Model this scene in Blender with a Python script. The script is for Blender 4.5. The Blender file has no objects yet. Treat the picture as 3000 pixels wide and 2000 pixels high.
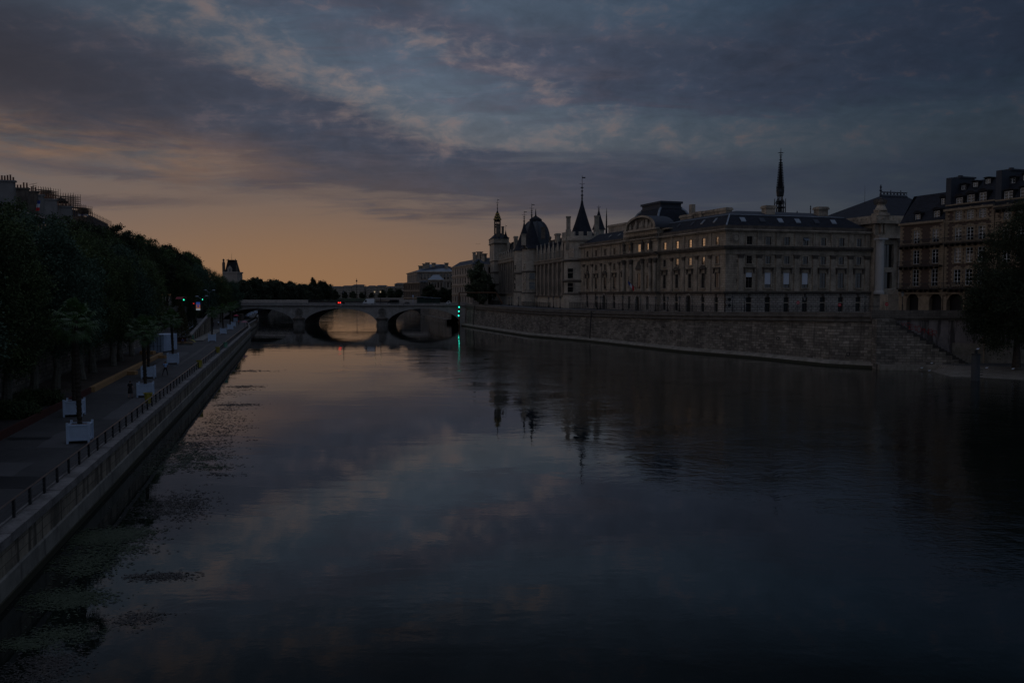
import bpy, bmesh, math, random
import numpy as np
from mathutils import Vector, Matrix
R = math.radians
rnd = random.Random(7)
sc = bpy.context.scene
col = sc.collection

# ------------------------------------------------------------------ camera
H = 13.0
PITCH = R(3.25)
cam_d = bpy.data.cameras.new('camera'); cam = bpy.data.objects.new('camera', cam_d); col.objects.link(cam)
cam.location = (0, 0, H); cam.rotation_euler = (R(90) - PITCH, 0, 0)
cam_d.lens = 30.0; cam_d.sensor_width = 36.0; cam_d.clip_end = 6000; cam_d.clip_start = 0.5
sc.camera = cam
sc.view_settings.view_transform = 'Standard'; sc.view_settings.look = 'None'
sc.view_settings.exposure = 0.0; sc.view_settings.gamma = 1.0
CP, SP = math.cos(PITCH), math.sin(PITCH)
def ray(px, py):
    u = (px - 1500) / 2500; v = (1000 - py) / 2500
    return Vector((u, CP + v * SP, -SP + v * CP))
def at(px, py, Y):
    d = ray(px, py); t = Y / d.y; return Vector((d.x * t, Y, H + d.z * t))
def gnd(px, py, z=0.0):
    d = ray(px, py); t = (z - H) / d.z; return Vector((d.x * t, d.y * t, z))
def zat(py, Y): return at(1500, py, Y).z
def xat(px, Y, py=858): return at(px, py, Y).x

# ------------------------------------------------------------------ node helper
class S:
    """socket / constant wrapper with arithmetic"""
    def __init__(s, nt, k): s.nt = nt; s.k = k
    def m(s, op, *o, clamp=False):
        n = s.nt.nodes.new('ShaderNodeMath'); n.operation = op; n.use_clamp = clamp
        for i, x in enumerate((s,) + o):
            k = x.k if isinstance(x, S) else x
            if isinstance(k, (int, float)): n.inputs[i].default_value = k
            else: s.nt.links.new(k, n.inputs[i])
        return S(s.nt, n.outputs[0])
    def __add__(s, o): return s.m('ADD', o)
    def __radd__(s, o): return s.m('ADD', o)
    def __sub__(s, o): return s.m('SUBTRACT', o)
    def __rsub__(s, o): return S(s.nt, o).m('SUBTRACT', s)
    def __mul__(s, o): return s.m('MULTIPLY', o)
    def __rmul__(s, o): return s.m('MULTIPLY', o)
    def __truediv__(s, o): return s.m('DIVIDE', o)
    def cl(s): return s.m('ADD', 0.0, clamp=True)
    def sm(s, a, b):
        n = s.nt.nodes.new('ShaderNodeMapRange'); n.interpolation_type = 'SMOOTHSTEP'
        s.nt.links.new(s.k, n.inputs[0]); n.inputs[1].default_value = a; n.inputs[2].default_value = b
        return S(s.nt, n.outputs[0])
def vec(nt, x, y, z):
    n = nt.nodes.new('ShaderNodeCombineXYZ')
    for i, a in enumerate((x, y, z)):
        k = a.k if isinstance(a, S) else a
        if isinstance(k, (int, float)): n.inputs[i].default_value = k
        else: nt.links.new(k, n.inputs[i])
    return n.outputs[0]
def noise(nt, v, scale, detail=4, rough=0.55, dist=0.0, lac=2.0):
    n = nt.nodes.new('ShaderNodeTexNoise'); nt.links.new(v, n.inputs['Vector'])
    n.inputs['Scale'].default_value = scale; n.inputs['Detail'].default_value = detail
    n.inputs['Roughness'].default_value = rough; n.inputs['Distortion'].default_value = dist; n.inputs['Lacunarity'].default_value = lac
    return S(nt, n.outputs['Fac'])
def mixc(nt, f, a, b):
    n = nt.nodes.new('ShaderNodeMix'); n.data_type = 'RGBA'
    if isinstance(f, S): nt.links.new(f.k, n.inputs[0])
    else: n.inputs[0].default_value = f
    for i, c in ((6, a), (7, b)):
        if isinstance(c, tuple): n.inputs[i].default_value = (*c, 1)
        else: nt.links.new(c, n.inputs[i])
    return n.outputs[2]
def scalec(nt, c, f):
    n = nt.nodes.new('ShaderNodeVectorMath'); n.operation = 'SCALE'; nt.links.new(c, n.inputs[0])
    k = f.k if isinstance(f, S) else f
    if isinstance(k, (int, float)): n.inputs['Scale'].default_value = k
    else: nt.links.new(k, n.inputs['Scale'])
    return n.outputs[0]
def addc(nt, a, b):
    n = nt.nodes.new('ShaderNodeVectorMath'); n.operation = 'ADD'; nt.links.new(a, n.inputs[0])
    if isinstance(b, tuple): n.inputs[1].default_value = b
    else: nt.links.new(b, n.inputs[1])
    return n.outputs[0]

# ------------------------------------------------------------------ world: dawn sky with cloud decks
SUN_AZ, SUN_EL = R(-49.5), R(4.3)
w = bpy.data.worlds.new('World'); sc.world = w; w.use_nodes = True
nt = w.node_tree; nt.nodes.clear()
tc = nt.nodes.new('ShaderNodeTexCoord'); sep = nt.nodes.new('ShaderNodeSeparateXYZ')
nt.links.new(tc.outputs['Generated'], sep.inputs[0])
X, Y_, Z = (S(nt, sep.outputs[i]) for i in range(3))
az = X.m('ARCTAN2', Y_)            # 0 = straight up the river, negative = left bank
el = Z.m('ARCSINE').m('ABSOLUTE')
def PA(px): return math.atan((px - 1500) / 2500)
def PE(py): return math.atan((858 - py) / 2500)
def blob(px, py, rx, ry, tilt=0.0, soft=2.0, warp=None):
    """soft elliptical cloud bank; px,py are azimuth/elevation in picture units of 1/2500 rad"""
    a = (az - PA(px)) * 2500.0; e = (el - PE(py)) * 2500.0
    if warp is not None: a = a + warp * 500.0; e = e + warp * 170.0
    c, s = math.cos(R(tilt)), math.sin(R(tilt))
    u = (a * c + e * s) / rx; v = (e * c - a * s) / ry
    q = u * u + v * v
    return (q * -1.0).m('EXPONENT')
# cloud layer coordinates: project the direction on a flat deck
zz = Z.m('ABSOLUTE') + 0.09
dk = vec(nt, X / zz, Y_ / zz, 0.0)
dkr = nt.nodes.new('ShaderNodeMapping'); nt.links.new(dk, dkr.inputs[0]); dkr.inputs['Rotation'].default_value = (0, 0, R(24)); dkr.inputs['Scale'].default_value = (1.0, 1.9, 1)
dkv = dkr.outputs[0]
n_big = noise(nt, dkv, 0.9, 5, 0.55, 0.5)
n_mid = noise(nt, dkv, 2.6, 7, 0.62, 0.7)
fv = nt.nodes.new('ShaderNodeMapping'); nt.links.new(vec(nt, az, el, 0.0), fv.inputs[0]); fv.inputs['Rotation'].default_value = (0, 0, R(14)); fv.inputs['Scale'].default_value = (1.0, 2.1, 1)
n_fin = noise(nt, fv.outputs[0], 34.0, 5, 0.62, 0.4)
n_patch = noise(nt, fv.outputs[0], 11.0, 5, 0.58, 0.5)
av = vec(nt, az * 2.2, el * 9.0, 0.0)
n_str = noise(nt, av, 2.6, 6, 0.6, 0.8)      # long streaks low over the horizon
n_str2 = noise(nt, vec(nt, az * 5.0 + el * 9.0, el * 26.0, 3.0), 1.6, 5, 0.6, 0.5)
warp = (n_big - 0.5) + (n_mid - 0.5) * 0.5
wf = (n_mid - 0.5) * 0.35
# clear sky colour
warm = (el / 0.125); warm = (warm * warm * -1.0).m('EXPONENT')
azf = (az - PA(900)) / 0.37; azf = (azf * azf * -1.0).m('EXPONENT')
glow = warm * (0.07 + 0.93 * azf)
upblue = el.sm(0.12, 0.5)
clear_up = mixc(nt, upblue, (0.070, 0.098, 0.130), (0.062, 0.084, 0.130))
rightd = az.sm(-0.05, 0.60)
clear_up = mixc(nt, rightd * el.sm(0.1, 0.3), clear_up, (0.040, 0.078, 0.140))
clear = mixc(nt, glow.cl(), clear_up, (0.275, 0.152, 0.080))
# cloud masses
band = blob(50, 290, 850, 150, -4, warp=warp) * 1.15 + blob(950, 440, 700, 105, -8, warp=warp) * 1.1 + blob(1750, 540, 650, 105, -3, warp=warp) * 0.95
right = blob(2350, 240, 900, 120, 2, warp=warp) * 1.05 + blob(1350, 90, 620, 85, -14, warp=warp) * 0.85 + blob(700, 20, 500, 60, -20, warp=warp) * 0.45 + blob(2750, 560, 600, 100, 0, warp=warp) * 0.6 + blob(2900, 60, 420, 130, 0, warp=warp) * 0.5
topc = el.sm(0.30, 0.5)
low = blob(250, 535, 520, 26, -4, warp=wf) * 0.7 + blob(300, 618, 330, 17, 2, warp=wf) * 0.75 + blob(1350, 590, 500, 22, -2, warp=wf) * 0.45
dens = (band * 1.1).m('MAXIMUM', right * 1.05).m('MAXIMUM', topc * (n_big.sm(0.38, 0.62) * 0.9)).m('MAXIMUM', low)
hole = blob(1150, 330, 520, 45, -16, warp=wf) + blob(1900, 405, 900, 36, 0, warp=wf)
dens = dens + (n_mid - 0.5) * 1.1 * el.sm(0.05, 0.2) + (n_fin - 0.5) * 0.35 * el.sm(0.08, 0.2) + (n_str - 0.5) * 0.7 * (1.0 - el.sm(0.12, 0.22)) * el.sm(0.06, 0.10) - hole * 0.55
D = dens.sm(-0.02, 1.0)
lowwarm = (1.0 - el.sm(0.06, 0.17)) * azf
cloud_dark = mixc(nt, lowwarm, (0.047, 0.056, 0.084), (0.105, 0.074, 0.066))
cloudc = mixc(nt, n_mid.sm(0.42, 0.72) * 0.6, cloud_dark, (0.084, 0.077, 0.100))
cloudc = mixc(nt, n_patch.sm(0.45, 0.7) * 0.35, cloudc, (0.044, 0.060, 0.092))
cloudc = mixc(nt, rightd, cloudc, (0.044, 0.064, 0.112))
skyc = mixc(nt, D, clear, cloudc)
# fleecy lit clouds along the upper left diagonal and in the middle gap
env = (blob(500, -190, 800, 110, -8, warp=wf) * 0.9 + blob(1500, -60, 500, 60, -14, warp=wf) * 0.6 + blob(560, 110, 520, 85, -22, warp=wf) * 1.25 + blob(900, 235, 300, 66, -20, warp=wf) * 1.15 + blob(1230, 150, 260, 60, -15, warp=wf) * 0.5 + blob(1560, 250, 300, 60, -20, warp=wf) * 0.6 + blob(1600, 400, 800, 70, 0, warp=wf) * 0.5 + blob(2250, 430, 700, 60, 0, warp=wf) * 0.4).cl()
fl = ((n_patch - 0.5) * 3.4 + (n_fin - 0.5) * 2.6 + env * 0.85 - 0.38).sm(-0.15, 1.35) * env.sm(0.0, 0.8)
skyc = mixc(nt, fl * 0.62, skyc, mixc(nt, rightd, (0.185, 0.138, 0.120), (0.095, 0.085, 0.098)))
pk = (n_fin * 0.6 + n_patch * 0.4).sm(0.53, 0.68) * el.sm(0.1, 0.2) * 0.42
skyc = mixc(nt, pk, skyc, (0.115, 0.088, 0.098))
# orange lit streaks low at the far left
lf = blob(150, 470, 520, 75, -4, warp=wf) * 0.75
skyc = mixc(nt, lf.cl() * (n_str2 * 0.6 + n_str * 0.4).sm(0.38, 0.62), skyc, (0.27, 0.150, 0.085))
skyc = scalec(nt, skyc, 1.0 + ((n_fin - 0.5) * 0.55 + (n_patch - 0.5) * 0.7) * el.sm(0.09, 0.18))
skyc = scalec(nt, skyc, 1.0 - rightd * 0.58 * Y_.sm(-0.1, 0.3))
dkl = blob(-150, 200, 420, 330) * 0.22
skyc = mixc(nt, (blob(20, 290, 460, 120, -4, warp=wf) * 0.9).cl(), skyc, (0.036, 0.038, 0.055))
skyc = scalec(nt, skyc, 1.0 + blob(1300, 230, 620, 190, -6) * 0.5)
skyc = scalec(nt, skyc, (1.0 - dkl) * (1.0 - el.sm(0.31, 0.43) * (0.62 + 0.2 * rightd)))
# the open sky overhead and behind the camera is brighter and bluer than the strip in view
ov = el.sm(0.50, 0.95).m('MAXIMUM', Y_.sm(0.15, -0.45) * 0.28)
ovc = mixc(nt, n_mid.sm(0.3, 0.7), (0.165, 0.215, 0.33), (0.215, 0.235, 0.31))
skyc = mixc(nt, ov, skyc, ovc)
# lit haze and cloud on the side of the sunrise, well left of the view
sl1 = (az + 1.85) / 0.55; sl2 = (el - 0.15) / 0.40
skyc = addc(nt, skyc, scalec(nt, mixc(nt, n_mid.sm(0.3, 0.7), (0.26, 0.17, 0.115), (0.34, 0.25, 0.19)), ((sl1 * sl1 + sl2 * sl2) * -1.0).m('EXPONENT')))
# the low sun breaking through beyond the left edge of the view
sg1 = (az - R(-49.5)) / 0.036; sg2 = (el - 0.056) / 0.0165
sg = ((sg1 * sg1 + sg2 * sg2) * -1.0).m('EXPONENT')
bg1 = (az - SUN_AZ) / 0.40; bg2 = el / 0.13
bgm = ((bg1 * bg1 + bg2 * bg2) * -1.0).m('EXPONENT')
sunc = nt.nodes.new('ShaderNodeRGB'); sunc.outputs[0].default_value = (4.0, 2.1, 0.9, 1)
glc = nt.nodes.new('ShaderNodeRGB'); glc.outputs[0].default_value = (0.12, 0.06, 0.024, 1)
skyc = addc(nt, skyc, scalec(nt, sunc.outputs[0], sg)); skyc = addc(nt, skyc, scalec(nt, glc.outputs[0], bgm))
nish = nt.nodes.new('ShaderNodeTexSky'); nish.sky_type = 'NISHITA'; nish.sun_disc = False
nish.sun_elevation = SUN_EL; nish.sun_rotation = SUN_AZ
skyc = addc(nt, skyc, scalec(nt, nish.outputs[0], 0.0012))
bg = nt.nodes.new('ShaderNodeBackground'); nt.links.new(skyc, bg.inputs['Color']); bg.inputs['Strength'].default_value = 0.92
wo = nt.nodes.new('ShaderNodeOutputWorld'); nt.links.new(bg.outputs[0], wo.inputs[0])
# the sun, just above the horizon beyond the left bank, weak and soft through the haze
sd = bpy.data.lights.new('sun', 'SUN'); sd.energy = 0.02; sd.angle = R(6); sd.color = (1.0, 0.6, 0.35)
so = bpy.data.objects.new('sun', sd); col.objects.link(so)
sdir = Vector((math.sin(SUN_AZ) * math.cos(SUN_EL), math.cos(SUN_AZ) * math.cos(SUN_EL), math.sin(SUN_EL)))
so.rotation_euler = sdir.to_track_quat('Z', 'Y').to_euler()

# ------------------------------------------------------------------ materials
MATS = {}
def mat(name, c, rough=0.8, metal=0.0, spec=0.4, var=0.25, scale=0.6, c2=None, bump=0.0, bscale=8.0, uv=False, emit=None, es=1.0, brick=None, streak=0.0, ior=1.5, objv=0.0):
    if name in MATS: return MATS[name]
    m = bpy.data.materials.new(name); m.use_nodes = True; nt = m.node_tree
    b = nt.nodes['Principled BSDF']; b.inputs['Roughness'].default_value = rough; b.inputs['Metallic'].default_value = metal
    b.inputs['Specular IOR Level'].default_value = spec; b.inputs['IOR'].default_value = ior
    tc = nt.nodes.new('ShaderNodeTexCoord'); geo = nt.nodes.new('ShaderNodeNewGeometry')
    P = geo.outputs['Position']
    n1 = noise(nt, P, scale, 5, 0.6); n2 = noise(nt, P, scale * 9, 3, 0.6)
    if c2 is None: c2 = tuple(x * 0.55 for x in c)
    base = mixc(nt, (n1 * 0.65 + n2 * 0.35).sm(0.35, 0.68) * min(1.0, var * 2.4), c, c2)
    hgt = n2
    if brick:
        bw, bh, mort, cv = brick     # width, height, mortar, colour variance
        br = nt.nodes.new('ShaderNodeTexBrick'); nt.links.new(tc.outputs['UV'], br.inputs['Vector'])
        br.inputs['Scale'].default_value = 1.0; br.inputs['Brick Width'].default_value = bw; br.inputs['Row Height'].default_value = bh
        br.inputs['Mortar Size'].default_value = mort; br.inputs['Mortar Smooth'].default_value = 0.2
        br.inputs['Color1'].default_value = (1 - cv, 1 - cv, 1 - cv, 1); br.inputs['Color2'].default_value = (1 + cv, 1 + cv, 1 + cv, 1); br.inputs['Mortar'].default_value = (0.42, 0.40, 0.38, 1)
        mm = nt.nodes.new('ShaderNodeMix'); mm.data_type = 'RGBA'; mm.blend_type = 'MULTIPLY'; mm.inputs[0].default_value = 1
        nt.links.new(base, mm.inputs[6]); nt.links.new(br.outputs['Color'], mm.inputs[7]); base = mm.outputs[2]
        hgt = n2 * 0.3 - S(nt, br.outputs['Fac']) * 0.8
    if streak > 0:
        mp = nt.nodes.new('ShaderNodeMapping'); nt.links.new(P, mp.inputs[0]); mp.inputs['Scale'].default_value = (1, 1, 0.12)
        st = noise(nt, mp.outputs[0], 1.1, 4, 0.65)
        base = mixc(nt, (st.sm(0.46, 0.58) if streak > .85 else st.sm(0.5, 0.72)) * streak, base, tuple(x * 0.22 for x in c))
    if objv > 0:
        oi = nt.nodes.new('ShaderNodeObjectInfo'); base = scalec(nt, base, (S(nt, oi.outputs['Random']) - 0.5) * objv + 1.0)
    nt.links.new(base, b.inputs['Base Color'])
    if bump > 0:
        bn = nt.nodes.new('ShaderNodeBump'); bn.inputs['Strength'].default_value = bump; bn.inputs['Distance'].default_value = 0.05
        nt.links.new(hgt.k, bn.inputs['Height']); nt.links.new(bn.outputs[0], b.inputs['Normal'])
    if emit: b.inputs['Emission Color'].default_value = (*emit, 1); b.inputs['Emission Strength'].default_value = es
    MATS[name] = m; return m
LIME = (0.45, 0.38, 0.29)
M_lime = mat('limestone', LIME, c2=(0.25, 0.205, 0.155), brick=(1.5, 0.55, 0.03, 0.14), bump=0.5, streak=0.6, scale=0.35, var=.4)
M_trim = mat('limestone_trim', (0.42, 0.355, 0.275), c2=(0.15, 0.13, 0.105), streak=0.6, scale=0.4, var=.4)
M_soot = mat('sooty_stone', (0.125, 0.105, 0.085), c2=(0.05, 0.042, 0.035), streak=0.6, scale=.8, var=.4)
M_rust = mat('rusticated_stone', (0.42, 0.385, 0.34), c2=(0.25, 0.22, 0.19), brick=(1.25, 0.56, 0.075, 0.12), bump=0.8, streak=0.4, scale=0.3, var=.35)
M_tower = mat('tower_stone', (0.47, 0.42, 0.345), c2=(0.28, 0.25, 0.21), brick=(0.95, 0.36, 0.02, 0.13), bump=0.5, streak=0.3, scale=0.3, var=.35)
M_goth = mat('gothic_stone', (0.31, 0.265, 0.215), c2=(0.17, 0.145, 0.12), brick=(0.9, 0.36, 0.02, 0.12), bump=0.4, streak=0.5, scale=0.3, var=.4)
M_bridge = mat('bridge_stone', (0.44, 0.405, 0.37), c2=(0.26, 0.24, 0.22), brick=(0.8, 0.34, 0.03, 0.14), bump=0.5, streak=0.35, scale=0.5, var=.35)
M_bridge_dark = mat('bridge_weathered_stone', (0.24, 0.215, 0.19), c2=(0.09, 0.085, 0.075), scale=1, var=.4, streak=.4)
M_quay = mat('quay_stone', (0.255, 0.225, 0.185), c2=(0.10, 0.09, 0.078), brick=(1.3, 0.45, 0.035, 0.42), bump=0.9, streak=0.65, scale=0.22, var=.42)
M_quay_top = mat('quay_coping_stone', (0.15, 0.135, 0.115), c2=(0.08, 0.07, 0.06), brick=(1.6, 0.5, 0.02, 0.15), streak=0.5, scale=0.5, var=.4)
M_toe = mat('mossy_concrete_ledge', (0.27, 0.24, 0.20), c2=(0.13, 0.12, 0.09), streak=0.4, scale=0.8, var=.4)
M_moss = mat('dark_moss', (0.035, 0.035, 0.018), c2=(0.015, 0.015, 0.01), scale=2)
M_conc = mat('stained_quay_masonry', (0.29, 0.25, 0.19), c2=(0.15, 0.13, 0.105), brick=(1.7, 0.48, 0.02, 0.16), bump=0.4, streak=0.9, scale=0.5, var=.45)
M_conc2 = mat('pale_concrete_footing', (0.24, 0.23, 0.20), c2=(0.12, 0.115, 0.10), streak=0.7, scale=0.4, var=.4)
M_cope = mat('pale_coping', (0.23, 0.215, 0.205), c2=(0.09, 0.085, 0.08), scale=.9, var=.45, bump=.3)
M_slate = mat('slate', (0.019, 0.023, 0.033), rough=0.8, c2=(0.011, 0.014, 0.020), brick=(0.9, 0.45, 0.03, 0.25), scale=0.5, spec=.22)
M_slate2 = mat('dark_slate', (0.020, 0.021, 0.025), rough=0.85, spec=.2, c2=(0.013, 0.014, 0.017), scale=1.2, var=.4)
M_zinc = mat('zinc', (0.20, 0.235, 0.275), rough=0.42, metal=0.3, c2=(0.11, 0.13, 0.15), scale=0.8, var=.3)
M_zincd = mat('weathered_zinc', (0.042, 0.050, 0.066), rough=0.7, spec=.25, c2=(0.035, 0.042, 0.052), scale=0.8, var=.3)
M_glass = mat('window_glass', (0.010, 0.011, 0.013), rough=0.015, spec=.7, var=0, ior=1.6)
M_frame = mat('dark_window_frame', (0.10, 0.085, 0.07), rough=.6)
M_wframe = mat('white_window_frame', (0.62, 0.66, 0.68), rough=.5, var=.1)
M_blind = mat('white_blind', (0.56, 0.60, 0.66), rough=.8, var=.08)
M_door = mat('dark_door', (0.025, 0.028, 0.028), rough=.5)
M_iron = mat('dark_iron', (0.018, 0.021, 0.024), rough=.45, metal=.3)
M_green_iron = mat('green_iron', (0.018, 0.045, 0.035), rough=.5)
M_asph = mat('asphalt', (0.062, 0.060, 0.060), c2=(0.030, 0.030, 0.031), scale=0.22, var=.42, bump=.2, rough=.75)
M_deck = mat('dark_timber_deck', (0.035, 0.028, 0.026), c2=(0.02, 0.016, 0.015), scale=.8)
M_gravel = mat('packed_gravel', (0.075, 0.058, 0.042), c2=(0.04, 0.032, 0.024), scale=.7, var=.4, bump=.3)
M_timber = mat('pale_timber', (0.42, 0.25, 0.11), c2=(0.26, 0.15, 0.07), scale=1.5, rough=.6)
M_rusted = mat('rusted_steel', (0.085, 0.022, 0.016), c2=(0.04, 0.013, 0.01), scale=1.5)
M_white = mat('white_painted_steel', (0.50, 0.60, 0.74), rough=.5, var=.2, c2=(.33, .40, .5), scale=1.4, streak=.12)
M_rail = mat('worn_handrail', (0.16, 0.13, 0.12), rough=.35, metal=.7)
M_bark = mat('tree_bark', (0.055, 0.042, 0.032), c2=(0.025, 0.02, 0.016), scale=3, var=.5)
M_bark_pale = mat('pale_bark', (0.18, 0.165, 0.13), c2=(0.07, 0.065, 0.05), scale=2.2, var=.5)
M_leaf = mat('leaves', (0.075, 0.105, 0.032), c2=(0.028, 0.046, 0.018), rough=.85, scale=0.45, var=.42, objv=.5)
M_leafc = mat('cool_green_leaves', (0.062, 0.108, 0.064), c2=(0.024, 0.048, 0.030), rough=.8, scale=0.45, var=.42, objv=.4)
M_leafd = mat('deep_green_leaves', (0.026, 0.036, 0.014), c2=(0.012, 0.018, 0.009), rough=.85, scale=0.3, var=.42, objv=.4)
M_leaff = mat('far_leaves', (0.065, 0.078, 0.042), c2=(0.03, 0.04, 0.026), rough=.9, scale=0.1, var=.42, objv=.5)
M_palm = mat('palm_fronds', (0.052, 0.115, 0.020), c2=(0.03, 0.065, 0.015), rough=.45, scale=1, var=.4, objv=.3)
M_soil = mat('brown_soil', (0.12, 0.065, 0.035), scale=5)
M_yellow = mat('yellow_plastic', (0.40, 0.33, 0.05), rough=.5)
M_greenp = mat('green_plastic', (0.16, 0.36, 0.25), rough=.5)
M_skin = mat('skin', (0.38, 0.21, 0.15), rough=.6, var=.1)
M_hair = mat('brown_hair', (0.06, 0.035, 0.02)); M_hair2 = mat('dark_hair', (0.015, 0.012, 0.01))
M_tee = mat('light_blue_shirt', (0.26, 0.44, 0.72), var=.15, scale=5); M_black = mat('black_cloth', (0.014, 0.013, 0.015), var=.2)
M_red = mat('red_cloth', (0.55, 0.04, 0.05)); M_blue = mat('blue_cloth', (0.03, 0.08, 0.25))
M_brick = mat('red_brick', (0.090, 0.062, 0.050), c2=(0.06, 0.042, 0.035), brick=(0.24, 0.08, 0.01, 0.15), scale=.8, streak=.2)
M_quoin = mat('house_quoin_stone', (0.27, 0.215, 0.15), c2=(0.16, 0.13, 0.09), streak=.35, scale=.8, var=.4)
M_plaster = mat('pale_plaster', (0.20, 0.195, 0.19), c2=(0.12, 0.115, 0.11), streak=.5, scale=.3)
M_far = mat('distant_stone', (0.32, 0.28, 0.24), c2=(0.18, 0.16, 0.14), scale=.15, streak=.2)
M_pot = mat('clay_chimney_pots', (0.17, 0.075, 0.045), scale=3)
M_paintw = mat('white_vehicle_paint', (0.75, 0.78, 0.80), rough=.25, var=.05); M_paintd = mat('dark_vehicle_paint', (0.03, 0.032, 0.035), rough=.2, var=.1)
M_tyre = mat('black_rubber', (0.015, 0.015, 0.015)); M_bluesign = mat('blue_sign', (0.02, 0.06, 0.3)); M_redsign = mat('red_sign', (0.6, 0.02, 0.03))
M_gold = mat('gilded_tile', (0.42, 0.30, 0.06), rough=.4); M_copper = mat('aged_bronze', (0.05, 0.075, 0.065), rough=.5)
M_lamp = mat('lamp_glass', (0.25, 0.26, 0.25), rough=.2)
def lit(name, c, s): return mat(name, c, emit=c, es=s, var=0)
L_dimred = lit('dim_red_signal', (1.0, 0.03, 0.02), .5)
L_red = lit('red_light', (1.0, 0.03, 0.02), 3); L_green = lit('green_light', (0.02, 0.9, 0.62), 2.4); L_green2 = lit('green_signal', (0.03, 0.9, 0.5), 1.6); L_warm = lit('warm_bulb', (1.0, 0.75, 0.45), 0.28); L_win = lit('lit_room', (1.0, 0.42, 0.14), 0.9)

# ------------------------------------------------------------------ mesh builder and object helpers
class MB:
    def __init__(s): s.v = []; s.f = []; s.uv = []
    def quad(s, pts, uvs=None):
        i = len(s.v); s.v += [tuple(p) for p in pts]; s.f.append(tuple(range(i, i + len(pts))))
        if uvs is None:
            a, b = Vector(pts[0]), Vector(pts[1]); n = (b - a).cross(Vector(pts[2]) - a)
            if n.length < 1e-9: n = Vector((0, 0, 1))
            n.normalize()
            if abs(n.z) > 0.9: uvs = [(p[0], p[1]) for p in pts]
            else:
                h = Vector((0, 0, 1)).cross(n); h.normalize(); up = n.cross(h)
                uvs = [(Vector(p).dot(h), Vector(p).dot(up)) for p in pts]
        s.uv += list(uvs); return s
    def box(s, x0, x1, y0, y1, z0, z1, M=None):
        c = [Vector((x, y, z)) for z in (z0, z1) for y in (y0, y1) for x in (x0, x1)]
        if M is not None: c = [M @ p for p in c]
        for q in ((0, 2, 3, 1), (4, 5, 7, 6), (0, 1, 5, 4), (1, 3, 7, 5), (3, 2, 6, 7), (2, 0, 4, 6)): s.quad([c[k] for k in q])
        return s
    def prism(s, poly, z0, z1, cap=True, taper=1.0):
        n = len(poly); cx = sum(p[0] for p in poly) / n; cy = sum(p[1] for p in poly) / n
        top = [(cx + (p[0] - cx) * taper, cy + (p[1] - cy) * taper) for p in poly]; L = 0
        for i in range(n):
            a, b = poly[i], poly[(i + 1) % n]; A, B = top[i], top[(i + 1) % n]; d = math.hypot(b[0] - a[0], b[1] - a[1])
            s.quad([(*a, z0), (*b, z0), (*B, z1), (*A, z1)], [(L, z0), (L + d, z0), (L + d, z1), (L, z1)]); L += d
        if cap: s.quad([(*p, z1) for p in top]); s.quad([(*p, z0) for p in reversed(poly)])
        return s
    def lathe(s, cx, cy, prof, n=16, M=None, a0=0.0):
        """prof: list of (radius, z) bottom to top"""
        for (r0, z0), (r1, z1) in zip(prof, prof[1:]):
            for i in range(n):
                a, b = a0 + 2 * math.pi * i / n, a0 + 2 * math.pi * (i + 1) / n
                p = [Vector((cx + r * math.cos(t), cy + r * math.sin(t), z)) for r, t, z in ((r0, a, z0), (r0, b, z0), (r1, b, z1), (r1, a, z1))]
                if M is not None: p = [M @ q for q in p]
                rr = max(r0, r1)
                uv = [(a * rr, z0), (b * rr, z0), (b * rr, z1), (a * rr, z1)]
                if r1 < 1e-4: s.quad(p[:3], uv[:3])
                elif r0 < 1e-4: s.quad([p[0], p[2], p[3]], [uv[0], uv[2], uv[3]])
                else: s.quad(p, uv)
        return s
    def tube(s, a, b, r, n=6, r2=None):
        a, b = Vector(a), Vector(b); d = b - a
        if d.length < 1e-6: return s
        q = d.to_track_quat('Z', 'Y').to_matrix().to_4x4(); q.translation = a
        s.lathe(0, 0, [(r, 0), (r if r2 is None else r2, d.length)], n, q); return s
    def build(s, name, m, parent=None, smooth=False):
        o = raw(name, s.v, s.f, m, parent, s.uv)
        if smooth:
            for p in o.data.polygons: p.use_smooth = True
        return o
WL = {}
def raw(name, v, f, m, parent=None, uv=None):
    off = WL.get(parent.name, Vector((0, 0, 0))) if parent else Vector((0, 0, 0))
    me = bpy.data.meshes.new(name); vv = np.asarray(v, dtype=np.float64).reshape(-1, 3) - np.array(off)
    me.from_pydata(vv.tolist(), [], [list(x) for x in f] if not isinstance(f, np.ndarray) else f.tolist())
    if uv is not None and len(uv) == len(v):
        ul = me.uv_layers.new(name='UVMap'); li = np.empty(len(me.loops), dtype=np.int32); me.loops.foreach_get('vertex_index', li)
        ul.data.foreach_set('uv', np.asarray(uv, dtype=np.float32)[li].ravel())
    me.materials.append(m); o = bpy.data.objects.new(name, me); col.objects.link(o)
    if parent: o.parent = parent; WL[o.name] = off
    else: WL[o.name] = Vector((0, 0, 0))
    return o
def tag(o, label=None, cat=None, group=None, kind=None):
    if label: o['label'] = label
    if cat: o['category'] = cat
    if group: o['group'] = group
    if kind: o['kind'] = kind
    return o
def empty(name, loc, label, cat, group=None, rz=0.0):
    o = bpy.data.objects.new(name, None); col.objects.link(o); o.location = loc; o.rotation_euler = (0, 0, rz)
    o.empty_display_size = 0.5; WL[o.name] = Vector(loc) if rz == 0 else Vector((0, 0, 0)); return tag(o, label, cat, group)
def kids(o): return [c for c in col.objects if c.parent == o]
def copy_tree(o, loc=None, rz=None, scale=None, label=None, group=None, parent=None):
    c = o.copy(); col.objects.link(c); c.parent = parent
    if loc is not None: c.location = loc
    if rz is not None: c.rotation_euler = (0, 0, rz)
    if scale is not None: c.scale = (scale,) * 3 if isinstance(scale, (int, float)) else scale
    if label: c['label'] = label
    if group: c['group'] = group
    for ch in TREE.get(o.name, None) or kids(o): copy_tree(ch, parent=c)
    return c
TREE = {}
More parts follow.
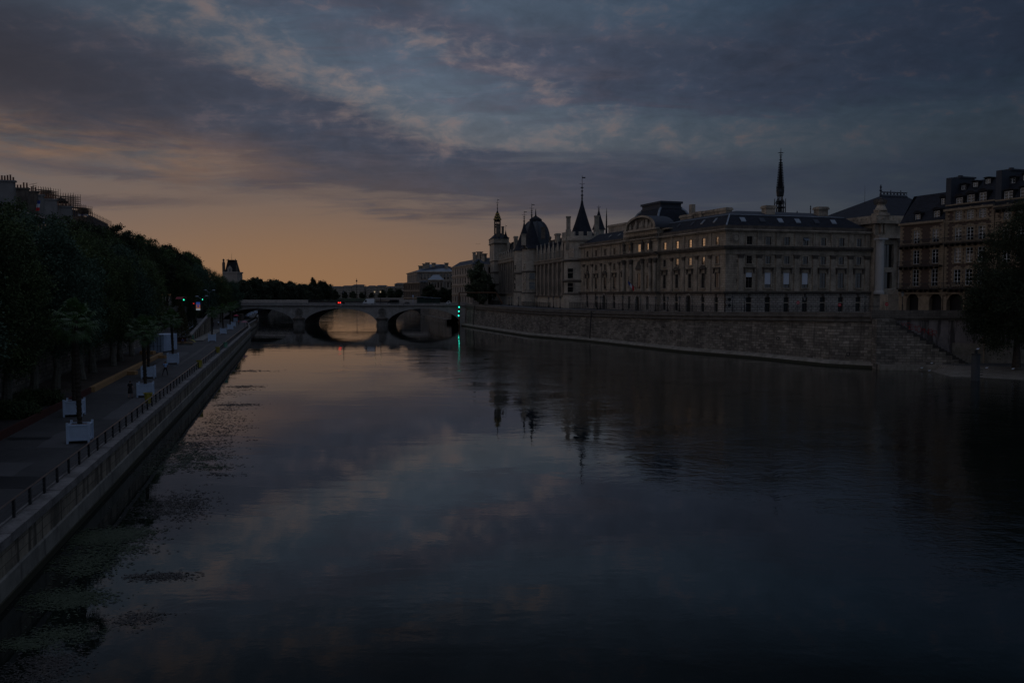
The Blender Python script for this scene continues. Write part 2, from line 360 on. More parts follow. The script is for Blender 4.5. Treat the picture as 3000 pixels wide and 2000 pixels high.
def inst(name, me, parent, loc, rz=0.0):
    """place an existing mesh as a part of parent (world loc)"""
    o = bpy.data.objects.new(name, me); col.objects.link(o); o.parent = parent
    o.location = Vector(loc) - WL[parent.name]; o.rotation_euler = (0, 0, rz); return o
def mesh_of(mb, name, m):
    me = bpy.data.meshes.new(name); me.from_pydata([tuple(p) for p in mb.v], [], mb.f)
    ul = me.uv_layers.new(name='UVMap')
    for l in me.loops: ul.data[l.index].uv = mb.uv[l.vertex_index]
    me.materials.append(m); return me

class Fac:
    """vertical facade plane: origin o, direction d (left to right or as given), outward normal n toward the viewer"""
    def __init__(s, o, d):
        s.o = Vector((o[0], o[1])); s.d = Vector(d).normalized(); n = Vector((s.d.y, -s.d.x))
        if n.dot(-s.o) < 0: n = -n
        s.n = n; s.rz = math.atan2(s.d.y, s.d.x)
    def u(s, px, off=0.0):
        a = (px - 1500) / 2500 / 1.0; o = s.o + s.n * off   # x = a' * y at the horizon
        k = a / (CP + (1000 - 858) / 2500 * SP)
        return (k * o.y - o.x) / (s.d.x - k * s.d.y)
    def z(s, px, py, off=0.0):
        u = s.u(px, off); p = s.o + s.d * u + s.n * off; return at(px, py, p.y).z
    def p(s, u, off, z): q = s.o + s.d * u + s.n * off; return Vector((q.x, q.y, z))
    def M(s):
        return Matrix(((s.d.x, s.n.x, 0, s.o.x), (s.d.y, s.n.y, 0, s.o.y), (0, 0, 1, 0), (0, 0, 0, 1)))
    def box(s, mb, u0, u1, f0, f1, z0, z1): mb.box(u0, u1, f0, f1, z0, z1, s.M()); return mb
def wall(mb, F, u0, u1, z0, z1, holes, depth=0.35, off=0.0, arch=()):
    """front skin with real openings (u0,u1,z0,z1) and their reveals"""
    hs = [h for h in holes if h[1] > u0 and h[0] < u1]
    us = sorted({u0, u1, *[x for h in hs for x in h[:2]]}); zs = sorted({z0, z1, *[x for h in hs for x in h[2:4]]})
    for a, b in zip(us, us[1:]):
        st = None
        for c, d in list(zip(zs, zs[1:])) + [(None, None)]:
            solid = c is not None and not any(h[0] < (a + b) / 2 < h[1] and h[2] < (c + d) / 2 < h[3] for h in hs)
            if solid and st is None: st = c
            if not solid and st is not None:
                e = c if c is not None else z1
                if c is None or True:
                    top = e
                    mb.quad([F.p(a, off, st), F.p(b, off, st), F.p(b, off, top), F.p(a, off, top)], [(a, st), (b, st), (b, top), (a, top)])
                st = None
    for h in hs:
        a, b, c, d = h[:4]
        for (p, q) in (((a, c), (b, c)), ((b, c), (b, d)), ((b, d), (a, d)), ((a, d), (a, c))):
            mb.quad([F.p(p[0], off, p[1]), F.p(q[0], off, q[1]), F.p(q[0], off - depth, q[1]), F.p(p[0], off - depth, p[1])])
WIN = {}
def window(F, parent, u, z0, z1, wd, off=-0.13, bars=(1, 3), fm=None, gm=None, name='window', arch=False):
    """window part with its pane as a sub-part; meshes are shared per size"""
    fm = fm or M_frame; gm = gm or M_glass; h = z1 - z0
    key = (round(wd, 2), round(h, 2), bars, fm.name, gm.name, arch)
    if key not in WIN:
        f = MB(); t = 0.07; w2 = wd / 2
        f.box(-w2, -w2 + t, 0, .09, 0, h); f.box(w2 - t, w2, 0, .09, 0, h); f.box(-w2 + t, w2 - t, 0, .09, 0, t); f.box(-w2 + t, w2 - t, 0, .09, h - t, h)
        for i in range(bars[0]):
            x = -w2 + wd * (i + 1) / (bars[0] + 1); f.box(x - .045, x + .045, 0, .08, t, h - t)
        for i in range(bars[1]):
            z = h * (i + 1) / (bars[1] + 1); f.box(-w2 + t, w2 - t, 0.01, .065, z - .025, z + .025)
        g = MB(); g.quad([(-w2, 0.02, 0), (w2, 0.02, 0), (w2, 0.02, h), (-w2, 0.02, h)])
        WIN[key] = (mesh_of(f, 'window', fm), mesh_of(g, 'pane', gm))
    fmesh, gmesh = WIN[key]; p = F.p(u, off, z0)
    rz = math.atan2(F.n.y, F.n.x) - math.pi / 2   # local +y looks outward
    o = inst(name, fmesh, parent, p, rz); WL[o.name] = Vector((0, 0, 0))
    g = bpy.data.objects.new('pane', gmesh); col.objects.link(g); g.parent = o
    return o
# ================================================================== ground, river, quays
def sheet(name, pts, zz, m, kind='structure'):
    s = MB(); s.quad([(*p, zz) for p in pts]); return tag(s.build(name, m), kind=kind)
# river bed / terrain reaching the horizon
sheet('ground', [(-4000, -300), (4000, -300), (4000, 5000), (-4000, 5000)], -2.5, mat('dark_earth', (0.03, 0.028, 0.022)))
# water material: calm mirror with a wind-ruffled tongue reaching out from the right bank
mw = bpy.data.materials.new('river_water'); mw.use_nodes = True; nt = mw.node_tree; b = nt.nodes['Principled BSDF']
b.inputs['Base Color'].default_value = (0.006, 0.009, 0.008, 1); b.inputs['Roughness'].default_value = 0.0; b.inputs['IOR'].default_value = 1.52; b.inputs['Specular IOR Level'].default_value = 0.5
geo = nt.nodes.new('ShaderNodeNewGeometry'); P = geo.outputs['Position']; sp_ = nt.nodes.new('ShaderNodeSeparateXYZ'); nt.links.new(P, sp_.inputs[0])
PX, PY = S(nt, sp_.outputs[0]), S(nt, sp_.outputs[1])
def mapd(sx, sy, rz=0):
    n = nt.nodes.new('ShaderNodeMapping'); nt.links.new(P, n.inputs[0]); n.inputs['Scale'].default_value = (sx, sy, 1); n.inputs['Rotation'].default_value = (0, 0, R(rz)); return n.outputs[0]
wn = noise(nt, P, 0.022, 4, 0.55, 0.6); wn2 = noise(nt, P, 0.16, 4, 0.6, 0.4)
Bl = [(40, 64), (31, 79), (13.5, 93), (-4, 113), (-25, 152), (-42, 215), (-38, 262)]
Bl = [gnd(3000, 1850), gnd(2551, 1696), gnd(2168, 1505), gnd(1785, 1378), gnd(1500, 1196), gnd(1320, 1148), gnd(1130, 1110), gnd(1040, 1055)]
# side of a polyline: distance to boundary as x - xb(y) by linear pieces
xb = None
ys = [p.y for p in Bl]; xs = [p.x for p in Bl]
fr = nt.nodes.new('ShaderNodeFloatCurve'); nt.links.new(((PY) * (1 / 400.0)).cl().k, fr.inputs['Value'])
cu = fr.mapping.curves[0]; pts = sorted([(y / 400.0, (x + 120) / 240.0) for x, y in zip(xs, ys)] + [(0.0, 0.86), (0.62, (-6 + 120) / 240), (1.0, (-5 + 120) / 240)])
while len(cu.points) < len(pts): cu.points.new(0.5, 0.5)
for q, (a, c) in zip(cu.points, pts): q.location = (a, min(1, max(0, c))); q.handle_type = 'VECTOR'
fr.mapping.update()
xb = S(nt, fr.outputs[0]) * 240.0 - 120.0
side = (PX - xb) / (PY * 0.10 + 4.0) + (wn - 0.5) * 3.4 + (wn2 - 0.5) * 1.5
ruf = side.sm(-0.25, 1.1)
ruf = ruf * (0.35 + 0.65 * wn2.sm(0.3, 0.6)) * (1.0 - PY.sm(250, 330) * 0.85)
calm = noise(nt, mapd(0.05, 0.16, 8), 1.0, 4, 0.5, 0.3)
r1 = noise(nt, mapd(1.0, 1.5, 12), 1.5, 3, 0.6, 0.3); r2 = noise(nt, mapd(1.0, 1.6, -20), 4.2, 2, 0.5)
c1 = noise(nt, mapd(0.7, 1.0, 5), 0.5, 3, 0.5, 0.3); c2_ = noise(nt, mapd(1, 1, 0), 3.0, 2, 0.5)
band_ = calm.sm(0.45, 0.62)
r0 = noise(nt, mapd(0.8, 1.5, 10), 0.75, 4, 0.62, 0.4)
hgt = r0 * ruf * 0.027 + r1 * ruf * 0.017 + r2 * ruf * 0.0065 + c1 * (0.0022 + 0.006 * band_) * (1.0 + PY.sm(180, 320) * 1.5) * (1.0 + PY.sm(335, 380) * 3.0) + noise(nt, mapd(0.03, 0.55, 3), 1.0, 3, 0.55) * PY.sm(265, 345) * 0.028 + c2_ * 0.0010 * (1.0 + PY.sm(335, 380) * 3.0)
bn = nt.nodes.new('ShaderNodeBump'); bn.inputs['Strength'].default_value = 1.0; bn.inputs['Distance'].default_value = 1.0
nt.links.new(hgt.k, bn.inputs['Height']); nt.links.new(bn.outputs[0], b.inputs['Normal'])
sheet('water', [(-2500, -60), (900, -60), (900, 3000), (-2500, 3000)], 0.0, mw)

# left bank river wall line (outer edge of the coping), z of walkway
WZ = 2.6
WLn = [(-7.5, -20), (-20.9, 33.8), (-38.2, 101), (-57.6, 176), (-77.6, 253), (-88, 285), (-99, 330), (-116, 390), (-140, 470), (-200, 640)]
def offs(poly, d):
    out = []
    for i, p in enumerate(poly):
        a = Vector(poly[max(0, i - 1)]); b_ = Vector(poly[min(len(poly) - 1, i + 1)]); t = (b_ - a).normalized(); n = Vector((-t.y, t.x)); out.append((p[0] + n.x * d, p[1] + n.y * d))
    return out
def loft(poly, prof, zf=None):
    """prof: (offset to the left of travel, z) ; zf(i)-> added height for points flagged with 'T'"""
    s = MB(); L = 0; Ls = [0]
    for a, b_ in zip(poly, poly[1:]): L += math.hypot(b_[0] - a[0], b_[1] - a[1]); Ls.append(L)
    rows = [offs(poly, o) for o, z_ in prof]
    zz_ = lambda k, i: (prof[k][1](i) if callable(prof[k][1]) else prof[k][1])
    acc = [0]
    for k in range(1, len(prof)): acc.append(acc[-1] + math.hypot(prof[k][0] - prof[k - 1][0], zz_(k, 0) - zz_(k - 1, 0)))
    for k in range(len(prof) - 1):
        for i in range(len(poly) - 1):
            s.quad([(*rows[k][i], zz_(k, i)), (*rows[k][i + 1], zz_(k, i + 1)), (*rows[k + 1][i + 1], zz_(k + 1, i + 1)), (*rows[k + 1][i], zz_(k + 1, i))], [(Ls[i], acc[k]), (Ls[i + 1], acc[k]), (Ls[i + 1], acc[k + 1]), (Ls[i], acc[k + 1])])
    return s
def dens_poly(poly, step=8):
    out = []
    for a, b_ in zip(poly, poly[1:]):
        n = max(1, int(math.hypot(b_[0] - a[0], b_[1] - a[1]) / step))
        for k in range(n): out.append((a[0] + (b_[0] - a[0]) * k / n, a[1] + (b_[1] - a[1]) * k / n))
    return out + [poly[-1]]
lw = empty('river_wall', (-20.9, 33.8, 0), 'stained stone river wall with pale coping below the railing on the left bank', 'wall')
loft(WLn, [(0.0, 1.15), (0.0, WZ - .02)]).build('masonry', M_conc, lw)
loft(WLn, [(-.12, -1), (-.10, 1.15), (0, 1.2)]).build('footing', M_conc2, lw)
loft(WLn, [(-.16, -1), (-.16, .32), (-.1, .36)]).build('moss_line', M_moss, lw)
# coping of long stones
s = MB(); P_ = dens_poly(WLn, 2.1); O1, O2 = offs(P_, -.10), offs(P_, .85); rr = random.Random(3)
for i in range(len(P_) - 1):
    if P_[i][1] > 400 or P_[i][1] < 10: continue
    dz = rr.uniform(-.02, .02); g = .012
    lerp = lambda a, b_, t: (a[0] + (b_[0] - a[0]) * t, a[1] + (b_[1] - a[1]) * t)
    a, b_, c, d = lerp(O1[i], O1[i + 1], g), lerp(O1[i], O1[i + 1], 1 - g), lerp(O2[i], O2[i + 1], 1 - g), lerp(O2[i], O2[i + 1], g)
    s.prism([a, b_, c, d], WZ - .22, WZ + .18 + dz)
s.build('coping', M_cope, lw)
# walkway
WB = [(-36, 34), (-49.8, 84), (-59.5, 119), (-77, 183), (-92, 240), (-118, 335), (-150, 440), (-220, 640)]
s = MB(); s.quad([*[(*p, WZ) for p in offs(WLn, .4)], *[(*p, WZ) for p in reversed([(-22, -20)] + WB)]]); tag(s.build('walkway', M_asph), kind='structure')
# lower terrace behind its kerb : dark deck then packed gravel
KL = lambda y: -36.3 - .27 * (y - 60.2)
WLx = lambda y: -49.8 - .277 * (y - 84)
s = MB(); s.quad([(KL(25), 25, WZ + .3), (KL(86), 86, WZ + .3), (WLx(86), 86, WZ + .3), (WLx(25), 25, WZ + .3)]); tag(s.build('deck', M_deck), kind='structure')
s = MB(); s.quad([(KL(86), 86, WZ + .3), (KL(142), 142, WZ + .3), (WLx(142), 142, WZ + .3), (WLx(86), 86, WZ + .3)]); s.quad([(KL(142), 142, WZ + .3), (KL(142), 142, WZ), (WLx(142), 142, WZ), (WLx(142), 142, WZ + .3)]); tag(s.build('gravel_terrace', M_gravel), kind='structure')
def beam_line(name, y0, y1, wd, h, m, label, cat, n=1):
    a, b_ = Vector((KL(y0), y0)), Vector((KL(y1), y1)); F = Fac((a.x, a.y), (b_.x - a.x, b_.y - a.y)); L = (b_ - a).length; s = MB()
    for k in range(n): F.box(s, L * k / n + .02, L * (k + 1) / n - .02, -wd / 2, wd / 2, WZ, WZ + h)
    return tag(s.build(name, m), label, cat)
beam_line('steel_edging', 30, 88.6, .14, .62, M_rusted, 'long low rust red steel edging along the dark deck', 'edging')
beam_line('timber_edging', 89.2, 141, .55, .55, M_timber, 'long pale squared timber edging the gravel terrace', 'edging', 9)
for y, dx, lb in ((108.5, .9, 'nearer one by the middle of the timber edging'), (136, .9, 'farther one near the end of the timber edging')):
    s = MB(); x = KL(y) + dx; s.box(x - .5, x + .5, y - .45, y + .45, WZ, WZ + .45); tag(s.build('timber_block', M_timber), 'short timber seat block, ' + lb, 'seat', 'timber seat blocks')
s = MB(); s.box(KL(143) - 2.6, KL(143) - .4, 140, 141.2, WZ + .3, WZ + .85); tag(s.build('timber_bench', M_timber), 'pale timber bench beside the white container', 'bench')
# retaining wall of the upper quay (left) and upper street
uw = empty('retaining_wall', (-49.8, 84, WZ), 'tall coursed stone retaining wall behind the trees on the left bank', 'wall'); UZ = 8.3
WB2 = [(-33.5, 25), (-49.8, 84), (-59.5, 119), (-77, 183), (-92, 240), (-118, 335)]
loft(WB2, [(0, WZ - .5), (.5, UZ)]).build('masonry', M_quay, uw)
loft(WB2, [(.3, UZ), (.25, UZ + .9), (.8, UZ + .95), (.8, UZ)]).build('parapet', M_quay_top, uw)
s = MB(); s.quad([*[(*p, UZ) for p in offs(WB2, .5)], (-420, 335, UZ), (-420, 25, UZ)]); s.quad([(-118, 335, UZ), (-150, 440, UZ), (-230, 700, UZ), (-1500, 1200, UZ), (-1500, 335, UZ)]); tag(s.build('upper_street', M_asph), kind='structure')
# ramp with its parapet coming down to the walkway
ra, rb_ = Vector((-69, 183)), Vector((-81.6, 231)); FR = Fac(tuple(ra), tuple(rb_ - ra)); LR = (rb_ - ra).length
rp = empty('ramp_wall', (ra.x, ra.y, WZ), 'sloping stone ramp wall with coping rising from the walkway', 'wall'); s = MB()
n = 12
for k in range(n):
    a, b_ = LR * k / n, LR * (k + 1) / n; za0, zb0_ = WZ + 1.0 + 3.6 * k / n, WZ + 1.0 + 3.6 * (k + 1) / n
    s.quad([FR.p(a, 0, WZ - .1), FR.p(b_, 0, WZ - .1), FR.p(b_, 0, zb0_), FR.p(a, 0, za0)], [(a, 0), (b_, 0), (b_, zb0_ - WZ), (a, za0 - WZ)]); s.quad([FR.p(a, -.5, WZ - .1), FR.p(b_, -.5, WZ - .1), FR.p(b_, -.5, zb0_), FR.p(a, -.5, za0)])
    FR.box(s, a + LR / n * .4, a + LR / n * .55, .003, .12, WZ, za0 - .2)
s.quad([FR.p(0, 0, WZ), FR.p(0, -.5, WZ), FR.p(0, -.5, WZ + 1), FR.p(0, 0, WZ + 1)]); s.build('masonry', M_conc, rp)
s = MB()
for k in range(n): 
    a, b_ = LR * k / n + .03, LR * (k + 1) / n - .03; z0_, z1_ = WZ + 1 + 3.6 * k / n, WZ + 1 + 3.6 * (k + 1) / n
    q = lambda u, o_, z_: FR.p(u, o_, z_)
    s.quad([q(a, .12, z0_), q(b_, .12, z1_), q(b_, .12, z1_ + .3), q(a, .12, z0_ + .3)]); s.quad([q(a, .12, z0_ + .3), q(b_, .12, z1_ + .3), q(b_, -.6, z1_ + .3), q(a, -.6, z0_ + .3)])
s.build('coping', M_cope, rp)
s = MB(); s.quad([FR.p(0, -.5, WZ + .02), FR.p(LR, -.5, WZ + 3.6), FR.p(LR, -8, WZ + 3.6), FR.p(0, -8, WZ + .02)]); tag(s.build('ramp', M_asph), kind='structure')
s = MB(); s.quad([FR.p(1, 2.4, WZ + .12), FR.p(LR + 12, 2.4, WZ + .12), FR.p(LR + 12, .01, WZ + .12), FR.p(1, .01, WZ + .12)]); s.quad([FR.p(1, 2.4, WZ), FR.p(LR + 12, 2.4, WZ), FR.p(LR + 12, 2.4, WZ + .12), FR.p(1, 2.4, WZ + .12)]); tag(s.build('pavement', M_conc2), kind='structure')
s = MB(); s.quad([FR.p(-2, 3.4, WZ + .006), FR.p(LR + 10, 3.4, WZ + .006), FR.p(LR + 10, 3.25, WZ + .006), FR.p(-2, 3.25, WZ + .006)]); s.quad([(-76, 243.8, WZ + .006), (-84, 242.5, WZ + .006), (-84, 242.0, WZ + .006), (-76, 243.3, WZ + .006)]); tag(s.build('road_marking', M_cope), kind='structure')
# asphalt patches of differing age
s = MB(); rr = random.Random(11); ma = mat('patched_asphalt', (0.092, 0.090, 0.092), c2=(0.06, 0.058, 0.058), scale=.5, rough=.7)
def patch(s, y0, y1, f0, f1, z_=.004):
    xl = lambda y: -20.9 - .2576 * (y - 33.8) - 1.3; wd = lambda y: KL(y) - xl(y)
    n = 10; A = []; B_ = []
    for k in range(n + 1):
        y = y0 + (y1 - y0) * k / n; A.append((xl(y) + wd(y) * (f0 + rr.uniform(-.015, .015)), y, WZ + z_)); B_.append((xl(y) + wd(y) * (f1 + rr.uniform(-.015, .015)), y, WZ + z_))
    s.quad(A + B_[::-1])
patch(s, 40, 52, .35, .95); patch(s, 57, 64, .2, .55); patch(s, 70, 92, .1, .32, .008); patch(s, 112, 150, .55, .8)
tag(s.build('pale_asphalt_patch', ma), kind='structure')
s = MB(); patch(s, 120, 182, .35, .43, .008); patch(s, 45, 48, .1, .8, .012); patch(s, 60, 61.2, .55, .97, .008); patch(s, 104, 106, .15, .7, .008); tag(s.build('dark_asphalt_patch', mat('wet_asphalt', (0.03, 0.03, 0.032), rough=.45)), kind='structure')

# ---- railing along the river wall
RL = dens_poly(offs(WLn[1:8], .62), 2.45); RL = [p for p in RL if p[1] < 390]
rl = empty('railing', (*RL[0], WZ), 'long dark steel railing with flat posts and worn handrail along the river wall', 'railing')
pm_ = MB(); pm_.box(-.05, .05, -.10, .10, 0, 1.0); pmesh = mesh_of(pm_, 'post', M_iron)
for i, p in enumerate(RL[:98]): o = inst('post', pmesh, rl, (*p, WZ), R(15))
s = MB()
for a, b_ in zip(RL, RL[1:]): s.tube((*a, WZ + 1.04), (*b_, WZ + 1.04), .045, 6)
s.build('handrail', M_rail, rl)
s = MB()
for a, b_ in zip(RL, RL[1:]):
    for h in (.25, .5, .75): s.tube((*a, WZ + h), (*b_, WZ + h), .024, 4)
s.build('rail_wire', M_iron, rl)
if len(RL) > 98:
    s = MB()
    for p in RL[98:]: s.box(p[0] - .05, p[0] + .05, p[1] - .1, p[1] + .1, WZ, WZ + 1)
    o = s.build('distant_posts', M_iron, rl); o['kind'] = 'stuff'

# ================================================================== right quay wall
foot = [(2000, 1033), (1725.6, 1001.5), (1547, 985), (1443, 969), (1347.6, 951)]
RW = [(63.2, 146.2), (56.2, 151.8), (47.9, 169.8), (37.4, 186.5), (32.0, 199.5), (20.5, 227.5), (4.8, 256), (-6.7, 293), (-21.0, 341), (-27, 400), (-38, 470), (-70, 640)]
rz_ = [9.7, 9.55, 9.2, 8.85, 8.65, 8.35, 8.35, 8.5, 8.7, 8.7, 8.7, 8.7]
# orient so that the left-hand normal points inland
RWr = RW[::-1]; rzr = rz_[::-1]
T_ = lambda d: (lambda i: rzr[i] + d)
# travelling down-river (toward the camera) the land lies on the left
rw = empty('quay_wall', (20.5, 227.5, 0), 'long curved weathered masonry quay wall with concrete toe on the right bank', 'wall')
loft(RWr, [(1.3, .9), (1.75, T_(-1.75))]).build('masonry', M_quay, rw)
loft(RWr, [(-.1, -1), (.15, .5), (.55, .95), (1.31, 1.05)]).build('toe_ledge', M_toe, rw)
loft(RWr, [(-.14, -1), (.06, .42), (.16, .45)]).build('moss_line', M_moss, rw)
loft(RWr, [(1.7, T_(-1.75)), (1.35, T_(-1.6)), (1.35, T_(-1.3)), (1.75, T_(-1.25)), (1.75, T_(-.95)), (1.45, T_(-.85)), (1.45, T_(-.55)), (1.8, T_(-.5)), (1.8, T_(0)), (2.5, T_(0.02)), (2.5, T_(-1.3))]).build('parapet', M_quay_top, rw)
s = MB(); ins = offs(RWr, 2.3); s.quad([*[(p[0], p[1], rzr[i] - 1.05) for i, p in enumerate(ins)], (200, 140, 8.9), (260, 420, 8), (120, 700, 7.9)]); 
# build as strips so it stays planar enough
s = MB(); far_ = [(p[0] + 300, p[1] + 60) for p in ins]
for i in range(len(ins) - 1): 
    za_, zb_ = rzr[i] - 1.05, rzr[i + 1] - 1.05; m0 = (ins[i][0] + 18, ins[i][1] + 6); m1 = (ins[i + 1][0] + 18, ins[i + 1][1] + 6)
    s.quad([(*ins[i], za_), (*ins[i + 1], zb_), (*m1, 8), (*m0, 8)]); s.quad([(*m0, 8), (*m1, 8), (*far_[i + 1], 8), (*far_[i], 8)])
s.quad([(62, 149.5, 8.64), (66, 167, 8.0), (300, 167, 8.0), (300, 118, 8.64)]); tag(s.build('quay_street', M_asph), kind='structure')
# drain pipes and mooring rings on the wall
for px, y0, y1 in ((1725.5, 911, 998), (1386, 893, 948)):
    g0 = at(px, y1, 228 if px > 1500 else 322); Yv = g0.y; s = MB(); s.tube((g0.x + .2, Yv - .35, .9), (g0.x + .55, Yv - .15, zat(y0, Yv)), .16, 6); tag(s.build('drain_pipe', M_iron), 'dark vertical pipe down the quay wall, ' + ('in front of the courthouse' if px > 1500 else 'nearest the bridge'), 'pipe', 'pipes on the quay wall')
for px, py, lb in ((1967, 972, 'below the second arched door'), (2278, 991, 'below the side front'), (2483, 1037, 'nearest the water at the right end'), (1945, 955, 'topmost at left'), (2110, 982, 'below the courthouse corner')):
    # put rings on the battered face
    best = None
    for a, b_ in zip(RW, RW[1:]):
        k = (px - 1500) / 2500 * 1.0; dx, dy = b_[0] - a[0], b_[1] - a[1]; den = dx - k * dy
        if abs(den) > 1e-6:
            t = (k * a[1] - a[0] - 1.3) / den
            if 0 <= t <= 1: best = a[1] + t * dy
    if best:
        c = at(px, py, best + .1); s = MB()
        for j in range(10): a0, a1 = j * .628, (j + 1) * .628; s.tube((c.x + .3 * math.cos(a0), c.y - .25, c.z + .3 * math.sin(a0)), (c.x + .3 * math.cos(a1), c.y - .25, c.z + .3 * math.sin(a1)), .06, 4)
        tag(s.build('mooring_ring', M_iron), 'iron mooring ring on the right quay wall, ' + lb, 'ring', 'mooring rings on the quay wall')
# stairs cut into the wall at the right and the low landing
FS = Fac((63.0, 145.0), (1, -.13))
ust = lambda px: FS.u(px)
ls = empty('quay_staircase', FS.p(ust(2640), 0, 1), 'stone staircase in painted shade cut into the right quay wall going down to the landing', 'stair')
u0, u1 = ust(2620), ust(2852); s = MB(); N_ = 26; zt, zb_ = FS.z(2632, 935), 1.0
for i in range(N_):
    a, b_ = u0 + (u1 - u0) * i / N_, u0 + (u1 - u0) * (i + 1) / N_; zz_ = zt + (zb_ - zt) * (i + 1) / N_
    FS.box(s, a, b_ + .01, -2.6, -.02 * (i % 2), 0.2, zz_)
s.build('steps', mat('shade_dark_steps', (.05, .045, .04)), ls)  # step colour darkened to stand in for the shade on the stair
s = MB(); bl = 12; FS.box(s, ust(2570), u0 + .3, -2.6, .255, 0, zt)
for i in range(bl):
    a, b_ = u0 + (u1 - u0) * i / bl, u0 + (u1 - u0) * (i + 1) / bl; zz_ = zt + (zb_ - zt) * (i) / bl - 1.1; s.quad([FS.p(a, .25, 0), FS.p(b_, .25, 0), FS.p(b_, .25, zz_), FS.p(a, .25, zz_)], [(a, 0), (b_, 0), (b_, zz_), (a, zz_)]); s.quad([FS.p(a, .25, zz_), FS.p(b_, .25, zz_), FS.p(b_, -.2, zz_), FS.p(a, -.2, zz_)])
s.build('stair_wall', M_quay, ls); s = MB(); FS.box(s, ust(2575), ust(2745), .26, 1.3, -1, .9); s.build('foot_ledge', M_toe, ls)
uw2 = empty('landing_wall', FS.p(ust(2700), -2.7, 1), 'pale rendered wall with black stains and red graffiti above the landing', 'wall')
s = MB(); a, b_ = ust(2622), ust(3300); zt = FS.z(2800, 938, -2.7); s.quad([FS.p(a, -2.7, 0), FS.p(b_, -2.7, 0), FS.p(b_, -2.7, zt), FS.p(a, -2.7, zt)]); s.build('render', mat('stained_render', (0.26, 0.23, 0.22), c2=(.13, .12, .12), streak=.95, scale=.12, var=.4), uw2)
a = ust(2568); s = MB(); FS.box(s, a, b_, -3.2, -2.5, zt, zt + .35); FS.box(s, a, b_, -3.1, -2.3, zt + .354, zt + .6); FS.box(s, a, b_, -3.2, -2.6, zt + .604, zt + 1.7); s.build('parapet', M_quay_top, uw2)
s = MB(); FS.box(s, ust(2812), b_, -2.695, -2.62, 0, FS.z(2900, 1005, -2.6)); s.build('lower_render', M_toe, uw2)
# graffiti strokes (loopy tag)
rr = random.Random(4); s = MB(); ux_ = ust(2662); zz_ = FS.z(2690, 952, -2.6)
glyphs = 'xSEtOmNeR'
for gi, ch in enumerate(glyphs):
    cx = ux_ + gi * .62 + (.2 if gi > 0 else 0); cz = zz_ - gi * .17; sz = .42 + .1 * (gi % 3 == 1)
    S_ = {'x': [(-1, -1), (1, 1), None, (-1, 1), (1, -1)], 'S': [(1, 1), (-.6, 1), (-1, .4), (.8, -.3), (.6, -1), (-1, -1)], 'E': [(1, 1), (-.8, .9), (-1, -1), (1, -.8), None, (-.9, .1), (.6, .1)], 't': [(0, 1.3), (0, -1), (.7, -.9), None, (-.8, .5), (.8, .5)], 'O': [(0, 1), (1, .3), (.8, -.8), (-.4, -1), (-1, 0), (-.5, .9), (.2, 1)], 'm': [(-1, -1), (-.8, .8), (0, -.4), (.6, .8), (1, -1)], 'N': [(-1, -1), (-1, 1), (.8, -1), (1, 1.2)], 'e': [(-.8, 0), (.9, .1), (.5, 1), (-.8, .7), (-.7, -.8), (.9, -.9)], 'R': [(-.8, -1.6), (-.8, 1), (1.3, .9), (1.5, -.1), (-.6, -.2), (1.2, -1.4)]}[ch]
    prev = None
    for p in S_:
        if p is None: prev = None; continue
        q = FS.p(cx + p[0] * sz * .75, -2.66, cz + p[1] * sz)
        if prev is not None: s.tube(prev, q, .035, 4)
        prev = q
s.build('graffiti', mat('red_spray_paint', (.34, .03, .035)), uw2)
# landing and its stone slope
s = MB(); n_ = 10; bank = [(2695, 1083), (2782, 1107), (3000, 1119), (3300, 1130)]; G_ = [gnd(*p) for p in bank]
top_ = [FS.p(ust(p), o_, 1.05) for p, o_ in ((2740, .3), (2790, -.5 + 3.5), (3000, 4.0), (3300, 4.5))]
s2 = MB()
for i in range(3):
    s.quad([(G_[i].x, G_[i].y, -.3), (G_[i + 1].x, G_[i + 1].y, -.3), tuple(top_[i + 1]), tuple(top_[i])])
    s2.quad([top_[i], top_[i + 1], FS.p(ust((2740, 2790, 3000, 3300)[i + 1]), -2.69, 1.05), FS.p(ust((2740, 2790, 3000, 3300)[i]), -2.69, 1.05)])
tag(s.build('stone_bank', mat('cobbled_bank', (.25, .22, .18), c2=(.10, .09, .07), brick=(.4, .25, .05, .2), bump=.8, streak=.3)), kind='structure'); tag(s2.build('landing', M_asph), kind='structure')
c = gnd(2857, 1114); dp = empty('mooring_post', (c.x, c.y, 0), 'thick dark mooring post standing in water by the right landing', 'post'); s = MB(); Yd = c.y
s.lathe(c.x, Yd, [(.6, -1), (.6, zat(1038, Yd))], 20); s.build('pile', mat('grey_steel_pile', (.06, .065, .07), c2=(.03, .033, .036), streak=.4), dp); s = MB(); s.lathe(c.x, Yd, [(.66, zat(1038, Yd)), (.66, zat(1036, Yd)), (.22, zat(1036, Yd)), (.22, zat(1025, Yd)), (0, zat(1025, Yd))], 16); s.build('cap', M_iron, dp)
s = MB(); 
for k in range(4): s.tube((c.x + .62, Yd, .4 + k * .4), (c.x + 1.1, Yd, .4 + k * .4), .05, 4)
s.build('rung', M_iron, dp)
c = FS.p(ust(2904), -2.2, 1.05); s = MB(); zt = FS.z(2904, 995, -2.2); s.tube(c, (c.x, c.y, zt), .13, 6); s.box(c.x - .28, c.x + .28, c.y - .2, c.y + .2, zt, zt + .4); tag(s.build('pipe_post', M_quoin), 'thin yellowish pipe with box on top against the landing wall', 'pipe')

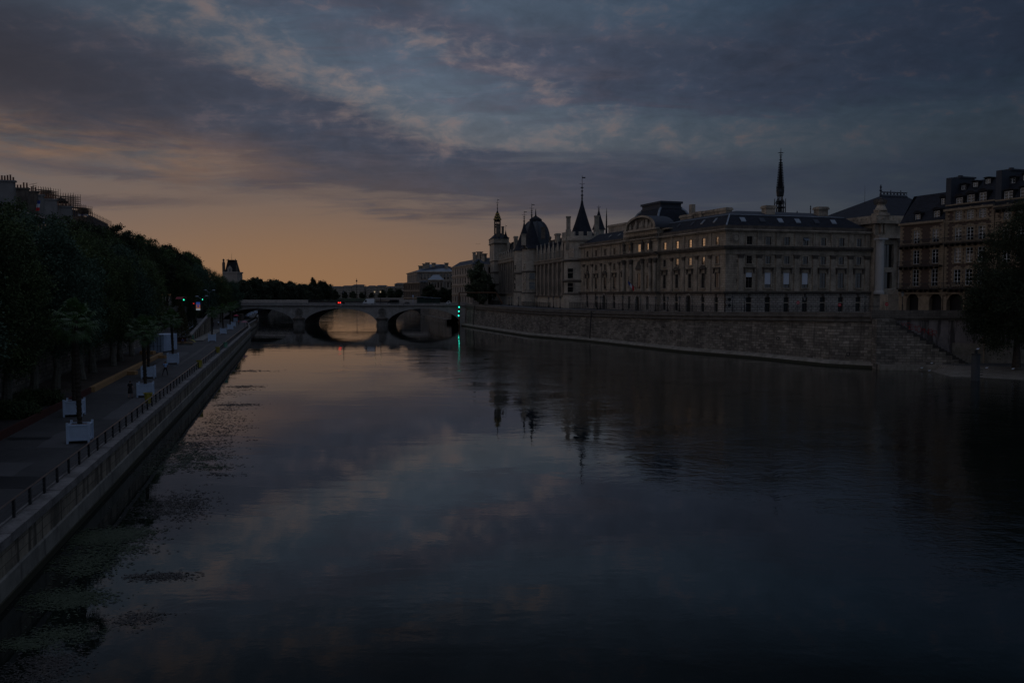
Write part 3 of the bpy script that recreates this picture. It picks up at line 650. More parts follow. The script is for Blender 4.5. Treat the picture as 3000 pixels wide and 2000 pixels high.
# ================================================================== the stone arch bridge
YB = 338.0; ZT = zat(888, YB); ZC = ZT - 1.25; pier = [xat(875, YB), xat(1119, YB)]; pitch_ = pier[1] - pier[0]; ends = [pier[0] - pitch_, pier[1] + pitch_]
br = empty('arch_bridge', (0, YB, 0), 'three arched stone bridge with balustrade and carved wreaths crossing the whole river', 'bridge'); BD = 26
crown = zat(903.5, YB); spring = .7; hspan = (pitch_ - 4.1) / 2
arches = [((ends[0] + pier[0]) / 2), ((pier[0] + pier[1]) / 2), ((pier[1] + ends[1]) / 2)]
def za_b(x, s_=1.0):
    for c in arches:
        t = (x - c) / (hspan * s_)
        if abs(t) < 1: return spring + (crown - spring) * (1 - t * t) ** .5 * s_ ** .5
    return None
def arch_wall(mb, y, ztop):
    for i, c in enumerate(arches):
        n = 44
        for k in range(n):
            t0, t1 = -math.cos(math.pi * k / n), -math.cos(math.pi * (k + 1) / n); x0, x1 = c + hspan * t0, c + hspan * t1; z0_, z1_ = spring + (crown - spring) * math.sqrt(max(0, 1 - t0 * t0)), spring + (crown - spring) * math.sqrt(max(0, 1 - t1 * t1))
            mb.quad([(x0, y, z0_), (x1, y, z1_), (x1, y, ztop), (x0, y, ztop)], [(x0, z0_), (x1, z1_), (x1, ztop), (x0, ztop)])
    for x0, x1 in ((ends[0] - 40, arches[0] - hspan), (arches[0] + hspan, arches[1] - hspan), (arches[1] + hspan, arches[2] - hspan), (arches[2] + hspan, ends[1] + 1.0)):
        mb.quad([(x0, y, -1.5), (x1, y, -1.5), (x1, y, ztop), (x0, y, ztop)], [(x0, 0), (x1, 0), (x1, ztop + 1.5), (x0, ztop + 1.5)])
s = MB(); arch_wall(s, YB, ZC); arch_wall(s, YB + BD, ZC); s.build('spandrel_wall', M_bridge, br)
s = MB()
for c in arches:
    n = 32
    for k in range(n):
        t0, t1 = -math.cos(math.pi * k / n), -math.cos(math.pi * (k + 1) / n); z0_, z1_ = spring + (crown - spring) * math.sqrt(max(0, 1 - t0 * t0)), spring + (crown - spring) * math.sqrt(max(0, 1 - t1 * t1))
        s.quad([(c + hspan * t0, YB, z0_), (c + hspan * t1, YB, z1_), (c + hspan * t1, YB + BD, z1_), (c + hspan * t0, YB + BD, z0_)])
    for sg_ in (-1, 1): s.quad([(c + sg_ * hspan, YB, -1.5), (c + sg_ * hspan, YB + BD, -1.5), (c + sg_ * hspan, YB + BD, spring), (c + sg_ * hspan, YB, spring)])
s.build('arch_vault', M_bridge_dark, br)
M_vous = mat('voussoir_stone', (.35, .33, .305), c2=(.24, .225, .205), streak=.3, scale=1.5)
for c in arches:
    s = MB(); n = 49
    for k in range(n):
        t0, t1 = math.pi * (k + .06) / n, math.pi * (k + .94) / n; p = []
        for t in (t0, t1):
            x, z_ = -math.cos(t), math.sin(t); nx, nz = -math.cos(t) * (crown - spring), math.sin(t) * hspan; l = math.hypot(nx, nz); th = 1.15 + (.18 if k % 2 else 0)
            p.append(((c + hspan * x, spring + (crown - spring) * z_), (c + hspan * x + nx / l * th, min(ZC - .02, spring + (crown - spring) * z_ + nz / l * th))))
        (a, A), (b_, B_) = p; s.quad([(a[0], YB - .12, a[1]), (b_[0], YB - .12, b_[1]), (B_[0], YB - .12, B_[1]), (A[0], YB - .12, A[1])]); s.quad([(a[0], YB - .12, a[1]), (b_[0], YB - .12, b_[1]), (b_[0], YB, b_[1]), (a[0], YB, a[1])])
    s.build('arch_ring', M_vous, br)
s = MB(); x0, x1 = ends[0] - 30, ends[1] + .6
for y0, sg_ in ((YB, -1), (YB + BD, 1)):
    f = lambda a, b_: (min(y0 + sg_ * a, y0 + sg_ * b_), max(y0 + sg_ * a, y0 + sg_ * b_))
    s.box(x0, x1, *f(-.3, .35), ZC, ZC + .18); s.box(x0, x1, *f(-.3, .55), ZC + .184, ZC + .42)
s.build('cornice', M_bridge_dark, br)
s = MB()
for y0 in (YB - .15, YB + BD - .2):
    s.box(x0, x1, y0, y0 + .38, ZC + .424, ZC + .56); s.box(x0, x1, y0 - .03, y0 + .41, ZT - .16, ZT)
    x = x0; k = 0
    while x < x1 - .5:
        if k % 9 == 0: s.box(x, x + .95, y0 + .01, y0 + .37, ZC + .56, ZT - .162); x += 1.1
        else: s.box(x, x + .2, y0 + .06, y0 + .3, ZC + .56, ZT - .162); x += .42
        k += 1
s.build('balustrade', mat('balustrade_stone', (.33, .31, .29), c2=(.22, .2, .19), streak=.3), br)
s = MB(); s.box(x0, x1, YB + .35, YB + BD - .35, ZC - .2, ZC + .42); s.build('deck', M_asph, br)
for x in pier:
    s = MB(); n = 10; ring = [(x + 2.05 * math.cos(math.pi + math.pi * k / n) * 1.0, YB + 2.2 * math.sin(math.pi + math.pi * k / n)) for k in range(n + 1)]
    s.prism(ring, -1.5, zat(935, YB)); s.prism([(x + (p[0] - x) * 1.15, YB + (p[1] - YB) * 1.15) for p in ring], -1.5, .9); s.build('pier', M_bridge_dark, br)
    s = MB(); s.prism([(x + (p[0] - x) * 1.2, YB + (p[1] - YB) * 1.2) for p in ring], zat(935, YB), zat(932, YB)); s.prism([(x + (p[0] - x) * 1.1, YB + (p[1] - YB) * 1.1) for p in ring], zat(932, YB), zat(926, YB), taper=.45); s.build('pier_cap', M_soot, br)
    # laurel wreath with the letter N
    zc = zat(916, YB); s = MB(); rr = random.Random(9)
    for k in range(26):
        a = 2 * math.pi * k / 26; c_ = Vector((x + 1.42 * math.cos(a), YB - .1, zc + 1.5 * math.sin(a))); d_ = Vector((-math.sin(a), -.15, math.cos(a))) * (1 if math.cos(a) > 0 else -1)
        for o_ in (-.16, .1): s.tube(c_ + Vector((math.cos(a) * o_, 0, math.sin(a) * o_)), c_ + d_ * .34 + Vector((math.cos(a) * (o_ * 1.6), 0, math.sin(a) * o_ * 1.6)), .13, 4, .03)
    for k in range(20): a0, a1 = 2 * math.pi * k / 20, 2 * math.pi * (k + 1) / 20; s.quad([(x, YB - .06, zc), (x + 1.2 * math.cos(a0), YB - .06, zc + 1.3 * math.sin(a0)), (x + 1.2 * math.cos(a1), YB - .06, zc + 1.3 * math.sin(a1))])
    s.tube((x - .5, YB - .15, zc + 1.65), (x + .5, YB - .15, zc + 1.65), .22, 5); s.build('wreath', M_bridge_dark, br)
    s = MB(); y = YB - .14
    for (a, b_) in (((-.5, -.8), (-.5, .8)), ((.5, -.8), (.5, .8))): s.box(x + a[0] - .07, x + a[0] + .07, y, y + .08, zc + a[1], zc + b_[1])
    s.quad([(x - .62, y - .02, zc + .8), (x - .38, y - .02, zc + .8), (x + .62, y - .02, zc - .8), (x + .38, y - .02, zc - .8)]); s.build('letter_n', M_soot, br)
# banks beyond the bridge, with their walls, and the land that closes the view
far_l = [(-118, 364), (-130, 400), (-142, 455), (-150, 520), (-165, 650), (-190, 800), (-208, 900)]
far_r = [(-26, 366), (-34, 400), (-46, 455), (-70, 520), (-105, 650), (-135, 800), (-148, 900)]
s = loft(far_l, [(-6, -1), (-6, 2.6), (0, 2.6), (.3, 8.3)]); tag(s.build('far_left_quay_wall', M_quay), 'stone quay wall on the left bank beyond the bridge', 'wall')
s = loft(far_r[::-1], [(-2, -1), (-2, 1.6), (0, 1.7), (.5, 8.3)]); tag(s.build('far_right_quay_wall', M_quay), 'pale stone quay wall on the right bank beyond the bridge', 'wall')
s = MB(); s.quad([(*p, 8.28) for p in far_l] + [(-1500, 900, 8.28), (-1500, 364, 8.28)]); s.quad([(*p, 7.98) for p in far_r] + [(900, 900, 7.98), (900, 366, 7.98)]); tag(s.build('far_bank', M_gravel), kind='structure')
s = MB(); s.quad([(-1500, 901, -1), (900, 901, -1), (900, 908, 7), (-1500, 908, 7)]); s.quad([(-1500, 908, 7), (900, 908, 7), (900, 2500, 7), (-1500, 2500, 7)]); tag(s.build('terrain', M_leafd), kind='structure')
# second bridge behind
YC = 440; s = MB(); zt2 = zat(878, YC); x0, x1 = xat(640, YC), xat(1345, YC); b2 = empty('far_bridge', ((x0 + x1) / 2, YC, 0), 'low farther bridge with dark iron railing seen above the stone bridge', 'bridge')
s.box(x0 - 40, x0 + 46, YC, YC + 1, zt2 - 2.0, zt2); s.box(x1 - 34, x1 + 4, YC, YC + 1, zt2 - 2.0, zt2); s.build('stone_parapet', M_bridge, b2)
s = MB(); n = 40; xa, xc = x0 + 20, x1 - 20
for k in range(n):
    t0, t1 = -math.cos(math.pi * k / n), -math.cos(math.pi * (k + 1) / n); c = (xa + xc) / 2; h = (xc - xa) / 2; f = lambda t: 1 + (zt2 - 2.6) * math.sqrt(max(0, 1 - t * t)) ** .8
    for y in (YC + .3, YC + 19): s.quad([(c + h * t0, y, f(t0)), (c + h * t1, y, f(t1)), (c + h * t1, y, zt2 - .9), (c + h * t0, y, zt2 - .9)])
s.box(xa, xc, YC + .3, YC + 19, zt2 - 1.6, zt2 - 1.0); s.build('iron_arch', M_iron, b2)
s = MB(); s.box(x0 - 40, xa, YC + .5, YC + 20, -1, zt2 - 1.9); s.box(xc, x1 + 10, YC + .5, YC + 20, -1, zt2 - 1.9); s.build('abutment', M_bridge_dark, b2)
s = MB(); s.tube((x0 + 46, YC, zt2), (x1 - 34, YC, zt2), .08, 4)
for k in range(int((x1 - x0 - 80) / .5)): x = x0 + 46 + k * .5; s.tube((x, YC, zt2 - 1), (x, YC, zt2), .035, 3)
s.build('iron_railing', M_iron, b2)
# ================================================================== right bank: the long courthouse
FA = Fac((50.6, 203.0), (0.353, -1.0)); FB = Fac((50.6, 203.0), (3.34, 1.0))
GZ = 8.0
court = empty('courthouse', (50.6, 203, GZ), 'long grey stone courthouse with corner facade, domed pavilion and slate roof beside the river', 'courthouse')
za = lambda py: FA.z(2060, py)
Zs = dict(g0=GZ, gw0=za(912), gw1=za(870), st0=za(861), st1=za(853), sill=za(846), tw0=za(843.5), tw1=za(800), me0=za(775), me1=za(752.5), ar0=za(746), led0=za(731), led1=za(725), at0=za(721), at1=za(698), co0=za(685), co1=za(679), gut=za(674))
z = Zs
uA0 = FA.u(1701); uP0, uP1 = FA.u(1836), FA.u(1934)
baysA = [FA.u(p) for p in (1721.3, 1746.6, 1772.6, 1800, 1827.7, 1947, 1983, 2021, 2060, 2100)]
pavb = [FA.u(p) for p in (1853, 1879.5, 1906.5)]
pilA = [FA.u(p) for p in (1710.6, 1735, 1761, 1788, 1814.7, 1968, 2003, 2041.5, 2080.5)]
uB1 = FB.u(2547)
baysB = [FB.u(p) for p in (2193, 2248, 2302.6, 2357, 2409, 2462, 2513)]
pilB = [FB.u(p) for p in (2168, 2222, 2277, 2331, 2385, 2437.6, 2489, 2537)]
def bay_holes(bays, F, w1, w2, w3, doors=()):
    h = []
    for i, u in enumerate(bays):
        h += [(u - w1 / 2, u + w1 / 2, z['at0'], z['at1']), (u - w2 / 2, u + w2 / 2, z['me0'], z['me1']), (u - w3 / 2, u + w3 / 2, z['tw0'], z['tw1'])]
        if i in doors: h.append((u - 1.25, u + 1.25, GZ, za(868)))
        else: h.append((u - .75, u + .75, z['gw0'], z['gw1']))
    return h
hA = bay_holes(baysA, FA, 1.35, 1.4, 1.6, doors=(2, 7))
hP = []
for i, u in enumerate(pavb):
    hP += [(u - .75, u + .75, z['at0'], z['at1'] + .2), (u - .9, u + .9, z['tw0'], z['tw1'] + (.6 if i == 1 else 0))]
    hP.append((u - 1.3, u + 1.3, GZ, za(872)) if i == 1 else (u - .75, u + .75, z['gw0'], z['gw1']))
wm = MB(); gm_ = MB()
POFF = 0.9
for (a, b) in ((uA0, uP0), (uP1, 0.0)): wall(wm, FA, a, b, z['st0'], z['co1'], [h for h in hA if h[2] > z['st0']])
for (a, b) in ((uA0, uP0), (uP1, 0.0)): wall(gm_, FA, a, b, GZ - 2, z['st0'], [h for h in hA if h[2] < z['st0']], .45, 0.15)
wall(wm, FA, uP0, uP1, z['st0'], za(682), [h for h in hP if h[2] > z['st0']], .6, POFF); wall(gm_, FA, uP0, uP1, GZ - 2, z['st0'], [h for h in hP if h[2] < z['st0']], .8, POFF + .15)
for u in (uP0, uP1): wm.quad([FA.p(u, -6, GZ), FA.p(u, POFF, GZ), FA.p(u, POFF, za(650)), FA.p(u, -6, za(650))])
hB = bay_holes(baysB, FB, 1.6, 1.6, 1.75)
hB += [(FB.u(2158) - .12, FB.u(2158) + .12, FB.z(2158, 768), FB.z(2158, 761)), (FB.u(2158) - .12, FB.u(2158) + .12, FB.z(2158, 826), FB.z(2158, 818))]
wall(wm, FB, 0, uB1, z['st0'], z['co1'], [h for h in hB if h[2] > z['st0']]); wall(gm_, FB, 0, uB1, GZ - 2, z['st0'], [h for h in hB if h[2] < z['st0']], .45, 0.15)
wm.build('wall', M_lime, court); gm_.build('rusticated_base', M_rust, court)
# dark back skin so that nothing shows through openings
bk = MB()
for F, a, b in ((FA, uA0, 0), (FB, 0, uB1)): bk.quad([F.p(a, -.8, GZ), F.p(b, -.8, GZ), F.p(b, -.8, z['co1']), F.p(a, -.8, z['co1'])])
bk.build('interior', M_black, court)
def mould(F, u0, u1, segs, name, m, parent, extra=()):
    mb = MB()
    for (f1, za_, zb_) in segs: F.box(mb, u0, u1, 0.004, f1, za_, zb_)
    return mb.build(name, m, parent)
def mould2(segs, name, m):
    mb = MB()
    for f1, a, b in segs:
        FA.box(mb, uA0, uP0 - .004, 0.004, f1, a, b); FA.box(mb, uP1 + .004, f1, 0.004, f1, a, b)
        FA.box(mb, uP0 - .3, uP1 + .3, POFF + .004, POFF + f1, a, b); FB.box(mb, 0.01, uB1, 0.006, f1 - .003, a, b)
    return mb.build(name, m, court)
mould2([(.45, z['st0'], z['st0'] + .25), (.75, z['st0'] + .254, z['st1'])], 'string_course', M_soot)
mould2([(.22, z['ar0'] - .2, z['ar0'] + .9), (.3, z['ar0'] + .904, z['led0'] - .3)], 'frieze', M_trim)
mould2([(.9, z['led0'] - .29, z['led0'] + .12), (1.15, z['led0'] + .124, z['led1'] + .05)], 'cornice', M_soot)
mould2([(.5, z['co0'], z['co0'] + .3), (.95, z['co0'] + .304, z['co1'] + .12)], 'eaves_cornice', M_trim)
mould2([(.35, z['co1'] + .124, z['gut'] + .55)], 'gutter_parapet', M_soot)
# pilasters and capitals
for F, L, wd in ((FA, pilA, .42), (FB, pilB, .62)):
    for u in L:
        pm, cm = MB(), MB()
        F.box(pm, u - wd, u + wd, 0.002, .26, z['st1'] + .6, z['ar0'] - 1.15); F.box(pm, u - wd - .1, u + wd + .1, 0.002, .36, z['st1'], z['st1'] + .6)
        F.box(pm, u - wd, u + wd, 0.002, .22, z['at0'] - .6, z['co0'] - .01)
        for k in range(3):
            F.box(cm, u - wd - .06 - .1 * k, u + wd + .06 + .1 * k, .003, .32 + .1 * k, z['ar0'] - 1.15 + .32 * k, z['ar0'] - .86 + .32 * k)
        o = pm.build('pilaster', M_trim, court); cm.build('capital', M_soot, o)
# window surrounds, hoods, sills
for F, L, w3 in ((FA, baysA, 1.6), (FB, baysB, 1.75)):
    for i, u in enumerate(L):
        sm_, hd = MB(), MB()
        for (a, b, ww) in ((z['tw0'], z['tw1'], w3), (z['at0'], z['at1'], 1.45), (z['me0'], z['me1'], 1.45)):
            for s in (-1, 1): F.box(sm_, u + s * (ww / 2 + .14) - .13, u + s * (ww / 2 + .14) + .13, .003, .13, a, b + .2)
            F.box(sm_, u - ww / 2 - .01, u + ww / 2 + .01, .004, .12, b + .003, b + .2); F.box(sm_, u - ww / 2 - .35, u + ww / 2 + .35, .003, .3, a - .25, a - .004)
        zt = z['tw1'] + .5
        F.box(hd, u - w3 / 2 - .65, u + w3 / 2 + .65, .003, .55, zt + .5, zt + .75)
        for s in (-1, 1): F.box(hd, u + s * (w3 / 2 + .4) - .13, u + s * (w3 / 2 + .4) + .13, .003, .4, zt - .7, zt + .49)
        if F is FA and i % 2 == 0:
            a, b, m_ = u - w3 / 2 - .7, u + w3 / 2 + .7, u
            for off in (.56,):
                hd.quad([F.p(a, off, zt + .76), F.p(b, off, zt + .76), F.p(m_, off, zt + 1.5)])
                hd.quad([F.p(a, off, zt + .76), F.p(m_, off, zt + 1.5), F.p(m_, 0, zt + 1.5), F.p(a, 0, zt + .76)]); hd.quad([F.p(b, off, zt + .76), F.p(m_, off, zt + 1.5), F.p(m_, 0, zt + 1.5), F.p(b, 0, zt + .76)])
        hd.build('window_hood', M_soot, court); sm_.build('window_surround', M_trim, court); hd = MB()
        F.box(hd, u - .22, u + .22, .16, .4, z['st0'] - .75, z['st0'] - .01); hd.build('keystone', M_soot, court)
        if not (F is FA and i in (2, 7)): hd = MB(); F.box(hd, u - .75, u + .75, -.2, .1, (z['gw0'] + z['gw1']) / 2 - .12 + .4, (z['gw0'] + z['gw1']) / 2 + .12 + .4); hd.build('transom', M_trim, court)
for F, L in ((FA, baysA), (FB, baysB)):
    w1, w2, w3 = (1.35, 1.4, 1.6) if F is FA else (1.6, 1.6, 1.75)
    for i, u in enumerate(L):
        window(F, court, u, z['at0'], z['at1'], w1, bars=(1, 2)); window(F, court, u, z['me0'], z['me1'], w2, bars=(1, 2))
        o = window(F, court, u, z['tw0'], z['tw1'], w3, bars=(1, 3))
        if F is FA and i in (2, 7): continue
        window(F, court, u, z['gw0'], z['gw1'], 1.5, off=-.3, bars=(1, 4), gm=M_door, fm=M_door)
for i, u in enumerate(pavb):
    window(FA, court, u, z['at0'], z['at1'] + .2, 1.5, off=POFF - .16); window(FA, court, u, z['tw0'], z['tw1'] + (.6 if i == 1 else 0), 1.8, off=POFF - .16)
    if i != 1: window(FA, court, u, z['gw0'], z['gw1'], 1.5, off=POFF - .6, gm=M_door, fm=M_door)
for k in (1, 2, 3):
    b = MB(); u = baysB[k]; FB.box(b, u - .78, u + .78, -.02, .02, z['tw0'] + .9, z['tw1'] - .05); o = b.build('blind', M_blind, court)
b = MB(); u = baysB[0]; FB.box(b, u - .78, u + .78, -.02, .02, z['tw1'] - 1.1, z['tw1'] - .05); b.build('blind', M_blind, court)
# small lamps burning behind two tall windows
for px, py in ((2021, 811), (2105, 829)):
    u = FA.u(px); b = MB(); FA.box(b, u - .1, u + .1, -.3, -.2, FA.z(px, py) - .12, FA.z(px, py) + .12); b.build('window_lamp', L_warm, court)
# propped open top-hung window of the attic
u = baysB[3]; b = MB(); b.quad([FB.p(u - .75, .05, z['at1'] - .1), FB.p(u + .75, .05, z['at1'] - .1), FB.p(u + .75, .75, z['at1'] - .75), FB.p(u - .75, .75, z['at1'] - .75)]); b.build('open_sash', M_zinc, court)
# arched doors
def arch_door(F, u, hw, z0, z1, off, pointed=True):
    s = MB(); d = MB(); n = 10; zs = z1 - hw * 1.2; pts = []
    for k in range(n + 1):
        t = k / n * math.pi; x = -hw * math.cos(t); y = math.sin(t) ** (0.85) * hw * 1.2; pts.append((x, y))
    ring = [(-hw, z0 - zs)] + pts + [(hw, z0 - zs)]
    big = [(x * 1.35, y if y < 0 else y * 1.25) for x, y in ring]
    for (a, b, c, e) in zip(ring, ring[1:], big, big[1:]):
        q = lambda p, o_: F.p(u + p[0], o_, zs + p[1])
        s.quad([q(a, off + .3), q(b, off + .3), q(e, off + .3), q(c, off + .3)]); s.quad([q(a, off + .3), q(b, off + .3), q(b, off - .3), q(a, off - .3)]); s.quad([q(c, off + .3), q(e, off + .3), q(e, off), q(c, off)])
    s.build('door_surround', M_rust, court)
    poly = [F.p(u + x, off - .2, zs + y) for x, y in ring]; d.quad(poly); dd = d.build('door', M_door, court)
    return dd
for i in (2, 7): arch_door(FA, baysA[i], 1.2, GZ, za(864), .16)
arch_door(FA, pavb[1], 1.25, GZ, za(868), POFF + .2)
# pavilion columns, oculi, sculpture, inscription
for px in (1839, 1860, 1893.5, 1916.5, 1931):
    pc = MB(); cc = MB()
    u = FA.u(px); q = FA.p(u, POFF + .45, 0)
    pc.lathe(q.x, q.y, [(.62, z['st1']), (.62, z['st1'] + .5), (.5, z['st1'] + .6), (.44, z['ar0'] - 1.3)], 12)
    cc.lathe(q.x, q.y, [(.46, z['ar0'] - 1.3), (.55, z['ar0'] - .9), (.72, z['ar0'] - .25), (.72, z['ar0'] + .1)], 10)
    # draped statues on the attic
    o = pc.build('column', M_trim, court); cc.build('column_capital', M_soot, o)
    if px < 1931: pc = MB(); FA.box(pc, u - .35, u + .35, POFF + .01, POFF + .9, z['led1'], z['led1'] + .8); pc.build('statue_base', M_trim, court)
for px in (1839, 1861, 1894, 1917):
    u = FA.u(px); q = FA.p(u, POFF + .5, 0); s = MB(); zb = z['led1'] + .8
    s.lathe(q.x, q.y, [(.34, zb), (.42, zb + .5), (.34, zb + 1.3), (.44, zb + 2.0), (.30, zb + 2.35), (.12, zb + 2.5), (.17, zb + 2.7), (.1, zb + 2.95), (0, zb + 3.0)], 9); s.build('statue', M_soot, court, True)
for px in (1853, 1906.5):
    u = FA.u(px); s = MB()
    for k in range(12):
        a, b = 2 * math.pi * k / 12, 2 * math.pi * (k + 1) / 12; zc = FA.z(px, 776); q = lambda r, t, o_: FA.p(u + r * .8 * math.cos(t), POFF + o_, zc + r * 1.1 * math.sin(t))
        s.quad([q(.75, a, .1), q(.75, b, .1), q(1.1, b, .2), q(1.1, a, .2)]); s.quad([q(1.1, a, .2), q(1.1, b, .2), q(1.15, b, 0), q(1.15, a, 0)])
    s.build('oculus_frame', M_trim, court); s = MB(); s.quad([q(.76, 2 * math.pi * k / 12, .06) for k in range(12)]); s.build('oculus_pane', M_door, court)
def relief(F, u, off, zc, wd, ht, n, seed, name, m=M_soot):
    rr = random.Random(seed); s = MB()
    for k in range(n):
        x = (rr.random() - .5) * wd; h = ht * (1 - abs(x) / wd * 1.3) * rr.uniform(.5, 1); q = F.p(u + x, off, zc)
        s.lathe(q.x, q.y, [(.28, zc), (.34, zc + h * .4), (.22, zc + h * .75), (.2, zc + h * .85), (0, zc + h)], 7)
    return s.build(name, m, court, True)
relief(FA, pavb[1], POFF + .15, z['me0'] - .5, 2.6, 3.6, 9, 3, 'relief_sculpture')
# curved pediment
up0, up1 = FA.u(1830, 1.6), FA.u(1922, 1.6); zb_ = za(676) ; zb_ = FA.z(1881, 679); zt_ = FA.z(1881, 634)
um = (up0 + up1) / 2; hw = (up1 - up0) / 2; hh = zt_ - zb_
pd, ty, pr = MB(), MB(), MB(); n = 22
for k in range(n):
    t0, t1 = math.pi * k / n, math.pi * (k + 1) / n
    def q(t, s_, o_): return FA.p(um - hw * s_ * math.cos(t), o_, zb_ + .5 + (hh - .5) * s_ * math.sin(t) ** .9)
    pd.quad([q(t0, 1, 2.0), q(t1, 1, 2.0), q(t1, .86, 2.0), q(t0, .86, 2.0)]); pd.quad([q(t0, .86, 2.0), q(t1, .86, 2.0), q(t1, .86, 1.2), q(t0, .86, 1.2)])
    pr.quad([q(t0, 1.0, 2.0), q(t1, 1.0, 2.0), q(t1, 1, -4), q(t0, 1, -4)])
    ty.quad([q(t0, .87, 1.25), q(t1, .87, 1.25), FA.p(um, 1.25, zb_ + .5)])
FA.box(pd, up0 - .2, up1 + .2, .8, 2.1, zb_, zb_ + .5)
pd.build('curved_pediment', M_trim, court); ty.build('tympanum', M_soot, court); pr.build('pediment_roof', M_zincd, court)
rr = random.Random(5); s = MB()
for k in range(17):
    x = rr.uniform(-.68, .68); h = (1 - x * x) ** .5 * (hh - .9) * rr.uniform(.45, .9); q = FA.p(um + x * hw, 1.45, 0)
    s.lathe(q.x, q.y, [(.32, zb_ + .5), (.42, zb_ + .5 + h * .35), (.25, zb_ + .5 + h * .7), (.27, zb_ + .5 + h * .85), (0, zb_ + .5 + h)], 7)
FA.box(s, um - hw * .8, um + hw * .8, 1.26, 1.5, zb_ + .5, zb_ + .75); s.build('pediment_sculpture', M_trim, court, True)
s = MB(); FA.box(s, uP0, uP1, POFF + .01, POFF + .35, za(690), zb_ - .01)
FA.box(s, uP0 - .01, uP1 + .01, -6, POFF, za(683), zb_ + .2); FA.box(s, uP0 + 1, uP1 + 4, -5, -.2, zb_ + .2, za(655)); s.build('pavilion_attic', M_lime, court)
def text(body, F, u, zc, size, off, m, parent, name, ext=.02, flip=False):
    cu = bpy.data.curves.new(name, 'FONT'); cu.body = body; cu.size = size; cu.extrude = ext; cu.align_x = 'CENTER'; cu.align_y = 'CENTER'
    t = bpy.data.objects.new(name, cu); col.objects.link(t)
    bpy.context.view_layer.update(); me = bpy.data.meshes.new_from_object(t.evaluated_get(bpy.context.evaluated_depsgraph_get())); bpy.data.objects.remove(t)
    me.materials.clear(); me.materials.append(m); p = F.p(u, off, zc)
    o = bpy.data.objects.new(name, me); col.objects.link(o)
    rz = math.atan2(F.n.y, F.n.x) + math.pi / 2
    o.matrix_basis = Matrix.Translation(p - (WL[parent.name] if parent else Vector((0, 0, 0)))) @ Matrix.Rotation(rz, 4, 'Z') @ Matrix.Rotation(math.pi / 2, 4, 'X')
    if parent: o.parent = parent
    return o
text('COUR DE CASSATION', FA, pavb[1], (z['ar0'] + z['led0']) / 2 + .25, 1.25, POFF + .33, M_soot, court, 'inscription')
# medallion on the corner
s = MB(); uM = FB.u(2152); zM = FB.z(2152, 697)
for r0, r1, o0, o1 in ((0, .7, .32, .30), (.7, .95, .12, .12), (.95, 1.25, .3, .22)):
    for k in range(20):
        a, b = 2 * math.pi * k / 20, 2 * math.pi * (k + 1) / 20; q = lambda r, t, o_: FB.p(uM + r * math.cos(t), o_, zM + r * math.sin(t)); s.quad([q(r0, a, o0), q(r0, b, o0), q(r1, b, o1), q(r1, a, o1)])
s.build('medallion', M_trim, court)
# ---- roofs
gz = z['gut'] + .2
def P2(ua, oa, zz, F=FA): return F.p(ua, oa, zz)
ux = 1.0
# intersection helper: corner point inset by dA from FA and dB from FB
def inset(ia, ib, zz):
    # solve o_A - nA*ia + dA*s == o_B - nB*ib + dB*t
    a = FA.o - FA.n * ia; b = FB.o - FB.n * ib; D_, E = FA.d, FB.d
    det = D_.x * -E.y + E.x * D_.y; rhs = b - a; s_ = (rhs.x * -E.y + E.x * rhs.y) / det
    p = a + D_ * s_; return Vector((p.x, p.y, zz))
zm, zr = gz + 3.1, gz + 4.6
rf = MB(); zc_ = MB()
c0, c1, c2 = inset(.1, .1, gz), inset(2.6, 2.6, zm), inset(8, 8, zr)
rf.quad([FA.p(uP1, -.1, gz), c0, c1, FA.p(uP1, -2.6, zm)]); rf.quad([c0, FB.p(uB1 - .5, -.1, gz), FB.p(uB1 - 6, -2.6, zm), c1]); rf.quad([FB.p(uB1 - .5, -.1, gz), FB.p(uB1 - .5, -14, gz), FB.p(uB1 - 6, -12, zm), FB.p(uB1 - 6, -2.6, zm)])
zc_.quad([FA.p(uP1, -2.6, zm), c1, c2, FA.p(uP1, -8, zr)]); zc_.quad([c1, FB.p(uB1 - 6, -2.6, zm), FB.p(uB1 - 12, -8, zr), c2]); zc_.quad([FB.p(uB1 - 6, -2.6, zm), FB.p(uB1 - 6, -12, zm), FB.p(uB1 - 12, -8, zr)])
zl0 = gz; zl1 = gz + 3.4
rf.build('slate_roof', M_slate, court); zc_.build('zinc_roof', M_zincd, court); rf, zc_ = MB(), MB()
rf.quad([FA.p(uA0, -.1, zl0), FA.p(uP0, -.1, zl0), FA.p(uP0, -5, zl1), FA.p(uA0 + 3.5, -5, zl1)]); zc_.quad([FA.p(uA0 + 3.5, -5, zl1), FA.p(uP0, -5, zl1), FA.p(uP0, -9, zl1 + .5), FA.p(uA0 + 5, -9, zl1 + .5)])
rf.quad([FA.p(uA0, -.1, zl0), FA.p(uA0, -12, zl0), FA.p(uA0 + 3.5, -9, zl1), FA.p(uA0 + 3.5, -5, zl1)])
rf.build('slate_roof', M_slate, court); zc_.build('zinc_roof', M_zincd, court)
s = MB(); s.tube(c0, c1, .22, 5); s.tube(c1, FB.p(uB1 - 6, -2.6, zm), .09, 4); s.tube(c1, FA.p(uP1, -2.6, zm), .09, 4); s.tube(c0, FB.p(uB1, -.1, gz), .14, 4); s.build('hip_flashing', M_zinc, court)
def skylight(F, px, t, m=M_zinc, wd=1.4):
    u = F.u(px); o_ = -.1 - 2.5 * t; z0 = gz + 3.1 * t; s = MB()
    p = [F.p(u - wd / 2, o_ + .12, z0 + .12), F.p(u + wd / 2, o_ + .12, z0 + .12), F.p(u + wd / 2, o_ - .75, z0 + 1.08), F.p(u - wd / 2, o_ - .75, z0 + 1.08)]
    s.quad(p); s.quad([p[0], p[1], p[1] - Vector((0, 0, .2)), p[0] - Vector((0, 0, .2))]); s.build('skylight', m, court)
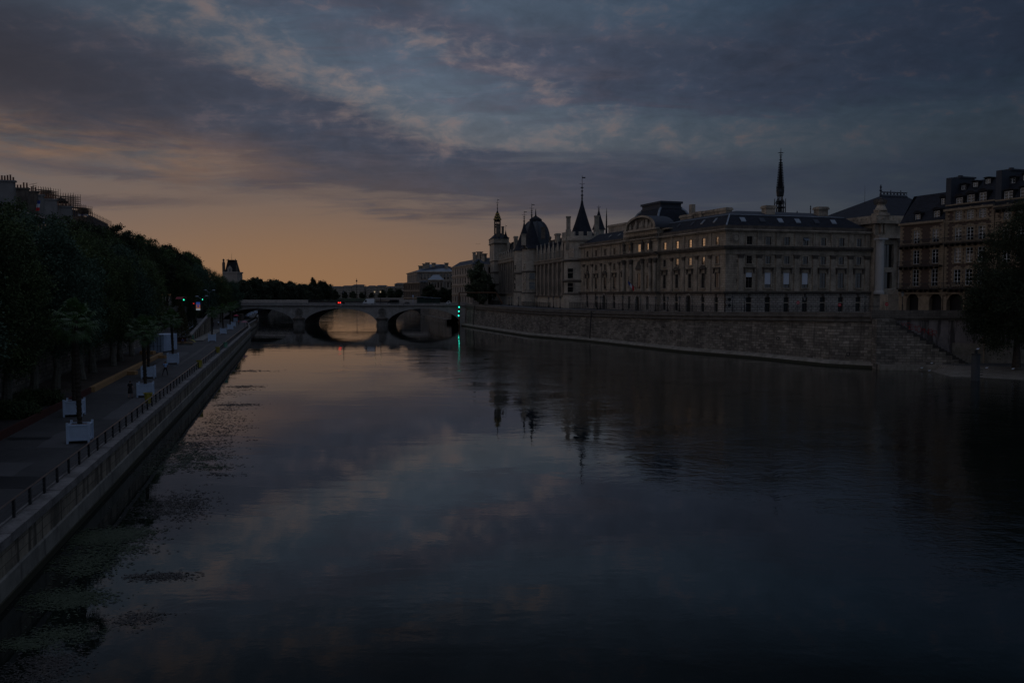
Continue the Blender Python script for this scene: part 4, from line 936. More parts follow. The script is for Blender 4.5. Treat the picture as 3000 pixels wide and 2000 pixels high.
for i, px in enumerate((2183, 2240, 2293, 2344, 2399, 2449)): skylight(FB, px, .45, M_zinc if i != 1 and i != 4 else M_zincd)
for i, px in enumerate((1970, 2010, 2040, 2076)): skylight(FA, px, .5, M_zinc if i > 1 else M_zincd, 1.0)
for px in (1764, 1790, 1806): 
    u = FA.u(px); s = MB(); s.quad([FA.p(u - .5, -2.2, gz + 1.7), FA.p(u + .5, -2.2, gz + 1.7), FA.p(u + .5, -3.1, gz + 2.35), FA.p(u - .5, -3.1, gz + 2.35)]); s.build('skylight', M_lamp, court)
def chimney(F, u0, u1, f0, f1, z0, z1, m=M_trim, parent=None, pots=0):
    s = MB(); F.box(s, u0, u1, f0, f1, z0, z1 - .7); F.box(s, u0 - .25, u1 + .25, f0 - .25, f1 + .25, z1 - .7, z1 - .25); F.box(s, u0 - .1, u1 + .1, f0 - .1, f1 + .1, z1 - .246, z1)
    for k in range(pots):
        q = F.p(u0 + (u1 - u0) * (k + .5) / pots, (f0 + f1) / 2, 0); s.lathe(q.x, q.y, [(.16, z1), (.14, z1 + .6), (.18, z1 + .65)], 6)
    return s.build('chimney', m, parent or court)
u = FB.u(2246, -5.5); chimney(FB, u - 1.25, u + 1.25, -6.4, -4.3, gz + 2, FB.z(2246, 603, -5.5))
u = FB.u(2399, -5.5); chimney(FB, u - 1.35, u + 1.35, -6.4, -4.3, gz + 2, FB.z(2399, 607, -5.5))
for p0, p1, pt in ((1994, 2030, 629), (2034, 2056, 620), (2062, 2128, 613)):
    a, b = FA.u(p0, -7), FA.u(p1, -7); chimney(FA, a, b, -8.3, -6.6, gz + 1, FA.z((p0 + p1) / 2, pt, -7))
a, b = FA.u(1789, -9), FA.u(1842, -9); chimney(FA, a, b, -10.5, -8, gz + 1, FA.z(1815, 656, -9))
# ---- pavilion mansard dome
z0d, z1d = za(655) - .1, FA.z(1929, 607, -4); z2d = FA.z(1929, 588, -5)
ua, ub = FA.u(1853, -4), FA.u(1931, -4); dz = z1d - z0d
dm, dt, dr = MB(), MB(), MB(); N = 9; DD = 11.5
def dring(k):
    t = k / N; i_ = 3.6 * (1 - math.cos(t * math.pi / 2)) ** 1.0; zz = z0d + dz * math.sin(t * math.pi / 2) ** 1.0
    ia = 3.2 * (1 - math.sqrt(max(0, 1 - t * t * .93))); zz = z0d + dz * t
    return [FA.p(ua + ia, -3.2 - ia, zz), FA.p(ub - ia, -3.2 - ia, zz), FA.p(ub - ia, -3.2 - DD + ia, zz), FA.p(ua + ia, -3.2 - DD + ia, zz)]
for k in range(N):
    A, B = dring(k), dring(k + 1)
    for i in range(4): dm.quad([A[i], A[(i + 1) % 4], B[(i + 1) % 4], B[i]])
    for i in range(4): dr.tube(A[i], B[i], .38, 5)
T = dring(N)
dm.build('mansard_dome', M_slate, court, True); dr.build('dome_rib', M_zinc, court)
cen = sum(T, Vector()) / 4
for f, zz0, zz1 in ((1.02, z1d, z1d + .5), (.97, z1d + .5, z2d - .6), (1.06, z2d - .6, z2d)): dt.prism([tuple((cen + (p - cen) * f).xy) for p in T], zz0, zz1)
dt.build('dome_top_platform', M_zincd, court)
s = MB(); q = FA.p(ub, -3.0 - DD / 2, 0)
q = (T[1] + T[2]) / 2; s.box(-.5, .5, -.35, .35, 0, 1.2, Matrix.Translation(Vector((q.x + 1.0, q.y + .6, z0d + dz * .45)))); s.build('dome_dormer', M_zincd, court)
a, b = FA.u(2012, -11), FA.u(2020, -11); s = MB(); FA.box(s, a, a + 1.4, -12.6, -11.4, gz + 2, FA.z(2020, 598, -11)); s.build('chimney', M_trim, court)

# small things on the courthouse: flag, wall discs
s = MB(); u = FA.u(1873); a = FA.p(u, POFF + .2, FA.z(1873, 845)); b = FA.p(u - .6, POFF + 2.4, FA.z(1873, 822)); s.tube(a, b, .05, 5)
fl_ = empty('flag', a, 'blue, white and red flag hanging limp over the central door of the domed pavilion', 'flag'); s.build('flag_pole', M_iron, fl_)
for k, mm in enumerate((M_bluesign, M_blind, M_redsign)):
    s = MB(); p0 = b + (a - b) * (.02 + .25 * k); p1 = b + (a - b) * (.02 + .25 * (k + 1))
    s.quad([p0, p1, p1 - Vector((0, 0, 1.0 + .2 * k)), p0 - Vector((0, 0, .8 + .2 * k))]); s.build('flag_cloth', mm, fl_)

# ================================================================== Conciergerie towers and gothic wings
def finial(mb, x, y, z0, h, r=.35, vane=True):
    mb.lathe(x, y, [(r * .8, z0), (r * .45, z0 + h * .12), (r * 1.3, z0 + h * .15), (r * .4, z0 + h * .2), (r * .35, z0 + h * .3), (r * 1.1, z0 + h * .33), (r * .3, z0 + h * .37), (r * .3, z0 + h * .45), (r * 1.5, z0 + h * .48), (r * .25, z0 + h * .52), (r * .15, z0 + h)], 6)
    for dx in (-1, 1): mb.tube((x, y, z0 + h * .62), (x + dx * r * 2.2, y, z0 + h * .66), .06, 4)
    if vane: mb.box(x, x + r * 2.6, y - .03, y + .03, z0 + h * .88, z0 + h * .93)
def slit(parent, cx, cy, r, az_, z0, z1, wd, bars=True):
    """window set in a round tower wall; az_ = direction from the axis"""
    d = Vector((math.cos(az_), math.sin(az_))); F = Fac((cx + d.x * r, cy + d.y * r), (-d.y, d.x)); F.n = d
    s = MB(); 
    for k in (-1, 1): F.box(s, k * (wd / 2 + .12) - .12, k * (wd / 2 + .12) + .12, -.3, .10, z0 - .1, z1 + .25)
    F.box(s, -wd / 2 + .002, wd / 2 - .002, -.3, .09, z1, z1 + .24); F.box(s, -wd / 2 - .3, wd / 2 + .3, -.3, .14, z0 - .3, z0 - .104)
    if bars: F.box(s, -wd / 2, wd / 2, -.2, .05, (z0 + z1) / 2 - .07 + (z1 - z0) * .08, (z0 + z1) / 2 + .07 + (z1 - z0) * .08)
    o = s.build('window', M_tower, parent); g = MB(); F.box(g, -wd / 2, wd / 2, -.3, .02, z0 - .09, z1 - .004); g.build('pane', M_glass, o)
def round_tower(name, label, px, Y, rpx, bands, z0, ztop, cone_px, cone_z, apex_py, fin_py, windows, m=M_tower, flare=0.12):
    c = at(px, 858, Y); k = Y / 2500; r = rpx * k
    t = empty(name, (c.x, Y, z0), label, 'tower'); s = MB(); s.lathe(c.x, Y, [(r * 1.06, z0), (r * 1.06, z0 + (bands[0] - z0) * .99), (r, bands[0]), (r, ztop)], 40); s.build('wall', m, t, False)
    s = MB()
    for b in bands: s.lathe(c.x, Y, [(r * 1.03, b - .28), (r * 1.10, b), (r * 1.10, b + .15), (r * 1.0, b + .5)], 40)
    s.build('string_course', M_soot, t)
    cr = cone_px * k; za_ = at(px, apex_py, Y).z; s = MB(); hh_ = za_ - cone_z
    s.lathe(c.x, Y, [(cr * (1 + flare), cone_z), (cr * .86, cone_z + hh_ * .13), (cr * .62, cone_z + hh_ * .34), (cr * .36, cone_z + hh_ * .60), (cr * .15, cone_z + hh_ * .82), (cr * .05, cone_z + hh_)], 32)
    s.build('conical_roof', M_slate, t, True)
    s = MB(); finial(s, c.x, Y, za_, at(px, fin_py, Y).z - za_, .42); s.build('finial', M_iron, t)
    dirn = math.atan2(-Y, -c.x)
    for (wpx, p0, p1, wd) in windows:
        off = max(-.97, min(.97, (wpx - px) / rpx)); aa = dirn + math.asin(off)
        slit(t, c.x, Y, r, aa, at(px, p1, Y - r).z, at(px, p0, Y - r).z, wd)
    return t, c.x, r
BY = 288
tb, bx_, br_ = round_tower('round_tower', 'round battlemented tower with the tallest slate cone, nearest of the three round towers', 1704, BY, 52, [zat(862, BY), zat(824, BY), zat(765, BY)], 8.0, zat(706, BY), 34, zat(692, BY), 583, 514,
    [(1673, 727, 752, 2.3), (1672, 786, 814, 2.3), (1672, 828, 855, 2.3), (1668, 900, 911, 1.6)])
s = MB(); zb0, zb1 = zat(706, BY), zat(694, BY); s.lathe(bx_, BY, [(br_, zb0 - .9), (br_ * 1.12, zb0), (br_ * 1.12, zb1), (br_ * .98, zb1)], 40)
for k in range(14):
    a = 2 * math.pi * k / 14 + .1
    Mx = Matrix.Translation((bx_, BY, 0)) @ Matrix.Rotation(a, 4, 'Z'); s.box(br_ * .99, br_ * 1.12, -.75, .75, zb1, zb1 + 1.35, Mx)
s.build('battlement', M_tower, tb)
for px, p0, p1, hw_ in ((1664.5, 634, 705, 5.8), (1747, 632, 700, 6.5)):
    c = at(px, 858, BY - 3 if px < 1700 else BY + 5); s = MB(); k = c.y / 2500; s.box(c.x - hw_ * k, c.x + hw_ * k, c.y - .8, c.y + .8, at(px, p1, c.y).z - 3, at(px, p0 + 4, c.y).z); s.box(c.x - hw_ * k - .15, c.x + hw_ * k + .15, c.y - .95, c.y + .95, at(px, p0 + 4, c.y).z, at(px, p0, c.y).z); s.box(c.x - hw_ * k - .2, c.x + hw_ * k + .2, c.y - 1, c.y + 1, at(px, p1, c.y).z - 3, at(px, 673, c.y).z); s.build('chimney', M_trim, tb)
CY, AY = 335, 352
round_tower('round_tower', 'round tower with broad slate cone, right one of the close pair', 1557.5, CY, 28, [zat(859, CY), zat(797, CY)], 8.0, zat(729, CY), 30, zat(729.5, CY), 636, 596,
    [(1537.5, 773, 785, .9), (1537, 801, 817, 1.3), (1559, 800, 816.5, 2.1), (1537, 826, 846, 1.3), (1559, 826, 846, 2.1), (1548, 873, 892, 2.4)])
round_tower('round_tower', 'slimmer round tower with slate cone, left one of the close pair', 1535.5, AY, 29, [zat(856, AY), zat(801, AY)], 8.0, zat(735, AY), 29.5, zat(735, AY), 652, 618,
    [(1510, 777, 788, .9), (1508.5, 804, 819, 1.3), (1508.5, 829, 847, 1.3), (1511, 873, 891, 1.4)])
def gothic_wing(label, pL, YL, pR, YR, eave, top_dormer, gable_base, roof_py, n, z0, kind, ref):
    a, b = at(pL, 858, YL), at(pR, 858, YR); F = Fac((a.x, a.y), (b.x - a.x, b.y - a.y)); L = (b - a).xy.length
    t = empty('gothic_wing', (a.x, a.y, z0), label, 'wing'); Z = lambda py: at(ref[0], py, ref[1]).z
    ze = Z(eave); zb = Z(gable_base); step = L / n; holes = []
    zlo0, zlo1, zup0, zup1 = (Z(858), Z(812), Z(802), Z(776)) if kind == 2 else (Z(854), Z(821), Z(815), Z(795))
    for i in range(n):
        u = (i + .5) * step; w_ = step * .24; holes.append((u - w_, u + w_, zlo0, zlo1)); holes.append((u - w_, u + w_, zup0, zup1))
    s = MB(); wall(s, F, -2, L + 2, zb, ze, holes, .7); s.build('wall', M_goth, t)
    s = MB(); wall(s, F, -2, L + 2, z0 - 2, zb, [((i + .5) * step - .35, (i + .5) * step + .35, Z(896), Z(880)) for i in range(1, n, 2)], .4, .3); s.build('plinth', M_tower, t)
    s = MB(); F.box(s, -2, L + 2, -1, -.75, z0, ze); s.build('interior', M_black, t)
    s = MB(); F.box(s, -2, L + 2, .004, .6, ze - .5, ze - .2); F.box(s, -2, L + 2, .004, .85, ze - .196, ze + .15); F.box(s, -2, L + 2, .3, .85, zb - .25, zb + .12); s.build('string_course', M_trim if kind == 1 else M_soot, t)
    for i in range(n + 1):
        s = MB(); u = i * step; hw_ = step * .13
        F.box(s, u - hw_, u + hw_, .005, .75, zb + .3, zup1 + .6); F.box(s, u - hw_ * .7, u + hw_ * .7, .005, .5, zup1 + .6, ze - .51)
        s.quad([F.p(u - hw_, .76, zup1 + .6), F.p(u + hw_, .76, zup1 + .6), F.p(u + hw_, .0, zup1 + 1.6), F.p(u - hw_, 0, zup1 + 1.6)])
        s.build('buttress', M_goth, t)
    for i in range(n):
        s = MB(); u = (i + .5) * step; w_ = step * .24
        F.box(s, u - .08, u + .08, -.6, -.4, zlo0, zlo1); F.box(s, u - w_, u + w_, -.6, -.42, zup0 - .1, zup0 + .1)
        for zz_ in (zlo1, zup1):   # pointed heads
            for sg_ in (-1, 1): s.quad([F.p(u + sg_ * w_, -.02, zz_), F.p(u + sg_ * w_, -.02, zz_ - w_ * 1.6), F.p(u, -.02, zz_)])
        tr_ = s.build('tracery', M_goth, t); s = MB()
        for z0_, z1_ in ((zlo0, zlo1), (zup0, zup1)): s.quad([F.p(u - w_, -.62, z0_), F.p(u + w_, -.62, z0_), F.p(u + w_, -.62, z1_), F.p(u - w_, -.62, z1_)])
        s.build('pane', M_glass, tr_)
    # balustrade, dormers with pointed gables and the steep roof
    zt = Z(top_dormer); zrf = Z(roof_py); s = MB(); F.box(s, -2, L + 2, .35, .6, ze + .15, ze + .35)
    for i in range(int(L / .7)): F.box(s, i * .7, i * .7 + .22, .4, .56, ze + .35, ze + 1.1)
    F.box(s, -2, L + 2, .35, .6, ze + 1.1, ze + 1.3); s.build('balustrade', M_trim, t)
    for i in range(n):
        u = (i + .5) * step; w_ = step * .27; s = MB(); zz_ = ze + (zt - ze) * .62
        wall(s, F, u - w_, u + w_, ze + .1, zz_, [(u - w_ * .42, u + w_ * .42, ze + .6, zz_ - .5)], .5, -.2)
        s.quad([F.p(u - w_, -.2, zz_), F.p(u + w_, -.2, zz_), F.p(u, -.2, zt)])
        for sg_ in (-1, 1):
            s.quad([F.p(u + sg_ * w_, -.2, ze), F.p(u + sg_ * w_, -4, ze), F.p(u + sg_ * w_, -4, zz_), F.p(u + sg_ * w_, -.2, zz_)])
            q = F.p(u + sg_ * (w_ + .1), 0, 0); s.lathe(q.x, q.y, [(.2, ze + .5), (.2, zz_ + .3), (0, zz_ + 1.6)], 5)
            s.tube(F.p(u + sg_ * w_, -.15, zz_), F.p(u, -.15, zt + .5), .13, 4)
        d_ = s.build('dormer', M_tower, t); g = MB(); g.quad([F.p(u - w_ * .42, -.65, ze + .6), F.p(u + w_ * .42, -.65, ze + .6), F.p(u + w_ * .42, -.65, zz_ - .5), F.p(u - w_ * .42, -.65, zz_ - .5)]); g.build('pane', M_glass, d_)
        g = MB()
        for sg_ in (-1, 1): g.quad([F.p(u + sg_ * (w_ + .15), -.22, zz_ - .1), F.p(u, -.22, zt + .1), F.p(u, -5, zt + .1), F.p(u + sg_ * (w_ + .15), -5, zz_ - .1)])
        g.build('dormer_roof', M_slate2, d_)
    s = MB(); s.quad([F.p(-2, -.5, ze + .2), F.p(L + 2, -.5, ze + .2), F.p(L + 2, -6, zrf), F.p(-2, -6, zrf)]); s.quad([F.p(-2, -12, ze + .2), F.p(L + 2, -12, ze + .2), F.p(L + 2, -6, zrf), F.p(-2, -6, zrf)]); s.quad([F.p(-2, -.5, ze), F.p(-2, -12, ze), F.p(-2, -6, zrf)]); s.build('roof', M_slate2, t)
    s = MB(); F.box(s, -1.5, L + 1.5, -6.05, -5.95, zrf, zrf + .12)
    for i in range(int(L / .9)): F.box(s, i * .9, i * .9 + .35, -6.06, -5.94, zrf + .12, zrf + .5)
    s.build('roof_cresting', M_iron, t)
    return t, F, L, Z
t2, F2, L2, Z2 = gothic_wing('gothic wing with tall buttressed windows and gabled dormers between battlemented tower and tower pair', 1567, 333, 1652, 290, 771, 714, 866.5, 697, 7, 8.0, 2, (1610, 310))
t1, F1, L1, Z1 = gothic_wing('paler narrow gothic wing with small dormers between the clock tower and the tower pair', 1461, 402, 1506, 361, 767, 738, 859, 705, 7, 8.0, 1, (1484, 380))
for (F_, t_, px, w_, p0, off) in ((F2, t2, 1633, 1.4, 684, -4), (F1, t1, 1511, 1.3, 692, -4), (F1, t1, 1496, 1.2, 716, -6), (F1, t1, 1489, 1.2, 711, -5)):
    u = F_.u(px, off); chimney(F_, u - w_, u + w_, off - .7, off + .7, 20, F_.z(px, p0, off), M_trim, t_)
s = MB(); c = at(1534, 858, 322); s.box(c.x - .85, c.x + .85, 321.2, 322.8, zat(719, 322) - 0, zat(688, 322)); s.box(c.x - 1, c.x + 1, 321, 323, zat(688, 322), zat(686, 322)); s.tube((c.x, 322, zat(719, 322)), (c.x + 1.2, 326, zat(727, 322)), .5, 5); s.build('chimney', M_trim, t2)
# square clock tower
KY = 400; kc = at(1447.5, 858, KY); FK1 = Fac((kc.x, kc.y), (1, .19)); FK2 = Fac((kc.x, kc.y), (0.16, -1)); 
w1 = FK1.u(1489); 
ck = empty('clock_tower', (kc.x, kc.y, 8), 'square stone clock tower with open lantern and patterned pointed spire at the bridge end', 'tower')
u2 = FK2.u(1434.5); zk = lambda py: at(1448, py, KY).z
sq = [tuple(FK1.p(0, 0, 0).xy), tuple(FK1.p(w1, 0, 0).xy), tuple((FK1.p(w1, 0, 0) + FK2.p(u2, 0, 0) - FK1.p(0, 0, 0)).xy), tuple(FK2.p(u2, 0, 0).xy)]
s = MB(); wall(s, FK1, 0, w1, 8, zk(712), [], .3); wall(s, FK2, u2, 0, 8, zk(712), [(u2 * f - .45, u2 * f + .45, zk(b), zk(a)) for f in (.3, .68) for a, b in ((769, 792), (804, 822), (836, 855), (735, 762), (866, 885))], .4)
s.quad([(*sq[1], 8), (*sq[2], 8), (*sq[2], zk(712)), (*sq[1], zk(712))]); s.build('wall', M_tower, ck)
s = MB(); s.quad([FK2.p(u2 + .1, -.42, 9), FK2.p(-.1, -.42, 9), FK2.p(-.1, -.42, zk(720)), FK2.p(u2 + .1, -.42, zk(720))]); s.build('pane', M_glass, ck)
def grow(poly, e): cx = sum(p[0] for p in poly) / 4; cy = sum(p[1] for p in poly) / 4; return [(cx + (p[0] - cx) * e, cy + (p[1] - cy) * e) for p in poly]
s = MB()
for py in (764, 797.5, 833): s.prism(grow(sq, 1.05), zk(py) - .2, zk(py) + .25)
s.prism(grow(sq, 1.13), zk(713.5), zk(711.5)); s.build('string_course', M_soot, ck)
s = MB(); s.prism(grow(sq, 1.08), zk(711.5), zk(698)); G1 = grow(sq, 1.08)
Fg = Fac(G1[0], (G1[1][0] - G1[0][0], G1[1][1] - G1[0][1])); s.build('belfry_stage', M_tower, ck)
s = MB()
for f in (.22, .48, .74): u = w1 * 1.08 * f; Fg.box(s, u - .45, u + .45, -.3, .03, zk(701.5), zk(697.5))
s.build('belfry_opening', M_glass, ck)
s = MB(); G2 = grow(sq, 1.16); G3 = grow(sq, .42); zt_ = zk(681)
for i in range(4): s.quad([(*G2[i], zk(697.5)), (*G2[(i + 1) % 4], zk(697.5)), (*G3[(i + 1) % 4], zt_), (*G3[i], zt_)])
s.build('roof', M_slate, ck)
kx = sum(p[0] for p in sq) / 4; ky = sum(p[1] for p in sq) / 4; lc = at(1457.5, 858, ky); kx = lc.x; zq = lambda py: at(1457, py, ky).z
s = MB()
for k in range(6):
    a = k * math.pi / 3 + .3; s.tube((kx + 1.45 * math.cos(a), ky + 1.45 * math.sin(a), zt_ - 2), (kx + 1.45 * math.cos(a), ky + 1.45 * math.sin(a), zq(646)), .22, 5)
for py in (665, 658, 648): s.lathe(kx, ky, [(1.35, zq(py) - .3), (1.75, zq(py)), (1.35, zq(py) + .3)], 6, a0=.3)
s.lathe(kx, ky, [(.5, zt_ - 2), (.5, zq(655))], 6); s.build('lantern', M_iron, ck)
s = MB(); tl = MB(); apex = zq(615); b0 = zq(645)
for k in range(6):
    a, b = k * math.pi / 3 + .3, (k + 1) * math.pi / 3 + .3; N_ = 8
    for j in range(N_):
        f0, f1 = j / N_, (j + 1) / N_; r0, r1 = 1.85 * (1 - f0) + .08, 1.85 * (1 - f1) + .08
        q = [Vector((kx + r * math.cos(t), ky + r * math.sin(t), b0 + (apex - b0) * f)) for r, t, f in ((r0, a, f0), (r0, b, f0), (r1, b, f1), (r1, a, f1))]; s.quad(q)
        if j in (0, 2, 4):
            o_ = 1.03; M_ = Vector((kx, ky, 0)); mid = (q[2] + q[3]) / 2; P_ = [q[0], (q[0] * .5 + mid * .5) , mid, mid * .5 + q[1] * .5, q[1]]
            out = [Vector((kx + (p.x - kx) * o_, ky + (p.y - ky) * o_, p.z)) for p in (q[0], mid, q[1])]
            dn = Vector((0, 0, .45)); tl.quad([out[0], out[1], out[1] + dn, out[0] + dn]); tl.quad([out[1], out[2], out[2] + dn, out[1] + dn])
s.build('spire_roof', M_slate2, ck); tl.build('gilded_tile_pattern', M_gold, ck)
s = MB(); finial(s, kx, ky, apex, zq(583) - apex, .32); s.build('finial', M_iron, ck)
for px, p0, p1, hw_ in ((1459, 659, 694, 5.5), (1473, 665, 690, 3.6)):
    c = at(px, 858, 397); k = 397 / 2500; s = MB(); s.box(c.x - hw_ * k, c.x + hw_ * k, 396.2, 397.8, zat(p1, 397), zat(p0, 397)); s.box(c.x - hw_ * k - .12, c.x + hw_ * k + .12, 396.0, 398, zat(p0, 397), zat(p0 - 1.5, 397)); s.build('chimney', M_soot, ck)
c = at(1481.5, 858, 398); s = MB(); s.lathe(c.x, 398, [(1.05, zat(697, 398)), (.95, zat(696, 398)), (.4, zat(685, 398)), (.06, zat(675, 398)), (.05, zat(659, 398))], 8); s.box(c.x, c.x + .6, 397.97, 398.03, zat(662.5, 398), zat(661, 398)); s.build('corner_turret_roof', M_slate, ck)
c = at(1489.5, 858, 399); s = MB(); s.box(c.x - .55, c.x + .55, 398, 400, 20, zat(710, 399)); s.build('chimney', M_trim, ck)
# dome behind the pair of towers
DY = 392; dc = at(1569, 858, DY); kd = DY / 2500; dome = empty('domed_building', (dc.x, DY, 8), 'dark ribbed dome rising behind the pair of round towers', 'building')
s = MB(); prof = []
for k in range(12): t = k / 11; prof.append(((41 * math.cos(t * 1.18) ** .8 + 0) * kd, zat(706 - 56 * math.sin(t * 1.18) / math.sin(1.18), DY)))
s.lathe(dc.x, DY, [(41 * kd, 8), (41 * kd, zat(706, DY))] + prof, 8, a0=.15); s.build('dome', mat('dome_slate', (0.045, 0.052, 0.062), c2=(.03, .035, .042), rough=.7), dome, False)
s = MB()
for i in range(8):
    a = .15 + i * math.pi / 4
    for (r0, z0_), (r1, z1_) in zip(prof, prof[1:]): s.tube((dc.x + r0 * math.cos(a), DY + r0 * math.sin(a), z0_), (dc.x + r1 * math.cos(a), DY + r1 * math.sin(a), z1_), .4, 4)
s.build('dome_rib', M_zincd, dome)
s = MB(); rr_, zz_ = prof[-1]; s.lathe(dc.x, DY, [(rr_, zz_), (18 * kd, zat(644, DY)), (18 * kd, zat(642.5, DY)), (8 * kd, zat(636, DY)), (3 * kd, zat(633, DY)), (.3, zat(628, DY)), (.1, zat(612, DY))], 10); s.build('dome_cap', M_slate2, dome)
c = at(1591, 858, 372); s = MB(); s.box(c.x - .85, c.x + .85, 371, 373, zat(700, 372), zat(668, 372)); s.box(c.x - 1.1, c.x + 1.1, 370.8, 373.2, zat(668, 372), zat(665.5, 372)); s.lathe(at(1611, 858, 372).x, 372, [(.8, zat(707, 372)), (.4, zat(702, 372)), (.6, zat(698, 372)), (.7, zat(695, 372)), (.2, zat(692, 372))], 7); s.build('chimney', M_soot, dome)
# slender cone tower and thin spire behind the battlemented tower
c = at(1753, 858, 330); k = 330 / 2500; tw = empty('turret', (c.x, 330, 8), 'small round turret with slate cone just right of the tallest cone', 'tower')
s = MB(); s.lathe(c.x, 330, [(16 * k, 8), (16 * k, zat(673, 330))], 24); s.build('wall', M_tower, tw)
s = MB(); s.lathe(c.x, 330, [(20 * k, zat(673, 330)), (16 * k, zat(664, 330)), (8 * k, zat(640, 330)), (1.5 * k, zat(617, 330))], 24); s.build('conical_roof', M_slate, tw, True)
s = MB(); finial(s, c.x, 330, zat(617, 330), zat(601, 330) - zat(617, 330), .35, False); s.build('finial', M_iron, tw)
c = at(1775.5, 858, 480); fs = empty('thin_spire', (c.x, 480, 20), 'thin crocketed spire standing right of the small turret', 'spire'); k = 480 / 2500
s = MB(); zz = [(2.6 - .24 * i) * k for i in range(9)]
s.lathe(c.x, 480, [(3.2 * k, 20), (3 * k, zat(690, 480)), (2.2 * k, zat(660, 480)), (1.4 * k, zat(630, 480)), (.3 * k, zat(609, 480))], 8)
for i in range(10): zq_ = zat(682 - 5 * i, 480); s.lathe(c.x, 480, [(2 * k, zq_), (3.4 * k - i * .15 * k, zq_ + .3), (1.2 * k, zq_ + .6)], 6)
s.build('spire_shaft', M_slate2, fs)
# chapel spire
SY = 300; c = at(2280.5, 858, SY); k = SY / 2500; sp = empty('chapel_spire', (c.x, SY, 30), 'tall dark openwork chapel spire rising over the corner roof', 'spire')
s = MB(); zc2 = lambda py: zat(py, SY)
for i in range(8):
    a = i * math.pi / 4 + .2
    for r0, p0, r1, p1, rr_ in ((11, 628, 11, 590, 1.1), (16.5, 630, 16.5, 582, .9), (7.5, 595, 7, 552, 1.3)):
        s.tube((c.x + r0 * k * math.cos(a), SY + r0 * k * math.sin(a), zc2(p0)), (c.x + r1 * k * math.cos(a), SY + r1 * k * math.sin(a), zc2(p1)), rr_ * k, 5, .5 * k)
    s.tube((c.x + 16.5 * k * math.cos(a), SY + 16.5 * k * math.sin(a), zc2(600)), (c.x + 9 * k * math.cos(a), SY + 9 * k * math.sin(a), zc2(585)), .5 * k, 4)
for py, r in ((625, 12), (610, 17), (598, 12), (592, 13), (576, 10)): s.lathe(c.x, SY, [(r * k * .8, zc2(py)), (r * k, zc2(py) + .15), (r * k * .8, zc2(py) + .45)], 8, a0=.2)
s.lathe(c.x, SY, [(4 * k, zc2(645)), (3.5 * k, zc2(592))], 8); s.lathe(c.x, SY, [(10 * k, zc2(575)), (11.5 * k, zc2(562)), (8 * k, zc2(553))], 8, a0=.2); s.build('openwork_stage', M_iron, sp)
s = MB()
for i in range(8): a = i * math.pi / 4 + .2; s.lathe(c.x + 10.5 * k * math.cos(a), SY + 10.5 * k * math.sin(a), [(1.2 * k, zc2(562)), (.9 * k, zc2(553)), (.1, zc2(546))], 5)
s.build('pinnacle', M_iron, sp)
s = MB(); s.lathe(c.x, SY, [(8.2 * k, zc2(553)), (4.2 * k, zc2(510)), (1.5 * k, zc2(475)), (1.3 * k, zc2(470))], 8, a0=.2)
for i in range(16):
    f = i / 16; r = (8.0 * (1 - f) + 1.6 * f) * k
    for j in range(8): a = j * math.pi / 4 + .2; s.box(r - .05, r + .42, -.12, .12, -.1, .2, Matrix.Translation((c.x, SY, zc2(551 - 78 * f))) @ Matrix.Rotation(a, 4, 'Z'))
s.build('spire_shaft', M_slate2, sp)
s = MB(); finial(s, c.x, SY, zc2(474), zc2(434) - zc2(474), .5, False); s.tube((c.x - .7, SY, zc2(447)), (c.x + .7, SY, zc2(447)), .1, 4); s.build('finial', M_iron, sp)
for px, p0 in ((2370, 601), (2331, 617)):
    c = at(px, 858, 310); o = MB(); k = .124; o.lathe(c.x, 310, [(2 * k, zat(640, 310)), (1.2 * k, zat(p0 + 12, 310)), (2.5 * k, zat(p0 + 10, 310)), (.8 * k, zat(p0 + 8, 310)), (2 * k, zat(p0 + 5, 310)), (.2 * k, zat(p0, 310))], 7)
    tag(o.build('pinnacle', M_iron), 'stone pinnacle poking above the corner roof, ' + ('taller one' if px == 2370 else 'shorter one'), 'pinnacle', 'pinnacles behind the corner roof')

# ================================================================== colonnaded end pavilion of the courthouse
_q = FB.p(FB.u(2549), 1.3, 0); FW = Fac((_q.x, _q.y), (3.34, 1.0)); west = empty('courthouse_pavilion', (_q.x, _q.y, GZ), 'monumental stone pavilion with half columns, tall arched window and crested slate roof', 'courthouse')
zw = lambda py: FW.z(2600, py); L = FW.u(2700); FWs = Fac(tuple(FW.o), (0.353, -1.0)); uwin = FW.u(2601); uc1 = FW.u(2569); ww = FW.u(2616) - FW.u(2587)
holes = [(uwin - ww / 2, uwin + ww / 2, zw(783), zw(716)), (uwin - 1.15, uwin + 1.15, zw(845), zw(797))]
s = MB(); wall(s, FW, 0, L, GZ - 2, zw(657), holes, 1.0); s.quad([FWs.p(-22, 0, GZ), FWs.p(0, 0, GZ), FWs.p(0, 0, zw(645)), FWs.p(-22, 0, zw(645))]); s.build('wall', M_trim, west)
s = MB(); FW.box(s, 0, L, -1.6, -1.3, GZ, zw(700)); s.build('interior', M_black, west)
window(FW, west, uwin, zw(783), zw(716), ww, off=-.9, bars=(1, 1), fm=M_zincd); window(FW, west, uwin, zw(845), zw(797), 2.3, off=-.9, bars=(0, 0))
for u in (uc1, FW.u(2636)):
    s = MB(); q = FW.p(u, .7, 0); s.lathe(q.x, q.y, [(1.25, zw(861)), (1.25, zw(855)), (1.05, zw(852)), (.98, zw(712)), (1.1, zw(708)), (1.15, zw(704))], 28); FW.box(s, u - 1.35, u + 1.35, .01, 2.0, zw(703.8), zw(699)); s.build('column', mat('pale_column_stone', (.43, .42, .40), c2=(.34, .33, .31), streak=.15), west)
